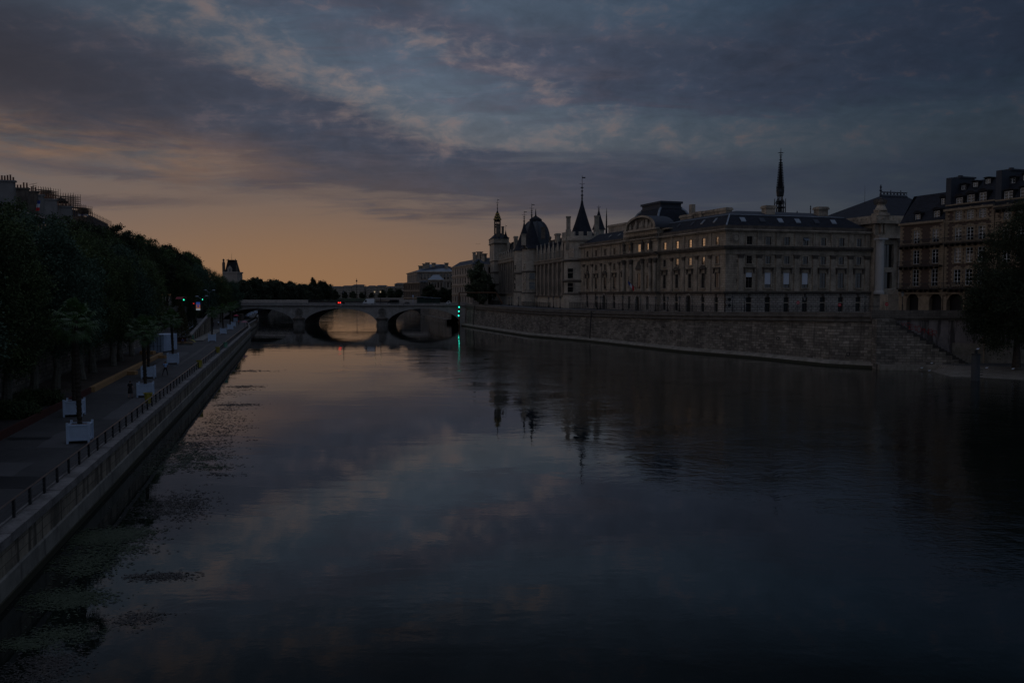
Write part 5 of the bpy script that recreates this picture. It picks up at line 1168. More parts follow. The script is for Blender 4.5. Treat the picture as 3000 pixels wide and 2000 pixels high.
s = MB(); FW.box(s, -.3, L, .005, 1.7, zw(699), zw(690)); FW.box(s, -.5, L, .005, .5, zw(690) + .004, zw(657)); s.quad([FWs.p(-22, .3, zw(690)), FWs.p(0, .3, zw(690)), FWs.p(0, .3, zw(686)), FWs.p(-22, .3, zw(686))])
u = FW.u(2575); FW.box(s, u - .8, u - .25, .51, 1.2, zw(684), zw(657)); FW.box(s, u + .25, u + .8, .51, 1.2, zw(684), zw(657)); s.build('entablature', M_trim, west)
s = MB(); FW.box(s, -1.2, L, .004, 2.1, zw(656.8), zw(647)); FW.box(s, -.9, L, -.6, 1.4, zw(647) + .004, zw(633))
FWs.box(s, -22, -.01, .004, 1.5, zw(656.8), zw(647)); FWs.box(s, -22, -.01, -.5, .9, zw(647) + .004, zw(633))
for i in range(14): FW.box(s, i * 1.6 - .7, i * 1.6 - .3, 1.41, 1.6, zw(643), zw(639))
for i in range(14): FWs.box(s, -21 + i * 1.55, -20.6 + i * 1.55, .91, 1.1, zw(643), zw(639))
s.build('cornice_balustrade', M_trim, west)
u = FW.u(2572); s = MB(); FW.box(s, u - 1.7, u + 1.7, -1, 1.6, zw(633), zw(626)); FW.box(s, u - 1.2, u + 1.2, -.8, 1.2, zw(626), zw(615)); q = FW.p(u, .3, 0)
s.lathe(q.x, q.y, [(1.5, zw(618)), (1.2, zw(610)), (.9, zw(603)), (1.0, zw(600))], 12); s.build('statue_pedestal', M_trim, west)
s = MB(); s.lathe(q.x, q.y, [(.55, zw(603)), (.75, zw(594)), (.55, zw(588)), (.25, zw(585)), (.3, zw(582)), (.05, zw(580))], 10)
for sg_ in (-1, 1): s.quad([(q.x, q.y, zw(588)), (q.x + sg_ * .8, q.y + .1, zw(583)), (q.x + sg_ * 1.75, q.y + .3, zw(588)), (q.x + sg_ * 1.4, q.y + .3, zw(602)), (q.x + sg_ * .5, q.y + .1, zw(600))]); s.quad([(q.x, q.y + .5, zw(588)), (q.x + sg_ * .8, q.y + .6, zw(583)), (q.x + sg_ * 1.75, q.y + .5, zw(588)), (q.x + sg_ * 1.4, q.y + .6, zw(602)), (q.x + sg_ * .5, q.y + .5, zw(600))])
s.build('eagle_statue', M_soot, west, False)
zr1 = FW.z(2577, 573, -14); r0 = [FW.p(-.5, -.8, zw(636)), FW.p(L + 12, -.8, zw(636)), FW.p(L + 12, -30, zw(636)), FW.p(-.5, -30, zw(636))]
u_ = FW.u(2573, -15); rL, rR = FW.p(u_, -15, zr1), FW.p(L + 8, -15, zr1); s = MB(); s.quad([r0[0], r0[1], rR, rL]); s.quad([r0[3], r0[0], rL]); s.quad([r0[2], r0[3], rL, rR]); s.build('roof', M_slate, west)
s = MB(); N_ = int((rR - rL).length / 1.0); dr_ = (rR - rL) / N_; s.tube(rL, rR, .28, 4)
for i in range(N_):
    p = rL + dr_ * i; s.tube(p, p + Vector((0, 0, 1.7 if i % 3 == 0 else 1.25)), .12, 4)
    pc_ = p + dr_ * .5 + Vector((0, 0, .7)); 
    for k_ in range(6): a, b = k_ * math.pi / 3, (k_ + 1) * math.pi / 3; s.tube(pc_ + Vector((.36 * math.cos(a), 0, .36 * math.sin(a))), pc_ + Vector((.36 * math.cos(b), 0, .36 * math.sin(b))), .09, 3)
s.tube(rL + Vector((0, 0, 1.15)), rR + Vector((0, 0, 1.15)), .08, 4); s.lathe(rL.x, rL.y, [(.35, rL.z), (.15, rL.z + 1.2), (.45, rL.z + 1.5), (.15, rL.z + 1.8), (.3, rL.z + 2.4), (.05, rL.z + 3.1)], 6); s.build('roof_cresting', M_zincd, west)
s = MB(); u = FW.u(2519, -6)
p0 = at(2510, 628, 232); s.box(-1.3, 1.3, -.9, .9, 0, .5, Matrix.Translation(p0) @ Matrix.Rotation(R(38), 4, 'X')); s.build('skylight', M_zincd, west)
p0 = at(2527, 858, 214); s = MB(); s.tube((p0.x, 214, zat(598, 214)), (p0.x, 214, zat(545, 214)), .05, 4, .02); s.build('mast', M_iron, west)
# outside stair beside the pavilion
st = MB(); q0, q1 = at(2588, 852, 190), at(2634, 858, 186)
for i in range(9): x0 = q0.x + 1.8 + i * .36; st.box(x0, x0 + .37, 187, 189.5, 8, zat(850, 188) - .9 - i * .33)
st.box(q0.x - .3, q0.x + 1.8, 187, 191, 8, zat(850, 188) - .9); 
for i in range(7): st.box(q0.x - .2 + i * .3, q0.x - .08 + i * .3, 186.9, 187.05, zat(850, 188) - .9, zat(850, 188) + .0)
for i in range(10): x0 = q0.x + 1.9 + i * .34; zz_ = zat(850, 188) - .9 - i * .3; st.box(x0, x0 + .12, 186.9, 187.05, zz_ - .2, zz_ + .9)
st.tube((q0.x - .3, 187, zat(849, 188)), (q0.x + 1.8, 187, zat(849, 188)), .13, 5); st.tube((q0.x + 1.8, 187, zat(849, 188)), (q0.x + 5.2, 187, zat(849, 188) - 3), .13, 5)
tag(st.build('outdoor_stair', M_trim), 'stone stair with balustrade descending beside the colonnaded pavilion', 'stair')

# ================================================================== brick and stone houses at the right
FH = Fac((79.0, 175.0), (0.353, -1.0))
def house(label, p0, p1, eave, floors, roof_top, style, wins, chim=None, dormers=(), ref=None, arches=()):
    u0, u1 = FH.u(p0), FH.u(p1); ref = ref or (p0 + p1) / 2; Z = lambda py: FH.z(ref, py)
    t = empty('town_house', FH.p(u0, 0, GZ), label, 'house'); ze = Z(eave); holes = []; WS = []
    for (a, b) in floors:
        for px in wins: u = FH.u(px); w_ = 1.55; holes.append((u - w_ / 2, u + w_ / 2, Z(b), Z(a))); WS.append((u, Z(b), Z(a), w_, (a, b)))
    ah = [(FH.u(px) - hw_, FH.u(px) + hw_, GZ - 1, Z(854 + 6)) for px, hw_ in arches]
    s = MB(); wall(s, FH, u0, u1, Z(860), ze, holes, .35)
    s.quad([FH.p(u0, 0, GZ), FH.p(u0, -12, GZ), FH.p(u0, -12, ze), FH.p(u0, 0, ze)]); s.quad([FH.p(u1, 0, GZ), FH.p(u1, -12, GZ), FH.p(u1, -12, ze), FH.p(u1, 0, ze)]); s.build('brick_wall', M_brick, t)
    s = MB(); wall(s, FH, u0, u1, GZ - 1.5, Z(860), ah, .9, .05); s.build('arcade_wall', M_quoin, t)
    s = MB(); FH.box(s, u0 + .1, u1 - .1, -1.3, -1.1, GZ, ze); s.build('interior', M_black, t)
    # quoins round the openings, at the ends and as bands
    s = MB(); hgt = .42
    cols = [(u0 + .02, 1), (u1 - .02, -1)]; 
    zz_ = Z(858); k = 0
    while zz_ < ze - .5:
        for u, sg_ in cols: L_ = .95 if k % 2 else .6; FH.box(s, min(u, u + sg_ * L_), max(u, u + sg_ * L_), .003, .09, zz_, zz_ + hgt - .05)
        zz_ += hgt; k += 1
    for (u, za_, zb_, w_, fl) in WS:
        zz_ = za_ - .3; k = 0
        while zz_ < zb_ + .3:
            for sg_ in (-1, 1): L_ = .62 if k % 2 else .38; a = u + sg_ * w_ / 2; FH.box(s, min(a, a + sg_ * L_), max(a, a + sg_ * L_), .003, .08, zz_, min(zz_ + hgt - .05, zb_ + .3))
            zz_ += hgt; k += 1
        for j in range(5): a = u - w_ / 2 + w_ * j / 5; FH.box(s, a + .02, a + w_ / 5 - .02, .004, .1 + (.06 if j == 2 else 0), zb_, zb_ + .55 + (.15 if j == 2 else 0))
        FH.box(s, u - w_ / 2 - .1, u + w_ / 2 + .1, .003, .2, za_ - .2, za_ - .003)
    s.build('quoin', M_quoin, t)
    s = MB()
    for (a, b) in floors[:-1]: FH.box(s, u0, u1, .004, .16, Z(a) + 1.15, Z(a) + 1.4) if style != 9 else None
    FH.box(s, u0 - .2, u1, .004, .45, ze - .35, ze + .05); FH.box(s, u0, u1, .06, .35, Z(861), Z(857)); 
    for px, hw_ in arches:
        u = FH.u(px)
        for j in range(11):
            a = math.pi * (j + .5) / 11; c_, s_ = math.cos(a), math.sin(a); zc = Z(866) - .2
            s.tube(FH.p(u + c_ * hw_ * .98, .12, zc + s_ * hw_ * .98), FH.p(u + c_ * hw_ * 1.45, .12, zc + s_ * hw_ * 1.45), .17, 4)
        # spandrels closing the square opening to an arch
        n = 8
        for j in range(n):
            a0, a1 = math.pi * j / n, math.pi * (j + 1) / n; zt2 = Z(860); s.quad([FH.p(u + math.cos(a0) * hw_, -.05, zt2 - hw_ + math.sin(a0) * hw_), FH.p(u + math.cos(a1) * hw_, -.05, zt2 - hw_ + math.sin(a1) * hw_), FH.p(u + math.cos(a1) * hw_, -.05, zt2), FH.p(u + math.cos(a0) * hw_, -.05, zt2)])
    s.build('stone_band', M_quoin, t)
    for (u, za_, zb_, w_, fl) in WS: window(FH, t, u, za_, zb_, w_, bars=(1, 3), fm=M_wframe)
    # balconies with iron rails on two floors
    for (a, b) in style:
        s = MB(); zb_ = Z(b) - .1; FH.box(s, u0 + .3, u1 - .1, .1, 1.0, zb_ - .2, zb_); s.tube(FH.p(u0 + .3, 1, zb_ + 1), FH.p(u1 - .1, 1, zb_ + 1), .045, 4); s.tube(FH.p(u0 + .3, 1, zb_ + .15), FH.p(u1 - .1, 1, zb_ + .15), .03, 4)
        n = int((u1 - u0 - .4) / .22)
        for j in range(n): x = u0 + .35 + j * .22; s.tube(FH.p(x, 1, zb_), FH.p(x, 1, zb_ + 1), .022, 3)
        for j in range(int((u1 - u0) / 1.3)): x = u0 + .6 + j * 1.3; FH.box(s, x - .1, x + .1, .1, .8, zb_ - .7, zb_ - .21)
        s.build('balcony', M_iron, t)
    # roof
    s = MB(); zt = Z(roof_top); s.quad([FH.p(u0 - .2, .2, ze), FH.p(u1, .2, ze), FH.p(u1, -3.3, zt - .3), FH.p(u0 - .2 + (1.0 if chim is None else 0), -3.3, zt - .3)]); s.quad([FH.p(u0, -3.3, zt - .3), FH.p(u1, -3.3, zt - .3), FH.p(u1, -6, zt), FH.p(u0, -6, zt)])
    for u in (u0 - .1, u1 - .02): s.quad([FH.p(u, .2, ze), FH.p(u, -12, ze), FH.p(u, -6, zt), FH.p(u, -3.3, zt - .3)])
    s.build('roof', M_slate, t)
    for (px, a, b, w_, curved) in dormers:
        f = (Z(b) - ze) / (zt - ze); off = .1 - 3.4 * max(0, f) ; u = FH.u(px, off); s = MB(); za_, zb_ = Z(b), Z(a)
        wall(s, FH, u - w_ / 2 - .2, u + w_ / 2 + .2, za_ - .1, zb_ + .25, [(u - w_ / 2, u + w_ / 2, za_, zb_)], .2, off)
        for sg_ in (-1, 1): x = u + sg_ * (w_ / 2 + .2); s.quad([FH.p(x, off, za_ - .1), FH.p(x, off - 2.5, za_ - .1), FH.p(x, off - 2.5, zb_ + .25), FH.p(x, off, zb_ + .25)])
        n = 6
        for j in range(n):
            a0, a1 = math.pi * j / n, math.pi * (j + 1) / n; R_ = w_ / 2 + .35; hh_ = .55 if curved else .22
            q = lambda t_, o_: FH.p(u - R_ * math.cos(t_), o_, zb_ + .2 + hh_ * math.sin(t_)); s.quad([q(a0, off + .25), q(a1, off + .25), q(a1, off - 2.5), q(a0, off - 2.5)]); s.quad([q(a0, off + .25), q(a1, off + .25), FH.p(u, off + .25, zb_ + .2)])
        d_ = s.build('dormer', M_slate2, t); window(FH, t, u, za_, zb_, w_, off=off - .15, bars=(1, 2), fm=M_wframe)
    return t, u0, u1, ze, zt, Z
ha = house('two bay brick and stone house with arcade, lower one beside the colonnaded pavilion', 2634, 2762, 650, [(674, 713), (732, 773), (789, 838)], 560, ((0, 716), (0, 777), (0, 843)), (2682, 2737), None, [(2683, 626, 645, 1.3, 1), (2738, 622, 644, 1.45, 1), (2755, 585, 602, .9, 1)], arches=((2674, 1.55), (2741, 1.55)), ref=2700)
hb = house('taller brick and stone house with two rows of dormers, partly hidden by riverside tree', 2764, 2907, 608, [(616, 645), (665, 705), (725, 768), (788, 835)], 520, ((0, 707), (0, 842)), (2803, 2837, 2872), 1, [(2803, 576, 598, 1.5, 1), (2836, 571, 597, 1.6, 1), (2871, 569, 596, 1.5, 1), (2814, 536, 549, 1.1, 0), (2848, 532, 545, 1.1, 0), (2884, 527, 540, 1.1, 0)], arches=((2798, 1.9), (2880, 1.9)), ref=2825)
hc = house('tallest brick house at the right picture edge behind the riverside tree', 2909, 3080, 598, [(604, 645), (665, 705), (725, 768), (788, 835)], 500, ((0, 605),), (2945, 2985, 3030), 1, [(2954, 516, 531, 1.3, 0), (2995, 511, 526, 1.3, 0), (2945, 557, 584, 1.7, 0), (2992, 553, 583, 1.7, 0)], arches=((2960, 1.9),), ref=2960)
for (t_, u0, u1, ze, zt, Z) in (hb, hc):
    s = MB(); FH.box(s, u0 - .3, u0 + .9, -6, -.2, ze, zt + .5); FH.box(s, u0 - .5, u0 + 1.1, -6.2, -2.2, zt + .5, zt + .8); FH.box(s, u0, u0 + .5, -3.5, -2.8, zt + .8, zt + 1.1); s.build('chimney', M_zincd, t_)
s = MB(); u = FH.u(2763); q0, q1 = FH.p(u, .2, GZ), FH.p(u, .2, ha[3]); s.tube(q0, q1, .1, 6); s.build('downpipe', M_quoin, hb[0])
# ================================================================== trees
def leaves(n, crown, size, seed, clump=70, spread=.55, up=.3, hang=0.0):
    """crown: list of (cx,cy,cz,rx,ry,rz) lobes; leaves sit in clumps through the outer volume"""
    g = np.random.default_rng(seed); lobes = np.array(crown, float); wts = (lobes[:, 3] * lobes[:, 4] * lobes[:, 5]) ** .66; wts /= wts.sum()
    nc = max(1, n // clump); L = lobes[g.choice(len(lobes), nc, p=wts)]
    d = g.normal(size=(nc, 3)); d /= np.linalg.norm(d, axis=1)[:, None]; r = g.uniform(.4, 1.0, nc) ** .4 * g.uniform(.86, 1.1, nc)
    C = L[:, :3] + d * L[:, 3:6] * r[:, None]; cs = g.uniform(.5, 1.35, nc) * spread
    idx = np.repeat(np.arange(nc), clump); off = g.normal(size=(len(idx), 3)) * cs[idx][:, None]; off[:, 2] *= (.75 + hang)
    P = C[idx] + off; m = len(P)
    a = g.normal(size=(m, 3)); a[:, 2] -= hang * 2; a /= np.linalg.norm(a, axis=1)[:, None]; b = np.cross(a, g.normal(size=(m, 3))); b /= np.linalg.norm(b, axis=1)[:, None]
    s = size * g.uniform(.6, 1.35, m)[:, None]; a = a * s; b = b * s * .55
    V = np.empty((m, 4, 3)); V[:, 0] = P - a; V[:, 1] = P - b * .9; V[:, 2] = P + a; V[:, 3] = P + b
    return V.reshape(-1, 3)
def leafmesh(name, V, m):
    me = bpy.data.meshes.new(name); n = len(V) // 4; me.vertices.add(len(V)); me.vertices.foreach_set('co', V.astype(np.float32).ravel())
    me.loops.add(n * 4); me.loops.foreach_set('vertex_index', np.arange(n * 4, dtype=np.int32)); me.polygons.add(n); me.polygons.foreach_set('loop_start', np.arange(0, n * 4, 4, dtype=np.int32)); me.polygons.foreach_set('loop_total', np.full(n, 4, dtype=np.int32))
    me.update(calc_edges=True); me.materials.append(m); return me
def trunkmesh(name, h, r, seed, m, limbs=7, crown0=.35, spread=3.2, top=None):
    rr = random.Random(seed); s = MB(); top = top or h; pts = []; x = y = 0
    for k in range(7): pts.append((x, y, h * k / 6)); x += rr.uniform(-.22, .22); y += rr.uniform(-.22, .22)
    for k, (a, b) in enumerate(zip(pts, pts[1:])): s.tube(a, b, r * (1 - .13 * k) * (1.25 if k == 0 else 1), 9, r * (1 - .13 * (k + 1)))
    for k in range(limbs):
        t = crown0 + (1 - crown0) * k / limbs; i = min(5, int(t * 6)); b0 = Vector(pts[i]).lerp(Vector(pts[i + 1]), t * 6 - i); an = k * 2.4 + rr.uniform(-.4, .4); L = spread * rr.uniform(.7, 1.1) * (1.15 - t * .6)
        mid = b0 + Vector((math.cos(an) * L * .5, math.sin(an) * L * .5, L * .55)); e = mid + Vector((math.cos(an) * L * .5, math.sin(an) * L * .5, L * rr.uniform(.3, .8))); s.tube(b0, mid, r * .38, 6, r * .22); s.tube(mid, e, r * .22, 5, r * .05)
        for j in range(3): a2 = an + rr.uniform(-1.2, 1.2); s.tube(mid.lerp(e, .3 * j), mid.lerp(e, .3 * j) + Vector((math.cos(a2), math.sin(a2), rr.uniform(.2, 1))) * L * .4, r * .12, 4, r * .02)
    return mesh_of(s, name, m)
def lobes(rr, h0, h1, r, n, top=.5):
    out = []
    for k in range(n):
        t = k / (n - 1); zz_ = h0 + (h1 - h0) * t; env = math.sin(math.pi * min(1, .22 + t * .74)) ** .6; an = k * 2.399; d_ = r * .74 * env * rr.uniform(.35, 1); lr = r * env * rr.uniform(.22, .42)
        out.append((math.cos(an) * d_, math.sin(an) * d_, zz_, lr, lr, lr * rr.uniform(.8, 1.15)))
    return out
TV = {}
def variant(key, n, h0, h1, r, size, seed, lm, tm, trh, trr, nl=16, **kw):
    rr = random.Random(seed); TV[key] = (leafmesh('crown', leaves(n, lobes(rr, h0, h1, r, nl), size, seed, **kw), lm), trunkmesh('trunk', trh, trr, seed, tm, spread=r * .7))
for i in range(4): variant(('bank', i), 64000, 5.0, 17.2, 5.6, .115, 20 + i, M_leafc if i % 3 else M_leaf, M_bark_pale, 14, .42, 34, clump=40, spread=.36, hang=.3)
for i in range(4): variant(('quay', i), 46000, 5.0, 14.4, 5.2, .15, 40 + i, M_leaf if i % 2 else M_leafd, M_bark, 11, .32, 28, clump=40, spread=.36)
for i in range(4): variant(('far', i), 9000, 2.0, 11.5, 5.6, .42, 60 + i, M_leaff if i % 2 else M_leafd, M_bark, 8, .3, 18, clump=45, spread=.55)
def tree(key, x, y, z_, sc_, label, cat='tree', group=None, name='broadleaf_tree', seed=None):
    cm_, tm_ = TV[key]; t = empty(name, (x, y, z_), label, cat, group); rr = random.Random(seed if seed is not None else int(x * 31 + y * 17)); rz = rr.uniform(0, 6.28)
    t.rotation_euler = (0, 0, rz); t.scale = (sc_ * rr.uniform(.93, 1.07), sc_ * rr.uniform(.93, 1.07), sc_)
    for nm, me in (('crown', cm_), ('trunk', tm_)): o = bpy.data.objects.new(nm, me); col.objects.link(o); o.parent = t
    return t
# lower terrace row: pale trunks standing in gravel in front of the wall
bank = [(34, 1.1), (44, 1.08), (53, 1.06), (62, 1.0), (71, .94), (80, 1.0), (90, .95), (99, .98), (108, .97), (118, .97), (127, .96), (137, .92), (147, .9)]
lab_b = ['pale trunked tree on the deck behind rust red edging', 'pale trunked tree on the gravel behind timber edging']
for i, (y, s_) in enumerate(bank):
    x = (KL(y) + WLx(y)) / 2 + .3 + rnd.uniform(-.8, .8)
    tree(('bank', i % 4), x, y, WZ + .3, s_, (lab_b[0] if y < 86 else lab_b[1]) + ', %s' % ['nearest', 'second', 'third', 'fourth', 'fifth', 'sixth', 'seventh', 'eighth', 'ninth', 'tenth', 'eleventh', 'twelfth', 'farthest'][i], group='pale trunked trees along the lower terrace')
# upper street row
ORD = ['first', 'second', 'third', 'fourth', 'fifth', 'sixth', 'seventh', 'eighth', 'ninth', 'tenth', 'eleventh', 'twelfth', 'thirteenth', 'fourteenth', 'fifteenth', 'sixteenth', 'seventeenth', 'eighteenth', 'nineteenth', 'twentieth', 'twenty first']
k = 0
for y in (62, 76, 90, 104, 118, 132, 146, 160, 173, 186, 199, 212, 226, 240, 255, 270, 286, 302, 318):
    x = WLx(y) - 5.5 + rnd.uniform(-.8, .8); f = .8 if y < 100 else .94 if y < 140 else 1.2
    tree(('quay', k % 4), x, y, UZ, f * rnd.uniform(.86, 1.12), 'green street tree just behind the left retaining wall, ' + ORD[k] + ' from the camera', group='street trees on the upper left quay'); k += 1
for j, y in enumerate((80, 108, 136, 165, 194, 222, 250, 280, 306)):
    x = WLx(y) - 14 + rnd.uniform(-1, 1); tree(('quay', (k + 1) % 4), x, y, UZ, (.7 if y < 150 else 1.22) * rnd.uniform(.92, 1.1), 'street tree in the row next to the left buildings, ' + ORD[j] + ' from the camera', group='second row of street trees on the left'); k += 1
for j, (y, dx, f) in enumerate(((238, 1, 1.08), (254, 2, 1.08), (271, 3, 1.05), (288, 5, 1.0), (304, 7, .96), (320, 10, .86))): tree(('bank', j % 4), WLx(y) + dx, y, WZ, f, 'tall dark tree rooted on the lower quay by the bridge, ' + ORD[j] + ' from the camera', group='trees on the lower quay by the bridge')
# mass beyond the bridge, each tree its own
prof = [(640, 822), (665, 826), (690, 818), (712, 812), (735, 808), (757, 806), (782, 812), (806, 811), (832, 822), (852, 819), (872, 824), (897, 827), (919, 808), (936, 822), (957, 842), (985, 852), (1010, 851), (1035, 850), (1060, 854), (1088, 855), (1120, 846), (1145, 840), (1168, 842)]
for i, (px, py) in enumerate(prof):
    Yt = (np.interp(px, [640, 700, 757, 800, 850, 893, 925, 960], [440, 470, 500, 545, 610, 700, 790, 890]) if px < 960 else 930 + (i % 3) * 25); Yt = float(Yt); c = at(px, 858, Yt); zt_ = zat(py, Yt); b0 = 5.0 if px < 960 else 6; s_ = (zt_ - b0) / 13.4
    t = tree(('far', i % 4), c.x, Yt, b0, s_, ('dark riverside tree behind the left half of the bridge, ' + ORD[i] + ' from the left' if px < 960 else 'distant green tree beyond the second bridge, ' + ORD[i - 15] + ' from the left') if px != 919 else 'tallest narrow tree of the dark row behind the bridge', group='trees beyond the bridge'); 
    if px == 919: t.scale = (s_ * .5, s_ * .5, s_)
    if px < 960: tree(('far', (i + 2) % 4), c.x + 2, Yt + 28, b0, s_ * .93, 'dark tree in the back row behind the bridge, ' + ORD[i] + ' from the left', group='second row trees beyond the bridge')
for px, Yt, zt_py, b0, lb in ((1262, 400, 828, 8, 'dark tree in front of the pale roofed hall beyond the bridge'), (1300, 402, 838, 8, 'dark tree by the bus shelters beyond the bridge'), (1330, 430, 836, 8, 'small dark tree beside the banded commercial court building')):
    c = at(px, 858, Yt); s_ = (zat(zt_py, Yt) - b0) / 13.4; tree(('far', 0), c.x, Yt, b0, s_, lb)
c = at(1405, 858, 362); s_ = (zat(752, 362) - 8) / 13.6; t = tree(('far', 1), c.x, 362, 8, s_, 'dense dark tree between the commercial court and the clock tower'); t.scale = (s_ * .66, s_ * .66, s_)
c2 = at(1424, 858, 389); tree(('far', 2), c2.x, 392, 8, (zat(790, 392) - 8) / 13.4, 'smaller dark tree pressed against the foot of the clock tower').scale = (.75, .75, 1.2)
# big tree on the right bank landing
rr = random.Random(77); V = leaves(90000, [(x_, y_, z_, r_, r_, r_) for x_, y_, z_, r_ in ((0, 0, 11, 5.2), (-3.5, 0, 9, 4), (3.5, 1, 13, 4.5), (-1, 1, 17, 4.3), (-5.2, -1, 13, 2.8), (1, -1, 21, 3.6), (4, 0, 19, 3.8), (-3, 0, 5.8, 3), (4, 0, 6.5, 4), (6, 0, 12, 4), (-6.0, 0, 8.8, 2.2), (-3.4, 0, 20, 1.8), (2.5, 0, 24, 2.4), (-5.8, 0, 16, 1.3), (-7.2, 0, 11, 1.5), (0, 0, 25, 1.4), (-2.2, 0, 22.5, 1.3), (-6.8, 0, 6.6, 1.3))], .15, 99, clump=50, spread=.6)
c = at(2985, 858, 136); tr = empty('riverside_tree', (c.x, 136, 1.05), 'large leafy tree on the right landing hiding part of the brick houses', 'tree')
for nm, me in (('crown', leafmesh('crown', V, M_leafd)), ('trunk', trunkmesh('trunk', 18, .55, 5, M_bark, 9, .2, 5))): o = bpy.data.objects.new(nm, me); col.objects.link(o); o.parent = tr
# potted conifers beside the ramp
def conifer(x, y, h, r, lb, seed):
    g = np.random.default_rng(seed); n = 5200; t = g.random(n) ** .8; a = g.uniform(0, 6.283, n); rad = r * (1 - t) ** .8 * g.uniform(.5, 1.05, n) + .05
    P = np.stack([rad * np.cos(a), rad * np.sin(a), .9 + t * (h - .9)], 1); d = g.normal(size=(n, 3)); d[:, 2] = abs(d[:, 2]); d /= np.linalg.norm(d, axis=1)[:, None]; b = np.cross(d, g.normal(size=(n, 3))); b /= np.linalg.norm(b, axis=1)[:, None]
    V = np.stack([P - d * .16, P - b * .06, P + d * .16, P + b * .06], 1).reshape(-1, 3)
    tt = empty('potted_conifer', (x, y, WZ), lb, 'tree', 'potted conifers beside the ramp'); s = MB(); s.tube((x, y, WZ + .8), (x, y, WZ + h * .8), .09, 6, .03); s.build('trunk', M_bark, tt)
    o = bpy.data.objects.new('crown', leafmesh('crown', V, M_leafd if seed % 2 else mat('russet_foliage', (.07, .062, .02), c2=(.04, .04, .015)))); col.objects.link(o); o.parent = tt
    s = MB(); s.box(x - .7, x + .7, y - .7, y + .7, WZ, WZ + 1.1); s.build('pot', M_rusted, tt)
for i, (px, py, h, r, lb) in enumerate(((533, 1003, 9.0, 1.8, 'russet conical conifer in dark tub, nearest the bench'), (561, 986, 8.4, 1.9, 'dark green conifer just behind the foot of the ramp wall'), (528, 985, 9.5, 1.5, 'narrow dark conifer behind the russet conifer'), (592, 955, 8.5, 1.8, 'small farther conifer on the ramp under the street trees'))):
    c = gnd(px, py, WZ); conifer(c.x, c.y, h, r, lb, i)
# low shrubs on the deck
for i, (px, py, sx, lb) in enumerate(((30, 1222, 2.2, 'low round shrub by the lamp stem at the left edge'), (112, 1184, 2.0, 'low planting at the foot of a pale tree'))):
    c = gnd(px, py, WZ + .3); V = leaves(5200, [(0, 0, .6, sx, sx * .8, .7), (sx * .4, 0, .5, sx * .6, sx * .6, .5)], .11, 300 + i, clump=26, spread=.22); o = bpy.data.objects.new('shrub', leafmesh('shrub', V, M_leaf)); o.location = (c.x, c.y, WZ + .3); col.objects.link(o); tag(o, lb, 'shrub')

# ================================================================== palms in white box planters
pl = MB(); hw = .67
for x0, x1, y0, y1 in ((-hw, hw, -hw, -hw + .06), (-hw, hw, hw - .06, hw), (-hw, -hw + .06, -hw + .062, hw - .062), (hw - .06, hw, -hw + .062, hw - .062)): pl.box(x0, x1, y0, y1, .2, 1.32)
panel_mesh = mesh_of(pl, 'panel', M_white); pl = MB(); pl.box(-hw - .05, hw + .05, -hw - .05, -hw - .002, .2, .32); pl.box(-hw - .05, hw + .05, -hw - .05, -hw - .002, 1.22, 1.3); rim_mesh = mesh_of(pl, 'rim', M_white)
pl = MB(); pl.box(-.07, .07, -.07, .07, 0, 1.46); corner_mesh = mesh_of(pl, 'corner_post', M_white); pl = MB(); pl.box(-hw + .065, hw - .065, -hw + .065, hw - .065, .3, 1.22); soil_mesh = mesh_of(pl, 'soil', M_soil)
def frond_mesh(seed):
    rr = random.Random(seed); s = MB()
    for k in range(46):
        az_ = k * 2.399; e = R(78) - R(125) * (k / 46) ** .9 + rr.uniform(-.12, .12); L = rr.uniform(.9, 1.2); d = Vector((math.cos(az_) * math.cos(e), math.sin(az_) * math.cos(e), math.sin(e)))
        hub = d * L + Vector((0, 0, -.25 * L * L * math.cos(e) if e > 0 else -.1)); s.tube((0, 0, 0), hub, .02, 3, .012)
        side = d.cross(Vector((0, 0, 1))); side = side.normalized() if side.length > .01 else Vector((1, 0, 0)); up = side.cross(d)
        for j in range(17):
            th = R(-105 + 210 * j / 16); bl = rr.uniform(.62, .8) * (1 - .25 * abs(th) / 1.9); v = d * math.cos(th) + side * math.sin(th); w_ = (side * math.cos(th) - d * math.sin(th)) * .035
            m_ = hub + v * bl * .6 + up * .05; t_ = hub + v * bl + Vector((0, 0, -.16 - rr.random() * .1)); s.quad([hub, m_ - w_, t_, m_ + w_])
    return s
fm_ = mesh_of(frond_mesh(1), 'fronds', M_palm); fm2 = mesh_of(frond_mesh(2), 'fronds', M_palm)
def palm_trunk(h, seed):
    s = MB(); rr = random.Random(seed); pr = []; n = 46
    for k in range(n + 1): zz_ = h * k / n; pr.append((.13 + .035 * (k % 2) + rr.uniform(-.01, .02) + .04 * (k / n), zz_))
    s.lathe(0, 0, pr, 11); pr2 = []
    for k in range(160): a = rr.uniform(0, 6.28); zz_ = h * rr.uniform(.1, 1); s.tube((.15 * math.cos(a), .15 * math.sin(a), zz_), (.22 * math.cos(a), .22 * math.sin(a), zz_ + .14), .025, 3, .008)
    return mesh_of(s, 'trunk', mat('fibrous_palm_trunk', (.045, .032, .022), c2=(.02, .015, .01), scale=6))
pts_pl = [(224, 1298, 8.5, 'nearest'), (209, 1220, 7.6, 'second, just behind the nearest'), (420, 1163, 6.6, 'third, beside the woman in black'), (430, 1108, 6.3, 'fourth, on the far side of the woman'), (503, 1066, 6.5, 'fifth, behind the man in the blue shirt'), (619, 1000, 6.2, 'sixth, beside the ramp wall'), (652, 979, 6.3, 'seventh along the walkway'), (673, 966, 6.4, 'eighth along the walkway'), (681, 957, 6.4, 'ninth along the walkway'), (688, 942, 6.2, 'farthest before the bridge, near the pink parasol')]
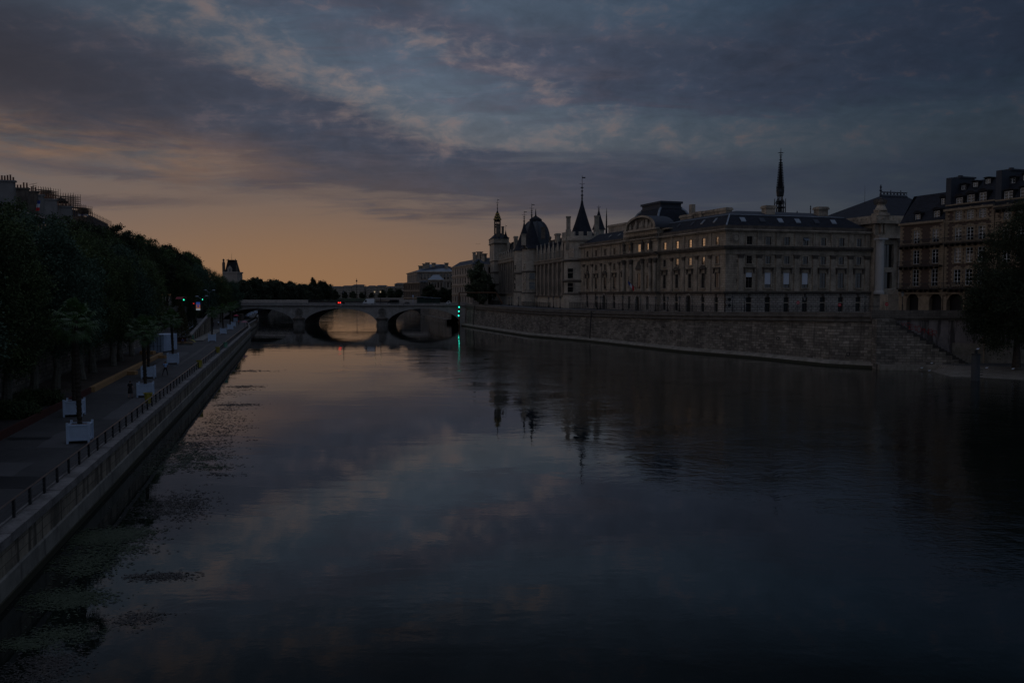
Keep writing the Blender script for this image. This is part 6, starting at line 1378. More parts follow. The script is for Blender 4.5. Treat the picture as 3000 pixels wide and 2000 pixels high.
# px,py = foot of planter front in the photograph; palms carry the same order
for i, (px, py, hp, lb) in enumerate(pts_pl):
    c = gnd(px, py, WZ); cx, cy = c.x, c.y + hw * .8; rz = R(-8 if i < 2 else 8 - i)
    sc_ = 1.0 if i < 3 else 1.05
    t = empty('box_planter', (cx, cy, WZ), 'white steel box planter on short legs, the ' + lb, 'planter', 'white box planters along the walkway'); t.rotation_euler = (0, 0, R(16) - .0); t.scale = (sc_, sc_, sc_ * (1.0 if i < 4 else 1.05))
    for nm, me, loc, r_ in (('panel', panel_mesh, (0, 0, 0), 0), ('soil', soil_mesh, (0, 0, 0), 0), *[('corner_post', corner_mesh, (a * hw, b * hw, 0), 0) for a in (-1, 1) for b in (-1, 1)], *[('rim', rim_mesh, (0, 0, 0), R(90 * q)) for q in range(4)]):
        o = bpy.data.objects.new(nm, me); col.objects.link(o); o.parent = t; o.location = loc; o.rotation_euler = (0, 0, r_)
    p = empty('palm_tree', (cx, cy, WZ + 1.2), 'fan palm growing in a white planter, the ' + lb, 'palm', 'palms along the walkway'); hh_ = hp
    o = bpy.data.objects.new('trunk', palm_trunk(hh_ - 1.2, i)); col.objects.link(o); o.parent = p
    lean = 0.02 * (1 if i % 2 else -1); o.rotation_euler = (0, lean, 0)
    for q in range(1): f = bpy.data.objects.new('fronds', fm_ if i % 2 else fm2); col.objects.link(f); f.parent = p; f.location = (math.sin(lean) * hh_, 0, hh_ - 1.2); f.rotation_euler = (0, 0, i * 1.3); f.scale = (1.05 if i < 5 else .95,) * 3
# the row of planters seen through the left arch
for i, (px, py) in enumerate(((716, 932), (724, 928), (732, 924.5), (739, 921), (750, 918), (773, 915))):
    c = gnd(px, py, WZ); t = empty('box_planter', (c.x, c.y, WZ), 'small white box planter seen under the left arch, ' + ['first', 'second', 'third', 'fourth', 'fifth', 'last'][i] + ' of the diagonal row', 'planter', 'white planters beyond the bridge')
    for nm, me in (('panel', panel_mesh), ('soil', soil_mesh)): o = bpy.data.objects.new(nm, me); col.objects.link(o); o.parent = t
# ================================================================== street furniture and people on the walkway
def bin_(px, py, m, lb):
    c = gnd(px, py, WZ); t = empty('litter_bin', (c.x, c.y, WZ), lb, 'bin', 'litter bins on the walkway'); s = MB(); s.tube((c.x + .36, c.y, WZ), (c.x + .36, c.y, WZ + 1.3), .05, 5); s.lathe(c.x, c.y, [(.40, WZ + 1.18), (.42, WZ + 1.26), (.34, WZ + 1.27)], 12); s.build('frame', m, t)
    s = MB(); s.lathe(c.x, c.y, [(.12, WZ + .25), (.24, WZ + .32), (.29, WZ + .8), (.33, WZ + 1.2)], 9); s.build('bag', m, t)
bin_(434, 1190, M_yellow, 'yellow bin bag hoop at the railing, nearest the camera'); bin_(584, 1082, M_yellow, 'yellow bin by the railing, second from the camera'); bin_(637, 1038, M_yellow, 'yellow bin by the railing, third and farthest yellow one'); bin_(660, 1022, M_greenp, 'pale green bin beside the railing'); bin_(563, 998, M_greenp, 'pale green bin at the foot of the ramp wall')
# shipping container
c0 = gnd(434, 1032, WZ); c1 = gnd(480, 1032, WZ); ct = empty('shipping_container', (c0.x, c0.y, WZ), 'white shipping container with double doors standing on the walkway', 'container'); wd = c1.x - c0.x; hC = at(457, 981, c0.y).z - WZ
s = MB(); y = c0.y; dC = 6.0; s.box(c0.x, c1.x, y + .08, y + dC, WZ + .16, WZ + hC)
for i in range(20): s.box(c1.x, c1.x + .05, y + .2 + i * .29, y + .34 + i * .29, WZ + .3, WZ + hC - .15); s.box(c0.x - .05, c0.x, y + .2 + i * .29, y + .34 + i * .29, WZ + .3, WZ + hC - .15)
s.build('body', M_white, ct); s = MB()
for x in (c0.x, c1.x - .16): s.box(x, x + .16, y - .02, y + .14, WZ, WZ + hC + .02)
s.box(c0.x, c1.x, y - .02, y + .14, WZ + hC - .14, WZ + hC + .02); s.box(c0.x, c1.x, y - .02, y + .14, WZ, WZ + .2); s.build('frame', M_white, ct)
for k in range(2):
    a = c0.x + .18 + k * (wd - .36) / 2; b = a + (wd - .36) / 2 - .03; s = MB(); s.box(a, b, y + .0, y + .07, WZ + .22, WZ + hC - .16)
    for j in range(4): zz_ = WZ + .3 + j * (hC - .5) / 4; s.box(a + .08, b - .08, y - .03, y - .002, zz_, zz_ + (hC - .5) / 4 - .14)
    d_ = s.build('door', M_white, ct)
    for f in (.28, .72): g = MB(); x = a + (b - a) * f; g.tube((x, y - .07, WZ + .2), (x, y - .07, WZ + hC - .12), .035, 5); g.box(x - .2, x + .2, y - .1, y - .04, WZ + 1.05, WZ + 1.12); g.build('locking_bar', M_zincd, d_)
# bench with a seated person
cb = gnd(536, 1010, WZ); bt = empty('long_bench', (cb.x, cb.y, WZ), 'long low bench with timber top and a curved yellow end', 'bench'); s = MB(); s.box(cb.x - 2.4, cb.x + 2.0, cb.y - .4, cb.y + .4, WZ + .42, WZ + .5); s.build('seat', M_timber, bt)
s = MB(); s.box(cb.x - 2.3, cb.x + 1.9, cb.y - .28, cb.y + .28, WZ, WZ + .416); s.build('base', M_conc2, bt); s = MB()
for k in range(6): t0, t1 = k / 6, (k + 1) / 6; f = lambda t: (cb.x + .5 + 1.7 * t, WZ + .52 + .5 * math.sin(math.pi * t)); a, b = f(t0), f(t1); s.quad([(a[0], cb.y + .42, a[1]), (b[0], cb.y + .42, b[1]), (b[0], cb.y + 1.1, b[1]), (a[0], cb.y + 1.1, a[1])])
s.build('curved_end', M_yellow, bt)
def skin(name, pts, edges, rad, m, parent, loc, rz, levels=1):
    me = bpy.data.meshes.new(name); me.from_pydata(pts, edges, []); o = bpy.data.objects.new(name, me); col.objects.link(o)
    o.modifiers.new('skin', 'SKIN'); sv = me.skin_vertices[0].data if me.skin_vertices else None
    if sv is None:
        bpy.context.view_layer.objects.active = o; bm = bmesh.new(); bm.from_mesh(me); bm.verts.layers.skin.verify(); bm.to_mesh(me); bm.free(); sv = me.skin_vertices[0].data
    for v, r in zip(sv, rad): v.radius = (r, r * .78) if isinstance(r, float) else r
    sv[0].use_root = True; ss = o.modifiers.new('sub', 'SUBSURF'); ss.levels = levels; ss.render_levels = levels
    bpy.context.view_layer.update(); dg = bpy.context.evaluated_depsgraph_get(); mm = bpy.data.meshes.new_from_object(o.evaluated_get(dg)); bpy.data.objects.remove(o)
    mm.materials.clear(); mm.materials.append(m)
    for p in mm.polygons: p.use_smooth = True
    o = bpy.data.objects.new(name, mm); col.objects.link(o)
    if parent: o.parent = parent
    return o
def person(loc, rz, label, h=1.75, pose='stand', top=M_tee, legs=M_black, hair=M_hair2, skirt=False, bareleg=False, female=False, group=None):
    t = empty('person', loc, label, 'person', group); t.rotation_euler = (0, 0, rz); k = h / 1.75; t.scale = (k, k, k); WL[t.name] = Vector((0, 0, 0))
    sw = .17 if female else .2
    # joint positions, facing +y
    if pose == 'wide': F_ = [(-.34, -.10, .07), (.24, .12, .07)]; Kn = [(-.24, -.02, .50), (.18, .12, .50)]
    elif pose == 'walk': F_ = [(-.09, -.32, .10), (.09, .30, .07)]; Kn = [(-.09, -.02, .50), (.10, .20, .52)]
    elif pose == 'sit': F_ = [(-.2, .45, -.40), (.2, .48, -.40)]; Kn = [(-.2, .45, .05), (.2, .45, .05)]
    else: F_ = [(-.1, 0, .07), (.1, .04, .07)]; Kn = [(-.1, .02, .5), (.1, .03, .5)]
    hz = .08 if pose == 'sit' else .93
    lean = .12 if pose in ('wide', 'sit') else .03
    if pose == 'sit': ch = (0, lean, hz + .38); ne = (0, lean + .06, hz + .57); hd_ = (0, lean + .12, hz + .72); tp = (0, lean + .12, hz + .80)
    else: ch = (0, lean * .6, 1.30); ne = (0, lean, 1.50); hd_ = (0, lean + .03, 1.62); tp = (0, lean + .03, 1.71)
    Hp = [(-.09, 0, hz - .02), (.09, 0, hz - .02)]; Sh = [(-sw, ch[1], ch[2] + .12), (sw, ch[1], ch[2] + .12)]
    if pose == 'wide': El = [(-.28, .12, 1.15), (.30, .14, 1.18)]; Ha = [(-.18, .34, 1.08), (.28, .36, 1.05)]
    elif pose == 'sit': El = [(-.28, .2, hz + .22), (.28, .2, hz + .22)]; Ha = [(-.1, .38, hz + .2), (.1, .4, hz + .2)]
    elif pose == 'walk': El = [(-.25, .05, 1.14), (.26, -.10, 1.14)]; Ha = [(-.20, .24, 1.08), (.27, .06, .98)]
    else: El = [(-.25, 0, 1.14), (.25, 0, 1.14)]; Ha = [(-.24, .06, .88), (.24, .08, .88)]
    P_ = [(0, 0, hz), (0, lean * .3, (hz + ch[2]) / 2), ch, ne, hd_, tp]; E = [(0, 1), (1, 2), (2, 3), (3, 4), (4, 5)]; Rd = [.13, .12, .14, .055, .095, .06]
    for i in range(2):
        b = len(P_); toe = (F_[i][0], F_[i][1] + .16, F_[i][2] - .03); P_ += [Hp[i], Kn[i], F_[i], toe]; E += [(0, b), (b, b + 1), (b + 1, b + 2), (b + 2, b + 3)]; Rd += [.09, .06, .04, .035]
        b = len(P_); hv = (Vector(Ha[i]) - Vector(El[i])).normalized() * .09; he = tuple(Vector(Ha[i]) + hv); P_ += [Sh[i], El[i], Ha[i], he]; E += [(2, b), (b, b + 1), (b + 1, b + 2), (b + 2, b + 3)]; Rd += [.065, .045, .03, .025]
    body = skin('body', P_, E, Rd, M_skin, t, loc, rz)
    # fingers and face, joined into the body mesh
    s = MB()
    for i in range(2):
        hv = (Vector(Ha[i]) - Vector(El[i])).normalized(); pal = Vector(Ha[i]) + hv * .08; sd_ = hv.cross(Vector((0, 0, 1))).normalized()
        for j in range(4): a = pal + sd_ * (.024 * (j - 1.5)); m_ = a + hv * (.045 + .006 * (j in (1, 2))) - Vector((0, 0, .01)); s.tube(a, m_, .009, 5); s.tube(m_, m_ + hv * .02 - Vector((0, 0, .03)), .008, 5)
        s.tube(pal - hv * .04 + sd_ * .03 * (1 if i else -1), pal + sd_ * .06 * (1 if i else -1) + hv * .01, .010, 5)
    hx, hy, hz2 = hd_; s.lathe(hx, hy + .085, [(.0, hz2 - .02), (.018, hz2 - .01), (.012, hz2 + .02), (0, hz2 + .03)], 6)
    for sg_ in (-1, 1): s.lathe(hx + sg_ * .09, hy, [(0, hz2 - .03), (.02, hz2), (0, hz2 + .035)], 6)
    bm = bmesh.new(); bm.from_mesh(body.data); mm = bpy.data.meshes.new('tmp'); mm.from_pydata([tuple(p) for p in s.v], [], s.f); bm.from_mesh(mm); bm.to_mesh(body.data); bm.free(); bpy.data.meshes.remove(mm)
    # clothing slightly proud of the body
    Pt = [P_[0], P_[1], P_[2], tuple(Vector(ne) - Vector((0, 0, .05)))]; Et = [(0, 1), (1, 2), (2, 3)]; Rt = [.15, .145, .165, .075]
    for i in range(2): b = len(Pt); mid = tuple(Vector(Sh[i]).lerp(Vector(El[i]), .75)); Pt += [Sh[i], mid]; Et += [(2, b), (b, b + 1)]; Rt += [.085, .07]
    skin('shirt', Pt, Et, Rt, top, t, loc, rz)
    if skirt: s = MB(); s.lathe(0, 0, [(.24, hz - .42), (.21, hz - .1), (.17, hz + .12)], 14); o = s.build('skirt', legs); o.parent = t
    else:
        Pl = [(0, 0, hz)]; El_ = []; Rl = [.15]
        for i in range(2): b = len(Pl); an = tuple(Vector(F_[i]) + Vector((0, 0, .05))); Pl += [Hp[i], Kn[i], an]; El_ += [(0, b), (b, b + 1), (b + 1, b + 2)]; Rl += [.11, .082, .06]
        skin('trousers', Pl, El_, Rl, legs, t, loc, rz)
    for i in range(2): a = Vector(F_[i]); skin('shoe', [tuple(a + Vector((0, -.03, .0))), tuple(a + Vector((0, .08, -.03))), tuple(a + Vector((0, .2, -.04)))], [(0, 1), (1, 2)], [.055, .05, .04], M_black, t, loc, rz)
    pts = [(hx, hy - .035, hz2 - (.10 if female else .0)), (hx, hy - .03, hz2 + .05), (hx, hy + .01, hz2 + .10)]; skin('hair', pts, [(0, 1), (1, 2)], [.085, .105, .08], hair, t, loc, rz)
    return t
g = gnd(485, 1100, WZ); person(tuple(g), R(20), 'person in light blue T-shirt and dark trousers standing with legs apart near a planter', 1.82, 'wide')
g = gnd(382, 1166, WZ); person(tuple(g), R(10), 'person in black top and skirt with bare calves walking away beside a planter', 1.74, 'walk', M_black, M_black, M_hair, skirt=True, female=True)
g = gnd(699.5, 953, WZ); person(tuple(g), R(190), 'person in red running along the walkway near the bridge', 1.8, 'walk', M_red, M_black)
person((cb.x - .02, cb.y + .1, WZ + .5), R(180), 'person in blue jacket sitting on the long low bench', 1.75, 'sit', M_blue, M_black)
for px, py, mm, lb in ((640, 956, M_white, 'person in pale top standing in the shade behind the palm row'), (720, 936, M_black, 'dark clothed person walking below the left arch'), (625, 958, M_black, 'dark clothed person beside the ramp end')):
    g = gnd(px, py, WZ); person(tuple(g), R(30), lb, 1.75, 'stand', mm, M_black)
for px, py, lb in ((692, 938, 'pink parasol by the last planter before the bridge'), (716, 962, 'faded pink parasol by the railing bend')):
    c = gnd(px, py + 4, WZ); t = empty('parasol', (c.x, c.y, WZ), lb, 'parasol'); s = MB(); s.tube((c.x, c.y, WZ), (c.x, c.y, WZ + 2.6), .05, 5); s.build('pole', M_iron, t); s = MB(); s.lathe(c.x, c.y, [(1.1, WZ + 2.1), (.5, WZ + 2.5), (0, WZ + 2.65)], 8); s.build('canopy', mat('pink_cloth', (.5, .06, .12)) if px == 692 else mat('faded_pink_cloth', (.28, .12, .15)), t)
c = gnd(697, 938.5, WZ); s = MB(); s.box(c.x - 1.4, c.x + 1.4, c.y, c.y + 3, WZ, WZ + 2.3); s.box(c.x - 1.5, c.x + 1.5, c.y - .1, c.y + 3.1, WZ + 2.3, WZ + 2.45); tag(s.build('dark_kiosk', M_soot), 'dark box shaped kiosk standing before the left arch', 'kiosk')
# branching lamp by bench
c = gnd(539, 1003, WZ); s = MB(); s.tube((c.x, c.y + 1, WZ), (c.x, c.y + 1, WZ + 2.6), .09, 6)
for dx, dz in ((-1.4, 1.3), (-.8, .9), (.7, 1.3), (1.6, 1.0)): s.tube((c.x, c.y + 1, WZ + 2.4), (c.x + dx, c.y + 1, WZ + 2.4 + dz), .05, 4)
tag(s.build('branching_post', M_white), 'pale post forking into four bare arms behind the bench', 'post')
# slim lamp stem at left
c = gnd(24, 1200, WZ + .3); s = MB(); s.tube((c.x, c.y, WZ + .3), (c.x, c.y, WZ + 3.6), .06, 5); s.lathe(c.x, c.y, [(.1, WZ + 3.4), (.25, WZ + 3.6), (.22, WZ + 3.9), (0, WZ + 4.0)], 8); tag(s.build('slim_lamp', M_zincd), 'slim lamp stem standing by the shrub at the left edge', 'lamp')
# signals, boards and lamps on the upper left street
def signal(px, py, Y, mlight, lb, py0=905):
    c = at(px, py, Y); t = empty('traffic_light', (c.x, Y, UZ), lb, 'traffic light', 'traffic signals'); s = MB(); s.tube((c.x, Y + .15, UZ), (c.x, Y + .15, c.z + .3), .07, 5); s.box(c.x - .2, c.x + .2, Y, Y + .3, c.z - .9, c.z + .4); s.build('housing', M_iron, t); g = MB(); g.lathe(c.x, Y - .02, [(0, -.02), (.16, 0)], 10, Matrix.Translation((0, 0, 0)) @ Matrix.Identity(4)); g = MB(); n = 10; g.quad([(c.x + .16 * math.cos(2 * math.pi * k / n), Y - .02, c.z + .16 * math.sin(2 * math.pi * k / n)) for k in range(n)]); g.build('lens', mlight, t)
signal(538.5, 878, 190, L_green2, 'traffic light showing green at the left, nearer the camera'); signal(593, 877, 215, L_green2, 'traffic light showing green above the advertising panel'); signal(567.5, 889, 210, L_dimred, 'traffic light glowing faint red between the two green ones')
c = at(580.5, 897, 205); bp = empty('advertising_panel', (c.x, 205, UZ), 'tall framed advertising panel with blue and orange poster on the quay', 'billboard'); s = MB(); s.box(c.x - .58, c.x + .58, 205, 205.2, at(580, 909.5, 205).z, at(580, 884, 205).z); s.tube((c.x, 205.1, UZ), (c.x, 205.1, at(580, 909, 205).z), .12, 5); s.build('frame', M_zincd, bp)
s = MB(); z0_, z1_ = at(580, 908.5, 205).z, at(580, 885, 205).z; s.quad([(c.x - .5, 204.98, z0_), (c.x + .5, 204.98, z0_), (c.x + .5, 204.98, z1_), (c.x - .5, 204.98, z1_)], [(0, 0), (1, 0), (1, 1), (0, 1)])
mp_ = bpy.data.materials.new('poster'); mp_.use_nodes = True; nt = mp_.node_tree; bs = nt.nodes['Principled BSDF']; tcx = nt.nodes.new('ShaderNodeTexCoord'); sx = nt.nodes.new('ShaderNodeSeparateXYZ'); nt.links.new(tcx.outputs['UV'], sx.inputs[0]); U_, V_ = S(nt, sx.outputs[0]), S(nt, sx.outputs[1])
c_a = mixc(nt, V_.sm(.55, .8), (.55, .20, .12), (.05, .12, .45)); cr = ((U_ - .5) * (U_ - .5) + (V_ - .5) * (V_ - .5) * 2.0).sm(.04, .06); c_a = mixc(nt, cr, (.08, .08, .35), c_a); c_a = mixc(nt, V_.sm(.24, .16), c_a, (.6, .65, .7)); nt.links.new(c_a, bs.inputs['Base Color']); nt.links.new(c_a, bs.inputs['Emission Color']); bs.inputs['Emission Strength'].default_value = .22
s.build('poster', mp_, bp)
for px, py, Y in ((577, 867, 212), (605, 866, 212), (601, 849, 240), (626, 849, 240)):
    c = at(px, py, Y); s = MB(); x1 = at((577 + 605) / 2 if Y == 212 else 613, 860, Y).x; s.lathe(c.x, Y, [(.5, c.z - .15), (.35, c.z + .05), (0, c.z + .1)], 8); s.tube((c.x, Y, c.z), (x1, Y, c.z - .8), .05, 4); s.tube((x1, Y, UZ), (x1, Y, c.z - .8), .08, 5); tag(s.build('street_lamp', M_zinc), 'grey double arm road lamp above the left quay, ' + ('nearer' if Y == 212 else 'farther') + (' left arm' if px in (577, 601) else ' right arm'), 'lamp', 'road lamps on the left quay')
c = at(529, 872, 200); s = MB(); s.box(c.x - .9, c.x + .9, 200, 201.5, c.z - .15, c.z + .2); s.quad([(c.x - .9, 199, c.z - .3), (c.x + .9, 199, c.z - .3), (c.x + .9, 200, c.z + .2), (c.x - .9, 200, c.z + .2)]); tag(s.build('awning', mat('dull_red_canvas', (.22, .03, .035))), 'small red awning seen among the trees on the left', 'awning')
s = MB(); a, b = at(512, 908, 196), at(545, 912, 192)
for i in range(14): t_ = i / 13; x = a.x + (b.x - a.x) * t_; y = a.y + (b.y - a.y) * t_; s.tube((x, y, UZ + .3), (x, y, UZ + 1.6), .06, 4)
s.tube((a.x, a.y, UZ + 1.6), (b.x, b.y, UZ + 1.6), .07, 4); s.tube((a.x, a.y, UZ + .5), (b.x, b.y, UZ + .5), .05, 4); tag(s.build('quay_fence', M_cope), 'short pale barred fence above the retaining wall', 'fence')

# ================================================================== buildings along the left
def BX(y): return -78 - .277 * (y - 84)
FL = Fac((BX(84), 84), (-.277, 1.0))
lb_ = [('grey mansard block with long rows of dormers at the left edge', 130, 197, 0, 8), ('mansard block with tall plastered party wall chimneys left of the scaffolding', 197, 223, 0, 4), ('last mansard block before the building wrapped in scaffolding', 223, 246, 0, 3)]
for i, (lb, y0, y1, dz, nd) in enumerate(lb_):
    u0, u1 = (y0 - 84) * math.hypot(1, .277), (y1 - 84) * math.hypot(1, .277) - .05; t = empty('apartment_building', FL.p(u0, 0, UZ), lb, 'building'); ze = 26.5 + dz
    nb = int((u1 - u0) / 3.1); wins = [u0 + (k + .5) * (u1 - u0) / nb for k in range(nb)]; holes = [(u - .6, u + .6, 24.3 - 3.4 * f, 26.3 - 3.4 * f) for u in wins for f in range(2)]
    s = MB(); wall(s, FL, u0, u1, UZ, ze, holes, .3); s.quad([FL.p(u0, 0, UZ), FL.p(u0, -12, UZ), FL.p(u0, -12, ze), FL.p(u0, 0, ze)]); s.quad([FL.p(u1, 0, UZ), FL.p(u1, -12, UZ), FL.p(u1, -12, ze), FL.p(u1, 0, ze)]); s.build('wall', M_plaster, t)
    for h in holes[:90]: window(FL, t, (h[0] + h[1]) / 2, h[2], h[3], 1.2, off=-.25, bars=(1, 2), fm=M_wframe)
    s = MB(); s.quad([FL.p(u0, .3, ze), FL.p(u1, .3, ze), FL.p(u1, -1.6, 31.2), FL.p(u0, -1.6, 31.2)]); s.quad([FL.p(u0, -1.6, 31.2), FL.p(u1, -1.6, 31.2), FL.p(u1, -7, 34), FL.p(u0, -7, 34)]); s.build('roof', M_zincd, t)
    s = MB(); FL.box(s, u0, u1, -1.7, -1.3, 31.1, 31.4); FL.box(s, u0, u1, 0, .55, ze - .1, ze + .25); s.build('gutter', M_zinc, t)
    for k, u in enumerate(wins):
        s = MB(); FL.box(s, u - .7, u + .7, -1.4, .05, 27.4, 29.6); nn = 6
        for j in range(nn): a0, a1 = math.pi * j / nn, math.pi * (j + 1) / nn; s.quad([FL.p(u - .85 * math.cos(a0), .2, 29.6 + .5 * math.sin(a0)), FL.p(u - .85 * math.cos(a1), .2, 29.6 + .5 * math.sin(a1)), FL.p(u - .85 * math.cos(a1), -1.5, 29.6 + .5 * math.sin(a1)), FL.p(u - .85 * math.cos(a0), -1.5, 29.6 + .5 * math.sin(a0))])
        d_ = s.build('dormer', M_zinc, t); g = MB(); FL.box(g, u - .5, u + .5, .051, .08, 27.6, 29.5); g.build('pane', M_glass, d_)
        if k % 2: s = MB(); s.quad([FL.p(u - .35, -3.4, 32.25), FL.p(u + .35, -3.4, 32.25), FL.p(u + .35, -5, 33.1), FL.p(u - .35, -5, 33.1)]); s.build('skylight', M_glass, t)
# party-wall chimneys with pots, placed where the photo shows them
for i, (px0, px1, pt, potn, mm, ti) in enumerate(((-20, 5, 512, 3, M_plaster, 0), (0, 56, 530, 9, M_plaster, 0), (54, 95, 552, 6, M_soot, 0), (96, 121, 561, 3, M_soot, 1), (120, 138, 571, 2, M_plaster, 1), (138, 176, 584, 7, M_plaster, 2), (176, 219, 605, 5, M_plaster, 2))):
    off = -2.5; u1 = FL.u(px1, off); pz = FL.z(px1, pt, off); s = MB(); uu = u1; 
    # the party wall is a fin across the roof: its broad face looks back at the camera
    dep = 1.0; wide = max(2.0, (px1 - px0) / 2500 * (84 + u1) * 1.15); par = [o for o in col.objects if o.get('category') == 'building' and o.get('label') == lb_[ti][0]][0]
    FL.box(s, uu - dep, uu, off - wide, off, 29.5, pz - .35); FL.box(s, uu - dep - .2, uu + .2, off - wide, off + .25, pz - .35, pz)
    ch_ = s.build('chimney', mm, par); s = MB(); rr = random.Random(i)
    for k in range(potn): f = (k + .5) / potn; q = FL.p(uu - dep / 2, off - wide * (1 - f), 0); hh_ = rr.uniform(.6, 1.35); s.lathe(q.x, q.y, [(.2, pz), (.17, pz + hh_), (.24, pz + hh_ + .06)], 7)
    s.build('chimney_pot', M_pot, ch_)
c = at(97, 545, 190); s = MB(); s.tube((c.x, 190, 33), (c.x, 190, at(97, 541, 190).z), .06, 4)
for dz in (0, .5, 1): s.tube((c.x - .9 + dz * .3, 190, at(97, 541, 190).z - dz), (c.x + .9 - dz * .3, 190, at(97, 541, 190).z + .3 - dz), .04, 4)
tag(s.build('television_aerial', M_iron), 'rooftop television aerial between the chimneys', 'aerial')
c = at(106, 602, 175); s = MB(); s.tube((c.x, c.y, c.z - 2), (c.x + .5, c.y, c.z + 1.2), .05, 4); fg = empty('flag', (c.x, c.y, c.z), 'small tricolour flag on the mansard roof at the left', 'flag'); s.build('flag_pole', M_iron, fg)
for k, mm in enumerate((M_bluesign, M_blind, M_redsign)): s = MB(); s.quad([(c.x + .3 - .15 * k, c.y, c.z + 1 - .7 * k), (c.x + .9 - .1 * k, c.y, c.z + 1 - .7 * k), (c.x + .8 - .1 * k, c.y, c.z + .3 - .7 * k), (c.x + .2 - .15 * k, c.y, c.z + .3 - .7 * k)]); s.build('flag_cloth', mm, fg)
# building under scaffolding
sbt = empty('scaffolded_building', (at(240, 858, 262).x, 262, UZ), 'building wrapped in scaffold sheeting with a blank white banner strip', 'building'); s = MB(); xs0, xs1 = at(214, 858, 258).x, at(270, 858, 262).x; s.box(xs0, xs1, 258, 264, UZ, zat(634, 258)); s.build('sheeted_wall', M_soot, sbt)
s = MB(); s.box(at(236, 858, 257.8).x, at(265, 858, 257.8).x, 257.5, 257.9, zat(633, 257.8), zat(622.5, 257.8)); s.build('banner', M_blind, sbt); s = MB(); n = 16; cc_ = at(239.5, 628, 257.4); s.quad([(cc_.x + .42 * math.cos(2 * math.pi * k / n), 257.45, cc_.z + .42 * math.sin(2 * math.pi * k / n)) for k in range(n)]); s.build('banner_emblem', M_bluesign, sbt)
s = MB(); s.quad([(xs0, 258, zat(634, 258)), (xs1, 258, zat(634, 258)), (xs1, 258, zat(622, 258)), (at(219, 858, 258).x, 258, zat(613, 258))]); s.quad([(xs1, 260, zat(626, 260)), (at(322, 858, 330).x, 330, zat(656, 330)), (at(322, 858, 330).x, 330, UZ), (xs1, 260, UZ)]); s.build('roof_sheeting', M_zincd, sbt)
def scaffold(px0, px1, pt0, pt1, pb, Y, dep, lb, curve=0.0, n=6):
    a, b = at(px0, 858, Y), at(px1, 858, Y + dep * .0); s = MB(); W_ = b.x - a.x
    def top(f): return zat(pt0 + (pt1 - pt0) * f + curve * (1 - 4 * (f - .5) ** 2) * -1, Y)
    z0_ = zat(pb, Y); nl = 5
    for yy in (Y, Y + 4):
        for k in range(n + 1): f = k / n; s.tube((a.x + W_ * f, yy, z0_ - 3), (a.x + W_ * f, yy, top(f) + .9), .07, 4)
        for l in range(nl):
            for k in range(n): f0, f1 = k / n, (k + 1) / n; h = lambda f: z0_ + (top(f) - z0_) * (l + 1) / nl; s.tube((a.x + W_ * f0, yy, h(f0)), (a.x + W_ * f1, yy, h(f1)), .055, 4)
    for k in range(n + 1):
        f = k / n
        for l in range(nl): zz_ = z0_ + (top(f) - z0_) * (l + 1) / nl; s.tube((a.x + W_ * f, Y, zz_), (a.x + W_ * f, Y + 4, zz_), .05, 4)
    s.box(a.x, b.x, Y + .2, Y + 3.8, z0_ - .1, z0_)
    return tag(s.build('scaffolding', mat('rusty_scaffold_tube', (.10, .06, .035), rough=.5)), lb, 'scaffold', 'scaffolds on the left roofs')
scaffold(108, 157, 554, 558, 580, 236, 6, 'upper left scaffold cage behind the dark chimneys', n=7)
scaffold(157, 223, 571, 574, 606, 246, 6, 'large scaffold cage around the small conical roof', curve=-2, n=9)
scaffold(223, 257, 606, 609, 623, 252, 5, 'low scaffold cage above the blank banner', n=6)
a, b = at(266, 624, 262), at(326, 652, 330); s = MB()
for k in range(15):
    f = k / 14; p = a.lerp(b, f); s.tube(p - Vector((0, 0, 2.2)), p + Vector((0, 0, .6)), .07, 4)
for h in (0, -.7, -1.4, -2.1): s.tube(a + Vector((0, 0, h)), b + Vector((0, 0, h)), .06, 4)
tag(s.build('scaffold_guardrail', MATS['rusty_scaffold_tube']), 'long sloping scaffold guard rail running down behind the trees', 'scaffold')
c = at(186, 858, 250); s = MB(); k = .1; s.lathe(c.x, 250, [(18 * k, zat(595, 250)), (19 * k, zat(591, 250)), (10 * k, zat(584, 250)), (1 * k, zat(577, 250)), (.4 * k, zat(577, 250)), (.3 * k, zat(553, 250))], 14); s.lathe(c.x, 250, [(15 * k, 30), (15 * k, zat(603, 250)), (0, zat(602, 250))], 14)
for j in range(10): a_ = j * .628; s.tube((c.x + 1.5 * math.cos(a_), 250 + 1.5 * math.sin(a_), zat(603, 250)), (c.x + 1.5 * math.cos(a_), 250 + 1.5 * math.sin(a_), zat(594, 250)), .12, 4)
tag(s.build('rotunda_roof', M_slate2), 'small conical rotunda roof with mast inside the scaffold cage', 'rotunda')
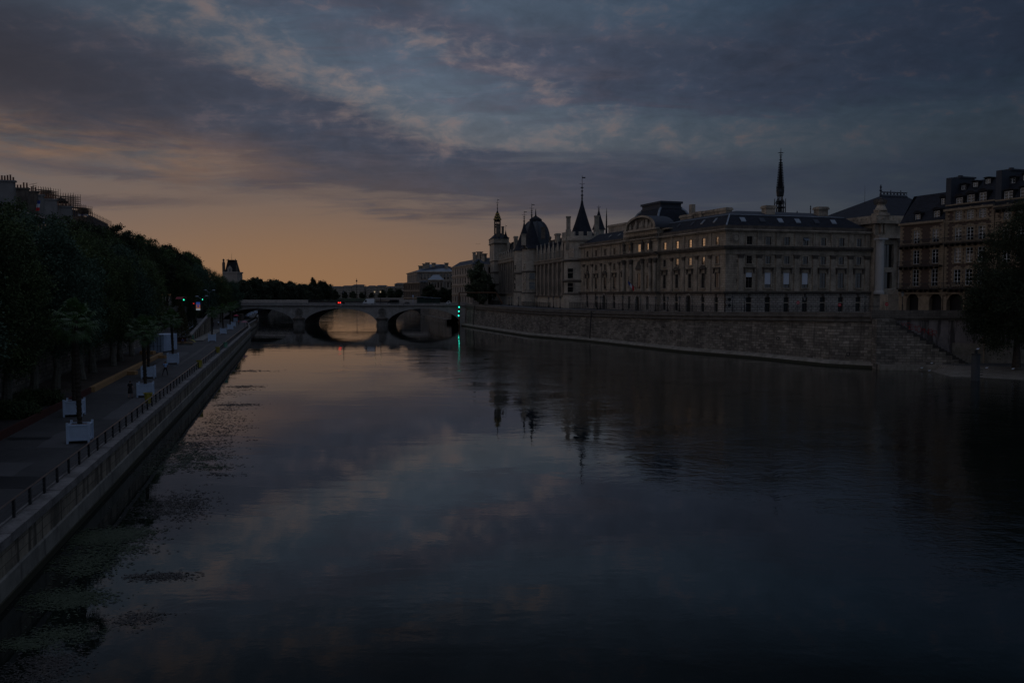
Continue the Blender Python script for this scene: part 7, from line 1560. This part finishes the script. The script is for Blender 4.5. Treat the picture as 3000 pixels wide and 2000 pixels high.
# city hall tower far behind
YH = 620; k = YH / 2500; ht = empty('town_hall_tower', (at(673, 858, YH).x, YH, 8), 'distant steep roofed town hall tower with ornate dormer', 'tower'); X_ = lambda px: xat(px, YH); s = MB(); s.box(X_(655), X_(696), YH, YH + 12, 6, zat(800, YH)); s.box(X_(653), X_(698), YH - .4, YH + 12.4, zat(800, YH), zat(796, YH)); s.build('wall', M_far, ht)
s = MB(); c = X_(675); s.prism([(X_(659), YH + .5), (X_(692), YH + .5), (X_(692), YH + 10), (X_(659), YH + 10)], zat(796, YH), zat(763, YH), taper=.6); s.prism([(X_(664), YH + 1), (X_(685), YH + 1), (X_(685), YH + 9), (X_(664), YH + 9)], zat(763, YH), zat(761, YH)); s.build('roof', M_slate2, ht)
s = MB(); s.box(X_(668), X_(681), YH - .2, YH + 2, zat(799, YH), zat(786, YH)); s.quad([(X_(667), YH - .2, zat(786, YH)), (X_(682), YH - .2, zat(786, YH)), (c, YH - .2, zat(777, YH))]); s.build('dormer', M_far, ht); s = MB(); s.box(X_(672), X_(677), YH - .3, YH - .2, zat(798, YH), zat(787, YH)); s.build('pane', M_glass, ht)
s = MB(); s.box(X_(651), X_(657), YH + 1, YH + 3, 20, zat(770, YH)); s.lathe(X_(654), YH + 2, [(1, zat(770, YH)), (.5, zat(764, YH)), (.8, zat(760, YH)), (0, zat(757, YH))], 6); s.box(X_(691), X_(695), YH + 1, YH + 3, 20, zat(776, YH))
for px in (664, 685): s.lathe(X_(px), YH + 5, [(.5, zat(762, YH)), (.1, zat(757, YH))], 5)
s.tube((X_(674), YH + 5, zat(761, YH)), (X_(674), YH + 5, zat(740, YH)), .12, 4, .04); s.build('chimney', M_soot, ht)
# ---- buildings beyond the bridge
def far_block(name, lb, px0, px1, Y, py_top, z0, dep, roof_h, wrows, wcols, m=M_far, rm=M_zincd, px2=None, Y2=None, chims=()):
    t = empty(name, (xat((px0 + px1) / 2, Y), Y, z0), lb, 'building'); a, b = at(px0, 858, Y), at(px1, 858, Y2 or Y); F = Fac((a.x, a.y), (b.x - a.x, b.y - a.y)); L = (Vector((b.x, b.y)) - Vector((a.x, a.y))).length; ze = zat(py_top, Y)
    fh = (ze - z0) / wrows; cw = L / wcols; holes = [(cw * (i + .3), cw * (i + .7), z0 + fh * (j + .2), z0 + fh * (j + .82)) for i in range(wcols) for j in range(wrows)]
    s = MB(); wall(s, F, 0, L, z0 - 1, ze, holes, .4); 
    for u in (0, L): s.quad([F.p(u, 0, z0), F.p(u, -dep, z0), F.p(u, -dep, ze), F.p(u, 0, ze)])
    s.build('wall', m, t); s = MB()
    for h in holes: F.box(s, h[0], h[1], -.5, -.4, h[2], h[3])
    s.build('pane', M_glass, t); s = MB(); F.box(s, -.4, L + .4, -.3, .5, ze, ze + .5)
    for j in range(1, wrows): F.box(s, 0, L, .004, .3, z0 + fh * j - .15, z0 + fh * j + .15)
    s.build('cornice', M_trim, t); s = MB(); i_ = min(roof_h * 1.3, L * .3)
    s.quad([F.p(-.2, .2, ze + .5), F.p(L + .2, .2, ze + .5), F.p(L - i_, -dep / 2, ze + .5 + roof_h), F.p(i_, -dep / 2, ze + .5 + roof_h)]); s.quad([F.p(-.2, .2, ze + .5), F.p(-.2, -dep, ze + .5), F.p(i_, -dep / 2, ze + .5 + roof_h)]); s.quad([F.p(L + .2, .2, ze + .5), F.p(L + .2, -dep, ze + .5), F.p(L - i_, -dep / 2, ze + .5 + roof_h)]); s.build('roof', rm, t)
    for px, h in chims: u = F.u(px); s = MB(); F.box(s, u - .9, u + .9, -dep * .35, -dep * .2, ze, ze + h); F.box(s, u - 1.2, u + 1.2, -dep * .37, -dep * .18, ze + h, ze + h + .4); s.build('chimney', M_trim, t)
    return t, F, L, ze
far_block('commercial_court', 'ornate stone commercial court with mansard roof left of the dense tree', 1324, 1384, 420, 786, 8, 7, 2.5, 4, 8, Y2=372, chims=((1377, 5.5),))
t_, F_, L_, ze_ = far_block('commercial_court_pavilion', 'taller corner pavilion of the commercial court with chimneys', 1373, 1440, 418, 778, 8, 16, 3.5, 4, 5, Y2=412, chims=((1382, 5), (1392, 6.5), (1405, 5.5)))
far_block('hospital_building', 'long grey stone hospital block with zinc roof and five chimneys beyond the bridge', 1193, 1222, 520, 803, 6, 30, 4.5, 3, 5, Y2=480)
far_block('hospital_wing', 'broad plain gabled end of the hospital block with pale roof', 1221, 1327, 480, 798, 6, 30, 4.6, 4, 11, m=M_goth, rm=M_zinc, chims=((1240, 4.8), (1228, 3.6), (1249, 5.4), (1267, 5.2), (1305, 5.2)))
far_block('pale_roofed_hall', 'lower hall with pale pyramid roof in front of the hospital block', 1254, 1297, 440, 822, 6, 12, 2.6, 3, 5, m=M_goth, rm=M_zinc)
far_block('arcaded_wing', 'dark arcaded wing with small windows beside the river beyond the bridge', 1183, 1230, 500, 831, 6, 14, 1.0, 3, 9, m=M_soot, Y2=455)
far_block('apartment_building', 'added unseen apartment block past the bridge, blocking low sun from the courthouse windows', 205, 395, 420, 762, 8, 14, 1.0, 5, 20)  # unseen block, added to keep low sun glow off the lower windows
sky_ = [(956, 1000, 843, 'left one'), (1000, 1031, 841, 'second from left'), (1030, 1066, 838, 'the tallest flat roofed one under the mast'), (1074, 1100, 841, 'the one right of the sky gap'), (1100, 1132, 840, 'the middle right one'), (1130, 1160, 843, 'next to the arcaded wing'), (1156, 1184, 833, 'the higher one nearest the hospital')]
for a, b, py, lb in sky_: far_block('distant_building', 'distant skyline apartment block, ' + lb, a, b, 1010, py, 6, 20, 1.5, 5, max(3, int((b - a) / 4)), m=M_far)
c = at(1045, 838, 900); s = MB(); s.tube((c.x, 900, 7), (c.x, 900, zat(824, 900)), .45, 5, .2); s.lathe(c.x, 900, [(.3, zat(826, 900)), (1.0, zat(823, 900)), (.3, zat(820, 900)), (.08, zat(815, 900))], 6); tag(s.build('communications_mast', M_iron), 'slim communications mast on the skyline above the bridge', 'mast')
# ================================================================== traffic and furniture on the bridge
DZ = ZC + .42
def vehicle(px0, px1, pyt, Y, body_m, prof, label, cat, name, glass):
    """side profile prof in fractions (x 0..1 front=left, z 0..1); glass: list of polygons"""
    x0, x1 = xat(px0, Y), xat(px1, Y); Lx = x1 - x0; z0_ = DZ; h = zat(pyt, Y) - z0_; t = empty(name, ((x0 + x1) / 2, Y, DZ), label, cat); s = MB(); W_ = 1.9
    pts = [(x0 + Lx * a, z0_ + .28 + (h - .28) * b) for a, b in prof]
    for y in (Y, Y + W_): s.quad([(p[0], y, p[1]) for p in pts])
    for a, b in zip(pts, pts[1:] + pts[:1]): s.quad([(a[0], Y, a[1]), (b[0], Y, b[1]), (b[0], Y + W_, b[1]), (a[0], Y + W_, a[1])])
    s.build('body', body_m, t)
    for poly in glass: g = MB(); g.quad([(x0 + Lx * a, Y - .012, z0_ + .28 + (h - .28) * b) for a, b in poly]); g.build('window', M_glass, t)
    for f in (.17, .80):
        g = MB(); cx = x0 + Lx * f; 
        Mw = Matrix.Translation((cx, Y - .04, z0_ + .33)) @ Matrix.Rotation(R(-90), 4, 'X'); g.lathe(0, 0, [(0, 0), (.33, 0), (.33, .25), (0, .25)], 14, Mw); wh = g.build('wheel', M_tyre, t); g = MB(); g.lathe(0, 0, [(0, -.01), (.19, -.01)], 10, Mw); g.build('rim', M_zinc, wh)
    g = MB(); g.box(x0 - .01, x0 + .06, Y + .15, Y + .45, z0_ + .75, z0_ + .9); g.build('headlight', M_lamp, t)
    return t
van = [(0, 0), (0, .28), (.05, .40), (.26, .93), (.32, 1), (.97, 1), (1, .92), (1, 0)]
vehicle(1062.5, 1097, 875.5, YB + 5, M_paintw, van, 'white panel van driving left across the stone bridge', 'van', 'panel_van', [[(.11, .45), (.25, .82), (.33, .82), (.33, .42)]])
carp = [(0, 0), (0, .42), (.18, .52), (.34, .95), (.42, 1), (.82, 1), (.96, .6), (1, .5), (1, 0)]
vehicle(1134, 1168, 877.5, YB + 6, M_paintd, van, 'dark people carrier driving left across the bridge behind the white van', 'car', 'people_carrier', [[(.14, .5), (.27, .85), (.34, .85), (.34, .45)], [(.38, .5), (.38, .85), (.9, .85), (.9, .5)]])
vehicle(1181, 1200, 884.5, YB + 4, M_paintd, carp, 'low dark saloon car mostly hidden by the balustrade', 'car', 'saloon_car', [[(.3, .55), (.38, .9), (.8, .9), (.88, .55)]])
vehicle(1306, 1319, 882.0, YB + 9, M_paintw, carp, 'small white car near the right end of the bridge', 'car', 'hatchback_car', [[(.3, .55), (.38, .9), (.8, .9), (.88, .55)]])
def lamppost(x, y, z0_, h, label, group, lit_=False, m=M_iron):
    t = empty('street_lamp', (x, y, z0_), label, 'lamp', group); s = MB(); s.lathe(x, y, [(.26, z0_), (.26, z0_ + .5), (.13, z0_ + .75), (.10, z0_ + h * .5), (.13, z0_ + h * .52), (.07, z0_ + h * .56), (.06, z0_ + h - .9), (.16, z0_ + h - .85)], 8); s.build('post', m, t)
    s = MB(); s.lathe(x, y, [(.14, z0_ + h - .85), (.30, z0_ + h - .25)], 6); s.build('lantern', L_warm if lit_ else M_lamp, t); s = MB(); s.lathe(x, y, [(.36, z0_ + h - .25), (.2, z0_ + h - .05), (.06, z0_ + h), (.03, z0_ + h + .2)], 6); s.build('lantern_cap', m, t); return t
for px, py, lit_ in ((1097.5, 853, 1), (1114.5, 853, 1), (1005, 855, 0)):
    Y = YB + 3; z1_ = zat(py - 2, Y); lamppost(xat(px, Y), Y, DZ, z1_ - DZ, 'old fashioned lamp on the bridge, ' + {1097.5: 'left of the two behind the white van', 1114.5: 'right of the two behind the white van', 1005: 'faint one left of the van'}[px], 'lamps on the bridge', bool(lit_))
for i, (px, w_) in enumerate(((1233, 30), (1254, 26), (1277, 28))):
    Y = YB + 12; c = xat(px, Y); t = empty('bus_shelter', (c, Y, DZ), 'dark glass bus shelter on the bridge, ' + ['left one', 'middle one', 'right one'][i], 'shelter', 'bus shelters on the bridge'); k = Y / 2500; s = MB(); s.box(c - w_ * k / 2, c + w_ * k / 2, Y, Y + 1.6, zat(870.5 + i * 1.4, Y), zat(869.2 + i * 1.4, Y)); s.build('roof', M_zinc, t); s = MB(); s.box(c - w_ * k * .4, c + w_ * k * .4, Y + 1.3, Y + 1.4, DZ + .3, zat(871, Y)); 
    for f in (-.4, .4): s.tube((c + w_ * k * f, Y + .2, DZ), (c + w_ * k * f, Y + .2, zat(871, Y)), .06, 4)
    s.build('frame', M_green_iron, t)
c = at(1210, 867, YB + 10); s = MB(); s.box(c.x - .28, c.x + .28, c.y, c.y + .08, c.z - .35, c.z + .35); s.tube((c.x, c.y + .1, DZ), (c.x, c.y + .1, c.z), .05, 4); tag(s.build('stop_sign_panel', mat('pale_blue_panel', (.35, .5, .75))), 'small blue and white square panel on a pole on the bridge', 'sign')
def point(px, py, Y, m, r, parent, name='light'):
    c = at(px, py, Y); s = MB(); s.lathe(c.x, c.y, [(0, c.z - r), (r * .8, c.z - r * .6), (r, c.z), (r * .8, c.z + r * .6), (0, c.z + r)], 10); return s.build(name, m, parent)
nl = empty('navigation_sign', (xat(995, YB), YB - .4, ZC), 'two red river signal lights above a white framed panel on the central arch', 'sign')
for px in (992, 996.8): point(px, 886.5, YB - .6, L_red, .22, nl, 'red_light')
s = MB(); c = at(999, 892, YB - .62); s.box(c.x - .42, c.x + .42, c.y - .02, c.y + .04, c.z - .5, c.z + .45); s.build('panel', M_blind, nl); s = MB(); s.box(c.x - .24, c.x + .24, c.y - .04, c.y - .022, c.z - .32, c.z + .28); s.build('panel_black', M_black, nl); s = MB(); s.box(c.x - .07, c.x + .07, c.y - .055, c.y - .042, c.z - .22, c.z + .18); s.box(c.x - .02, c.x + .02, c.y - .054, c.y - .041, c.z - .22, c.z + .18); s.build('panel_bar', M_blind, nl)
s = MB(); cx = xat(994.5, YB); s.box(cx - 1.3, cx + 2.2, YB - .5, YB - .3, zat(889, YB), zat(884.5, YB)); s.build('bracket', M_iron, nl)
gm = empty('signal_mast', (xat(1345.5, 333), 333, 0), 'brown mast at the bridge end carrying three bright green river lights one above another', 'mast'); s = MB(); a = at(1345.5, 975, 333); s.tube((a.x, 333, .2), (a.x, 333, zat(858, 333)), .28, 6); s.build('pole', mat('brown_painted_steel', (.13, .065, .035)), gm)
for px, py in ((1345, 899.5), (1344.3, 911.8), (1343.6, 924.5)): point(px, py, 332.6, L_green, .27, gm, 'green_light')
mbp = MATS['brown_painted_steel']; s = MB(); s.tube((a.x, 333.0, zat(857, 333)), (xat(1446, 333), 333.0, zat(857, 333)), .25, 6); b = at(1453, 857, 333); s.tube((xat(1446, 333), 333, zat(857, 333)), b, .25, 6); s.tube(b, at(1472, 889, 333), .25, 6); s.build('boom', mbp, gm)

# ================================================================== right bank street: fence, lamps, signs
ins2 = dens_poly(offs([(p[0], p[1]) for p in RWr[2:-1]], 7.5), 1.6)
# two fences as single things with rails and bars
def fence_run(p0, p1, label, h=1.25, sp=.35):
    # along the courthouse facade
    s = MB(); n = int((p1 - p0).length / sp); zb = GZ
    for i in range(n + 1):
        p = p0.lerp(p1, i / n); s.tube((p.x, p.y, zb), (p.x, p.y, zb + h + (.12 if i % 6 == 0 else 0)), .05 if i % 6 == 0 else .025, 4)
    for hh_ in (h, .2, h * .85): s.tube((p0.x, p0.y, zb + hh_), (p1.x, p1.y, zb + hh_), .035, 4)
    return tag(s.build('iron_fence', M_iron), label, 'fence')
fence_run(FA.p(uA0, 4, 0), FA.p(2, 4, 0), 'dark iron fence along the riverside front of the courthouse', 1.9); fence_run(FB.p(-2.5, 4.6, 0), FB.p(uB1 + 10, 4.6, 0), 'dark iron fence along the side front of the courthouse', 1.9)
fence_run(F2.p(-1, 5, 0), F2.p(L2 + 2, 5, 0), 'dark iron fence in front of the tall windowed gothic wing', 1.7, .5); fence_run(F1.p(-4, 6, 0), F1.p(L1 + 6, 6, 0), 'dark hoarding like fence before the pale gothic wing', 1.7, .5)
lamps_r = [(1443, 872, 365), (1491.5, 870, 340), (1499, 870, 345), (1518.5, 870, 325), (1572.5, 869, 300), (1607.5, 871, 292), (1621.5, 869, 286), (1641, 869, 280), (1750, 868, 258), (1760, 869, 262), (1824.5, 868, 243), (1920.5, 869, 225), (1956.5, 870, 222), (1991, 869, 216), (2146, 868, 190), (2182, 870, 188), (2358, 868, 180), (2535, 868, 172), (2644.5, 855, 160)]
wh_ = ['below the clock tower', 'left of the tower pair', 'at the pale gothic wing', 'below the slimmer tower', 'left end of the tall windowed wing', 'second at the tall windowed wing', 'third at the tall windowed wing', 'nearest the battlemented tower', 'left of the first arched door', 'beside the first arched door', 'left of the domed pavilion door', 'right of the domed pavilion door', 'under the first bay right of the pavilion', 'left of the second arched door', 'at the courthouse corner', 'just right of the courthouse corner', 'in the middle of the side front', 'at the end of the side front', 'before the lower brick house']
for (px, py, Y), w_ in zip(lamps_r, wh_): lamppost(xat(px, Y), Y, GZ, zat(py, Y) - GZ, 'dark old fashioned street lamp, ' + w_, 'street lamps along the right quay')
def noentry(px, py, Y, lb):
    c = at(px, py, Y); t = empty('road_sign', (c.x, Y, GZ), lb, 'sign', 'round no entry signs'); s = MB(); s.tube((c.x, Y + .05, GZ), (c.x, Y + .05, c.z + .35), .04, 4); s.build('pole', M_zincd, t); n = 16; s = MB(); s.quad([(c.x + .34 * math.cos(2 * math.pi * k / n), Y, c.z + .34 * math.sin(2 * math.pi * k / n)) for k in range(n)]); s.build('disc', M_redsign, t); s = MB(); s.quad([(c.x - .24, Y - .012, c.z - .05), (c.x + .24, Y - .012, c.z - .05), (c.x + .24, Y - .012, c.z + .05), (c.x - .24, Y - .012, c.z + .05)]); s.build('white_bar', M_blind, t)
noentry(2460, 893, 178, 'red no entry sign at the right part of the side front'); noentry(2598, 891, 168, 'red no entry sign below the outdoor stair'); noentry(2338, 886, 182, 'dark turned no entry sign in the middle of the side front')
for px, py in ((2127, 876.5), (2136, 877), (2129, 894), (2136, 894)):
    u = FA.u(px) if px < 2130 else FB.u(px); F_ = FA if px < 2130 else FB; s = MB(); zc = F_.z(px, py); n = 14; s.quad([F_.p(u + .42 * math.cos(2 * math.pi * k / n), .24, zc + .42 * math.sin(2 * math.pi * k / n)) for k in range(n)]); s.build('wall_disc', M_iron, court)
# gulls and birds
def gull(p, lb, sz=.22, fly=False, name='gull'):
    s = MB(); x, y, z_ = p
    if fly:
        for sg_ in (-1, 1): s.quad([(x, y, z_), (x + sg_ * .5, y, z_ + .22), (x + sg_ * 1.0, y, z_ + .05), (x + sg_ * .5, y + .2, z_ + .15)])
        s.tube((x, y - .2, z_ - .03), (x, y + .25, z_), .07, 6, .03)
    else: s.tube((x - sz, y, z_ + sz * .6), (x, y, z_ + sz * .75), sz * .25, 6, sz * .5); s.tube((x, y, z_ + sz * .75), (x + sz * .7, y, z_ + sz * .9), sz * .5, 6, sz * .25); s.lathe(x + sz * .8, y, [(0, z_ + sz * .9), (sz * .25, z_ + sz * 1.1), (0, z_ + sz * 1.35)], 6); s.tube((x, y, z_), (x, y, z_ + sz * .5), .015, 3)
    tag(s.build(name, M_blind if not fly else M_soot, None, True), lb, 'bird', 'birds on the landing' if not fly else None)
gull(gnd(2730, 1066, 1.1), 'pale gull standing at the left tip of the landing'); gull(gnd(2701, 1080, .35), 'pale gull at the waterline below the landing tip'); c = gnd(2862, 1114); gull((c.x, c.y, zat(1025, c.y)), 'pale gull perched on the mooring post'); gull(gnd(2891, 1080, 1.1), 'pale gull on the landing right of the mooring post'); gull(gnd(2723, 1088, .2), 'pale gull on the stones below the landing'); gull(gnd(2968, 1083, 1.1), 'pale gull on the landing near the right picture edge')
gull(at(1400, 715, 300), 'dark bird flying left of the clock tower', fly=True, name='flying_bird')
# ================================================================== floating weed and litter on the water
def weeds(patches, seed, m, label):
    g = np.random.default_rng(seed); V = []
    for (px, py, rx, ry, n, size) in patches:
        c = gnd(px, py); c2_ = gnd(px + rx, py); c3 = gnd(px, py - ry); ax = abs(c2_.x - c.x); ay = abs(c3.y - c.y)
        nc = max(4, n // 9); C = np.stack([c.x + g.normal(size=nc) * ax * .5 + (g.normal(size=nc) * 0), c.y + g.normal(size=nc) * ay * .5], 1); C[:, 0] += -(C[:, 1] - c.y) * .15
        idx = g.integers(0, nc, n); cs = size * g.uniform(1.5, 4.5, nc); P = C[idx] + g.normal(size=(n, 2)) * cs[idx][:, None] * np.array([1.6, .7]); ang = g.uniform(-.5, .5, n) + (g.random(n) < .3) * g.uniform(0, 3, n); L = size * .72 * g.uniform(.4, 1.8, n) ; w_ = L * g.uniform(.12, .4, n)
        dx, dy = np.cos(ang), np.sin(ang); z_ = g.uniform(.006, .03, n); q = np.empty((n, 4, 3))
        for k, (a, b, dz) in enumerate(((-1, 0, -.01), (0, -1, .012), (1, 0, -.005), (0, 1, .015))): q[:, k, 0] = P[:, 0] + dx * L * a - dy * w_ * b; q[:, k, 1] = P[:, 1] + dy * L * a + dx * w_ * b; q[:, k, 2] = z_ + dz
        V.append(q.reshape(-1, 3))
    V = np.concatenate(V); xl = np.interp(V[:, 1], [p[1] for p in WLn], [p[0] for p in WLn]); V[:, 0] = np.maximum(V[:, 0], xl + .3)
    o = bpy.data.objects.new('floating_weed', leafmesh('floating_weed', V, m)); col.objects.link(o); return tag(o, label, 'water weed', kind='stuff')
mg = mat('green_water_weed', (.06, .08, .042), c2=(.032, .044, .026), scale=3, rough=.35); mgy = mat('grey_brown_water_weed', (.07, .062, .055), c2=(.035, .03, .03), scale=3, rough=.3)
weeds([(300, 1575, 95, 22, 2600, .13), (370, 1560, 70, 14, 1200, .12), (260, 1640, 70, 40, 1300, .12), (200, 1755, 95, 30, 2600, .10), (80, 1888, 55, 18, 900, .09), (190, 1860, 70, 26, 900, .09), (250, 1672, 30, 20, 380, .12), (560, 1345, 90, 24, 1500, .13), (520, 1310, 55, 30, 700, .12), (620, 1368, 55, 8, 400, .12), (355, 1610, 60, 14, 420, .12), (470, 1375, 50, 16, 300, .14)], 5, mg, 'green mats of floating water weed along the left river wall')
weeds([(500, 1480, 90, 38, 1700, .11), (560, 1490, 40, 45, 600, .10), (450, 1690, 75, 9, 420, .10), (500, 1684, 50, 8, 300, .10), (400, 1810, 55, 24, 600, .085), (600, 1300, 100, 50, 1500, .12), (640, 1250, 50, 40, 600, .13), (655, 1200, 38, 35, 380, .14), (680, 1150, 35, 26, 260, .14), (700, 1185, 40, 5, 220, .2), (715, 1133, 30, 4, 160, .25), (735, 1086, 28, 3, 150, .3), (640, 1390, 40, 4, 140, .12), (150, 1940, 100, 40, 1000, .08), (90, 1990, 90, 30, 600, .08), (430, 1615, 25, 5, 60, .1)], 6, mgy, 'brownish sparse rafts of floating weed fragments on the water')
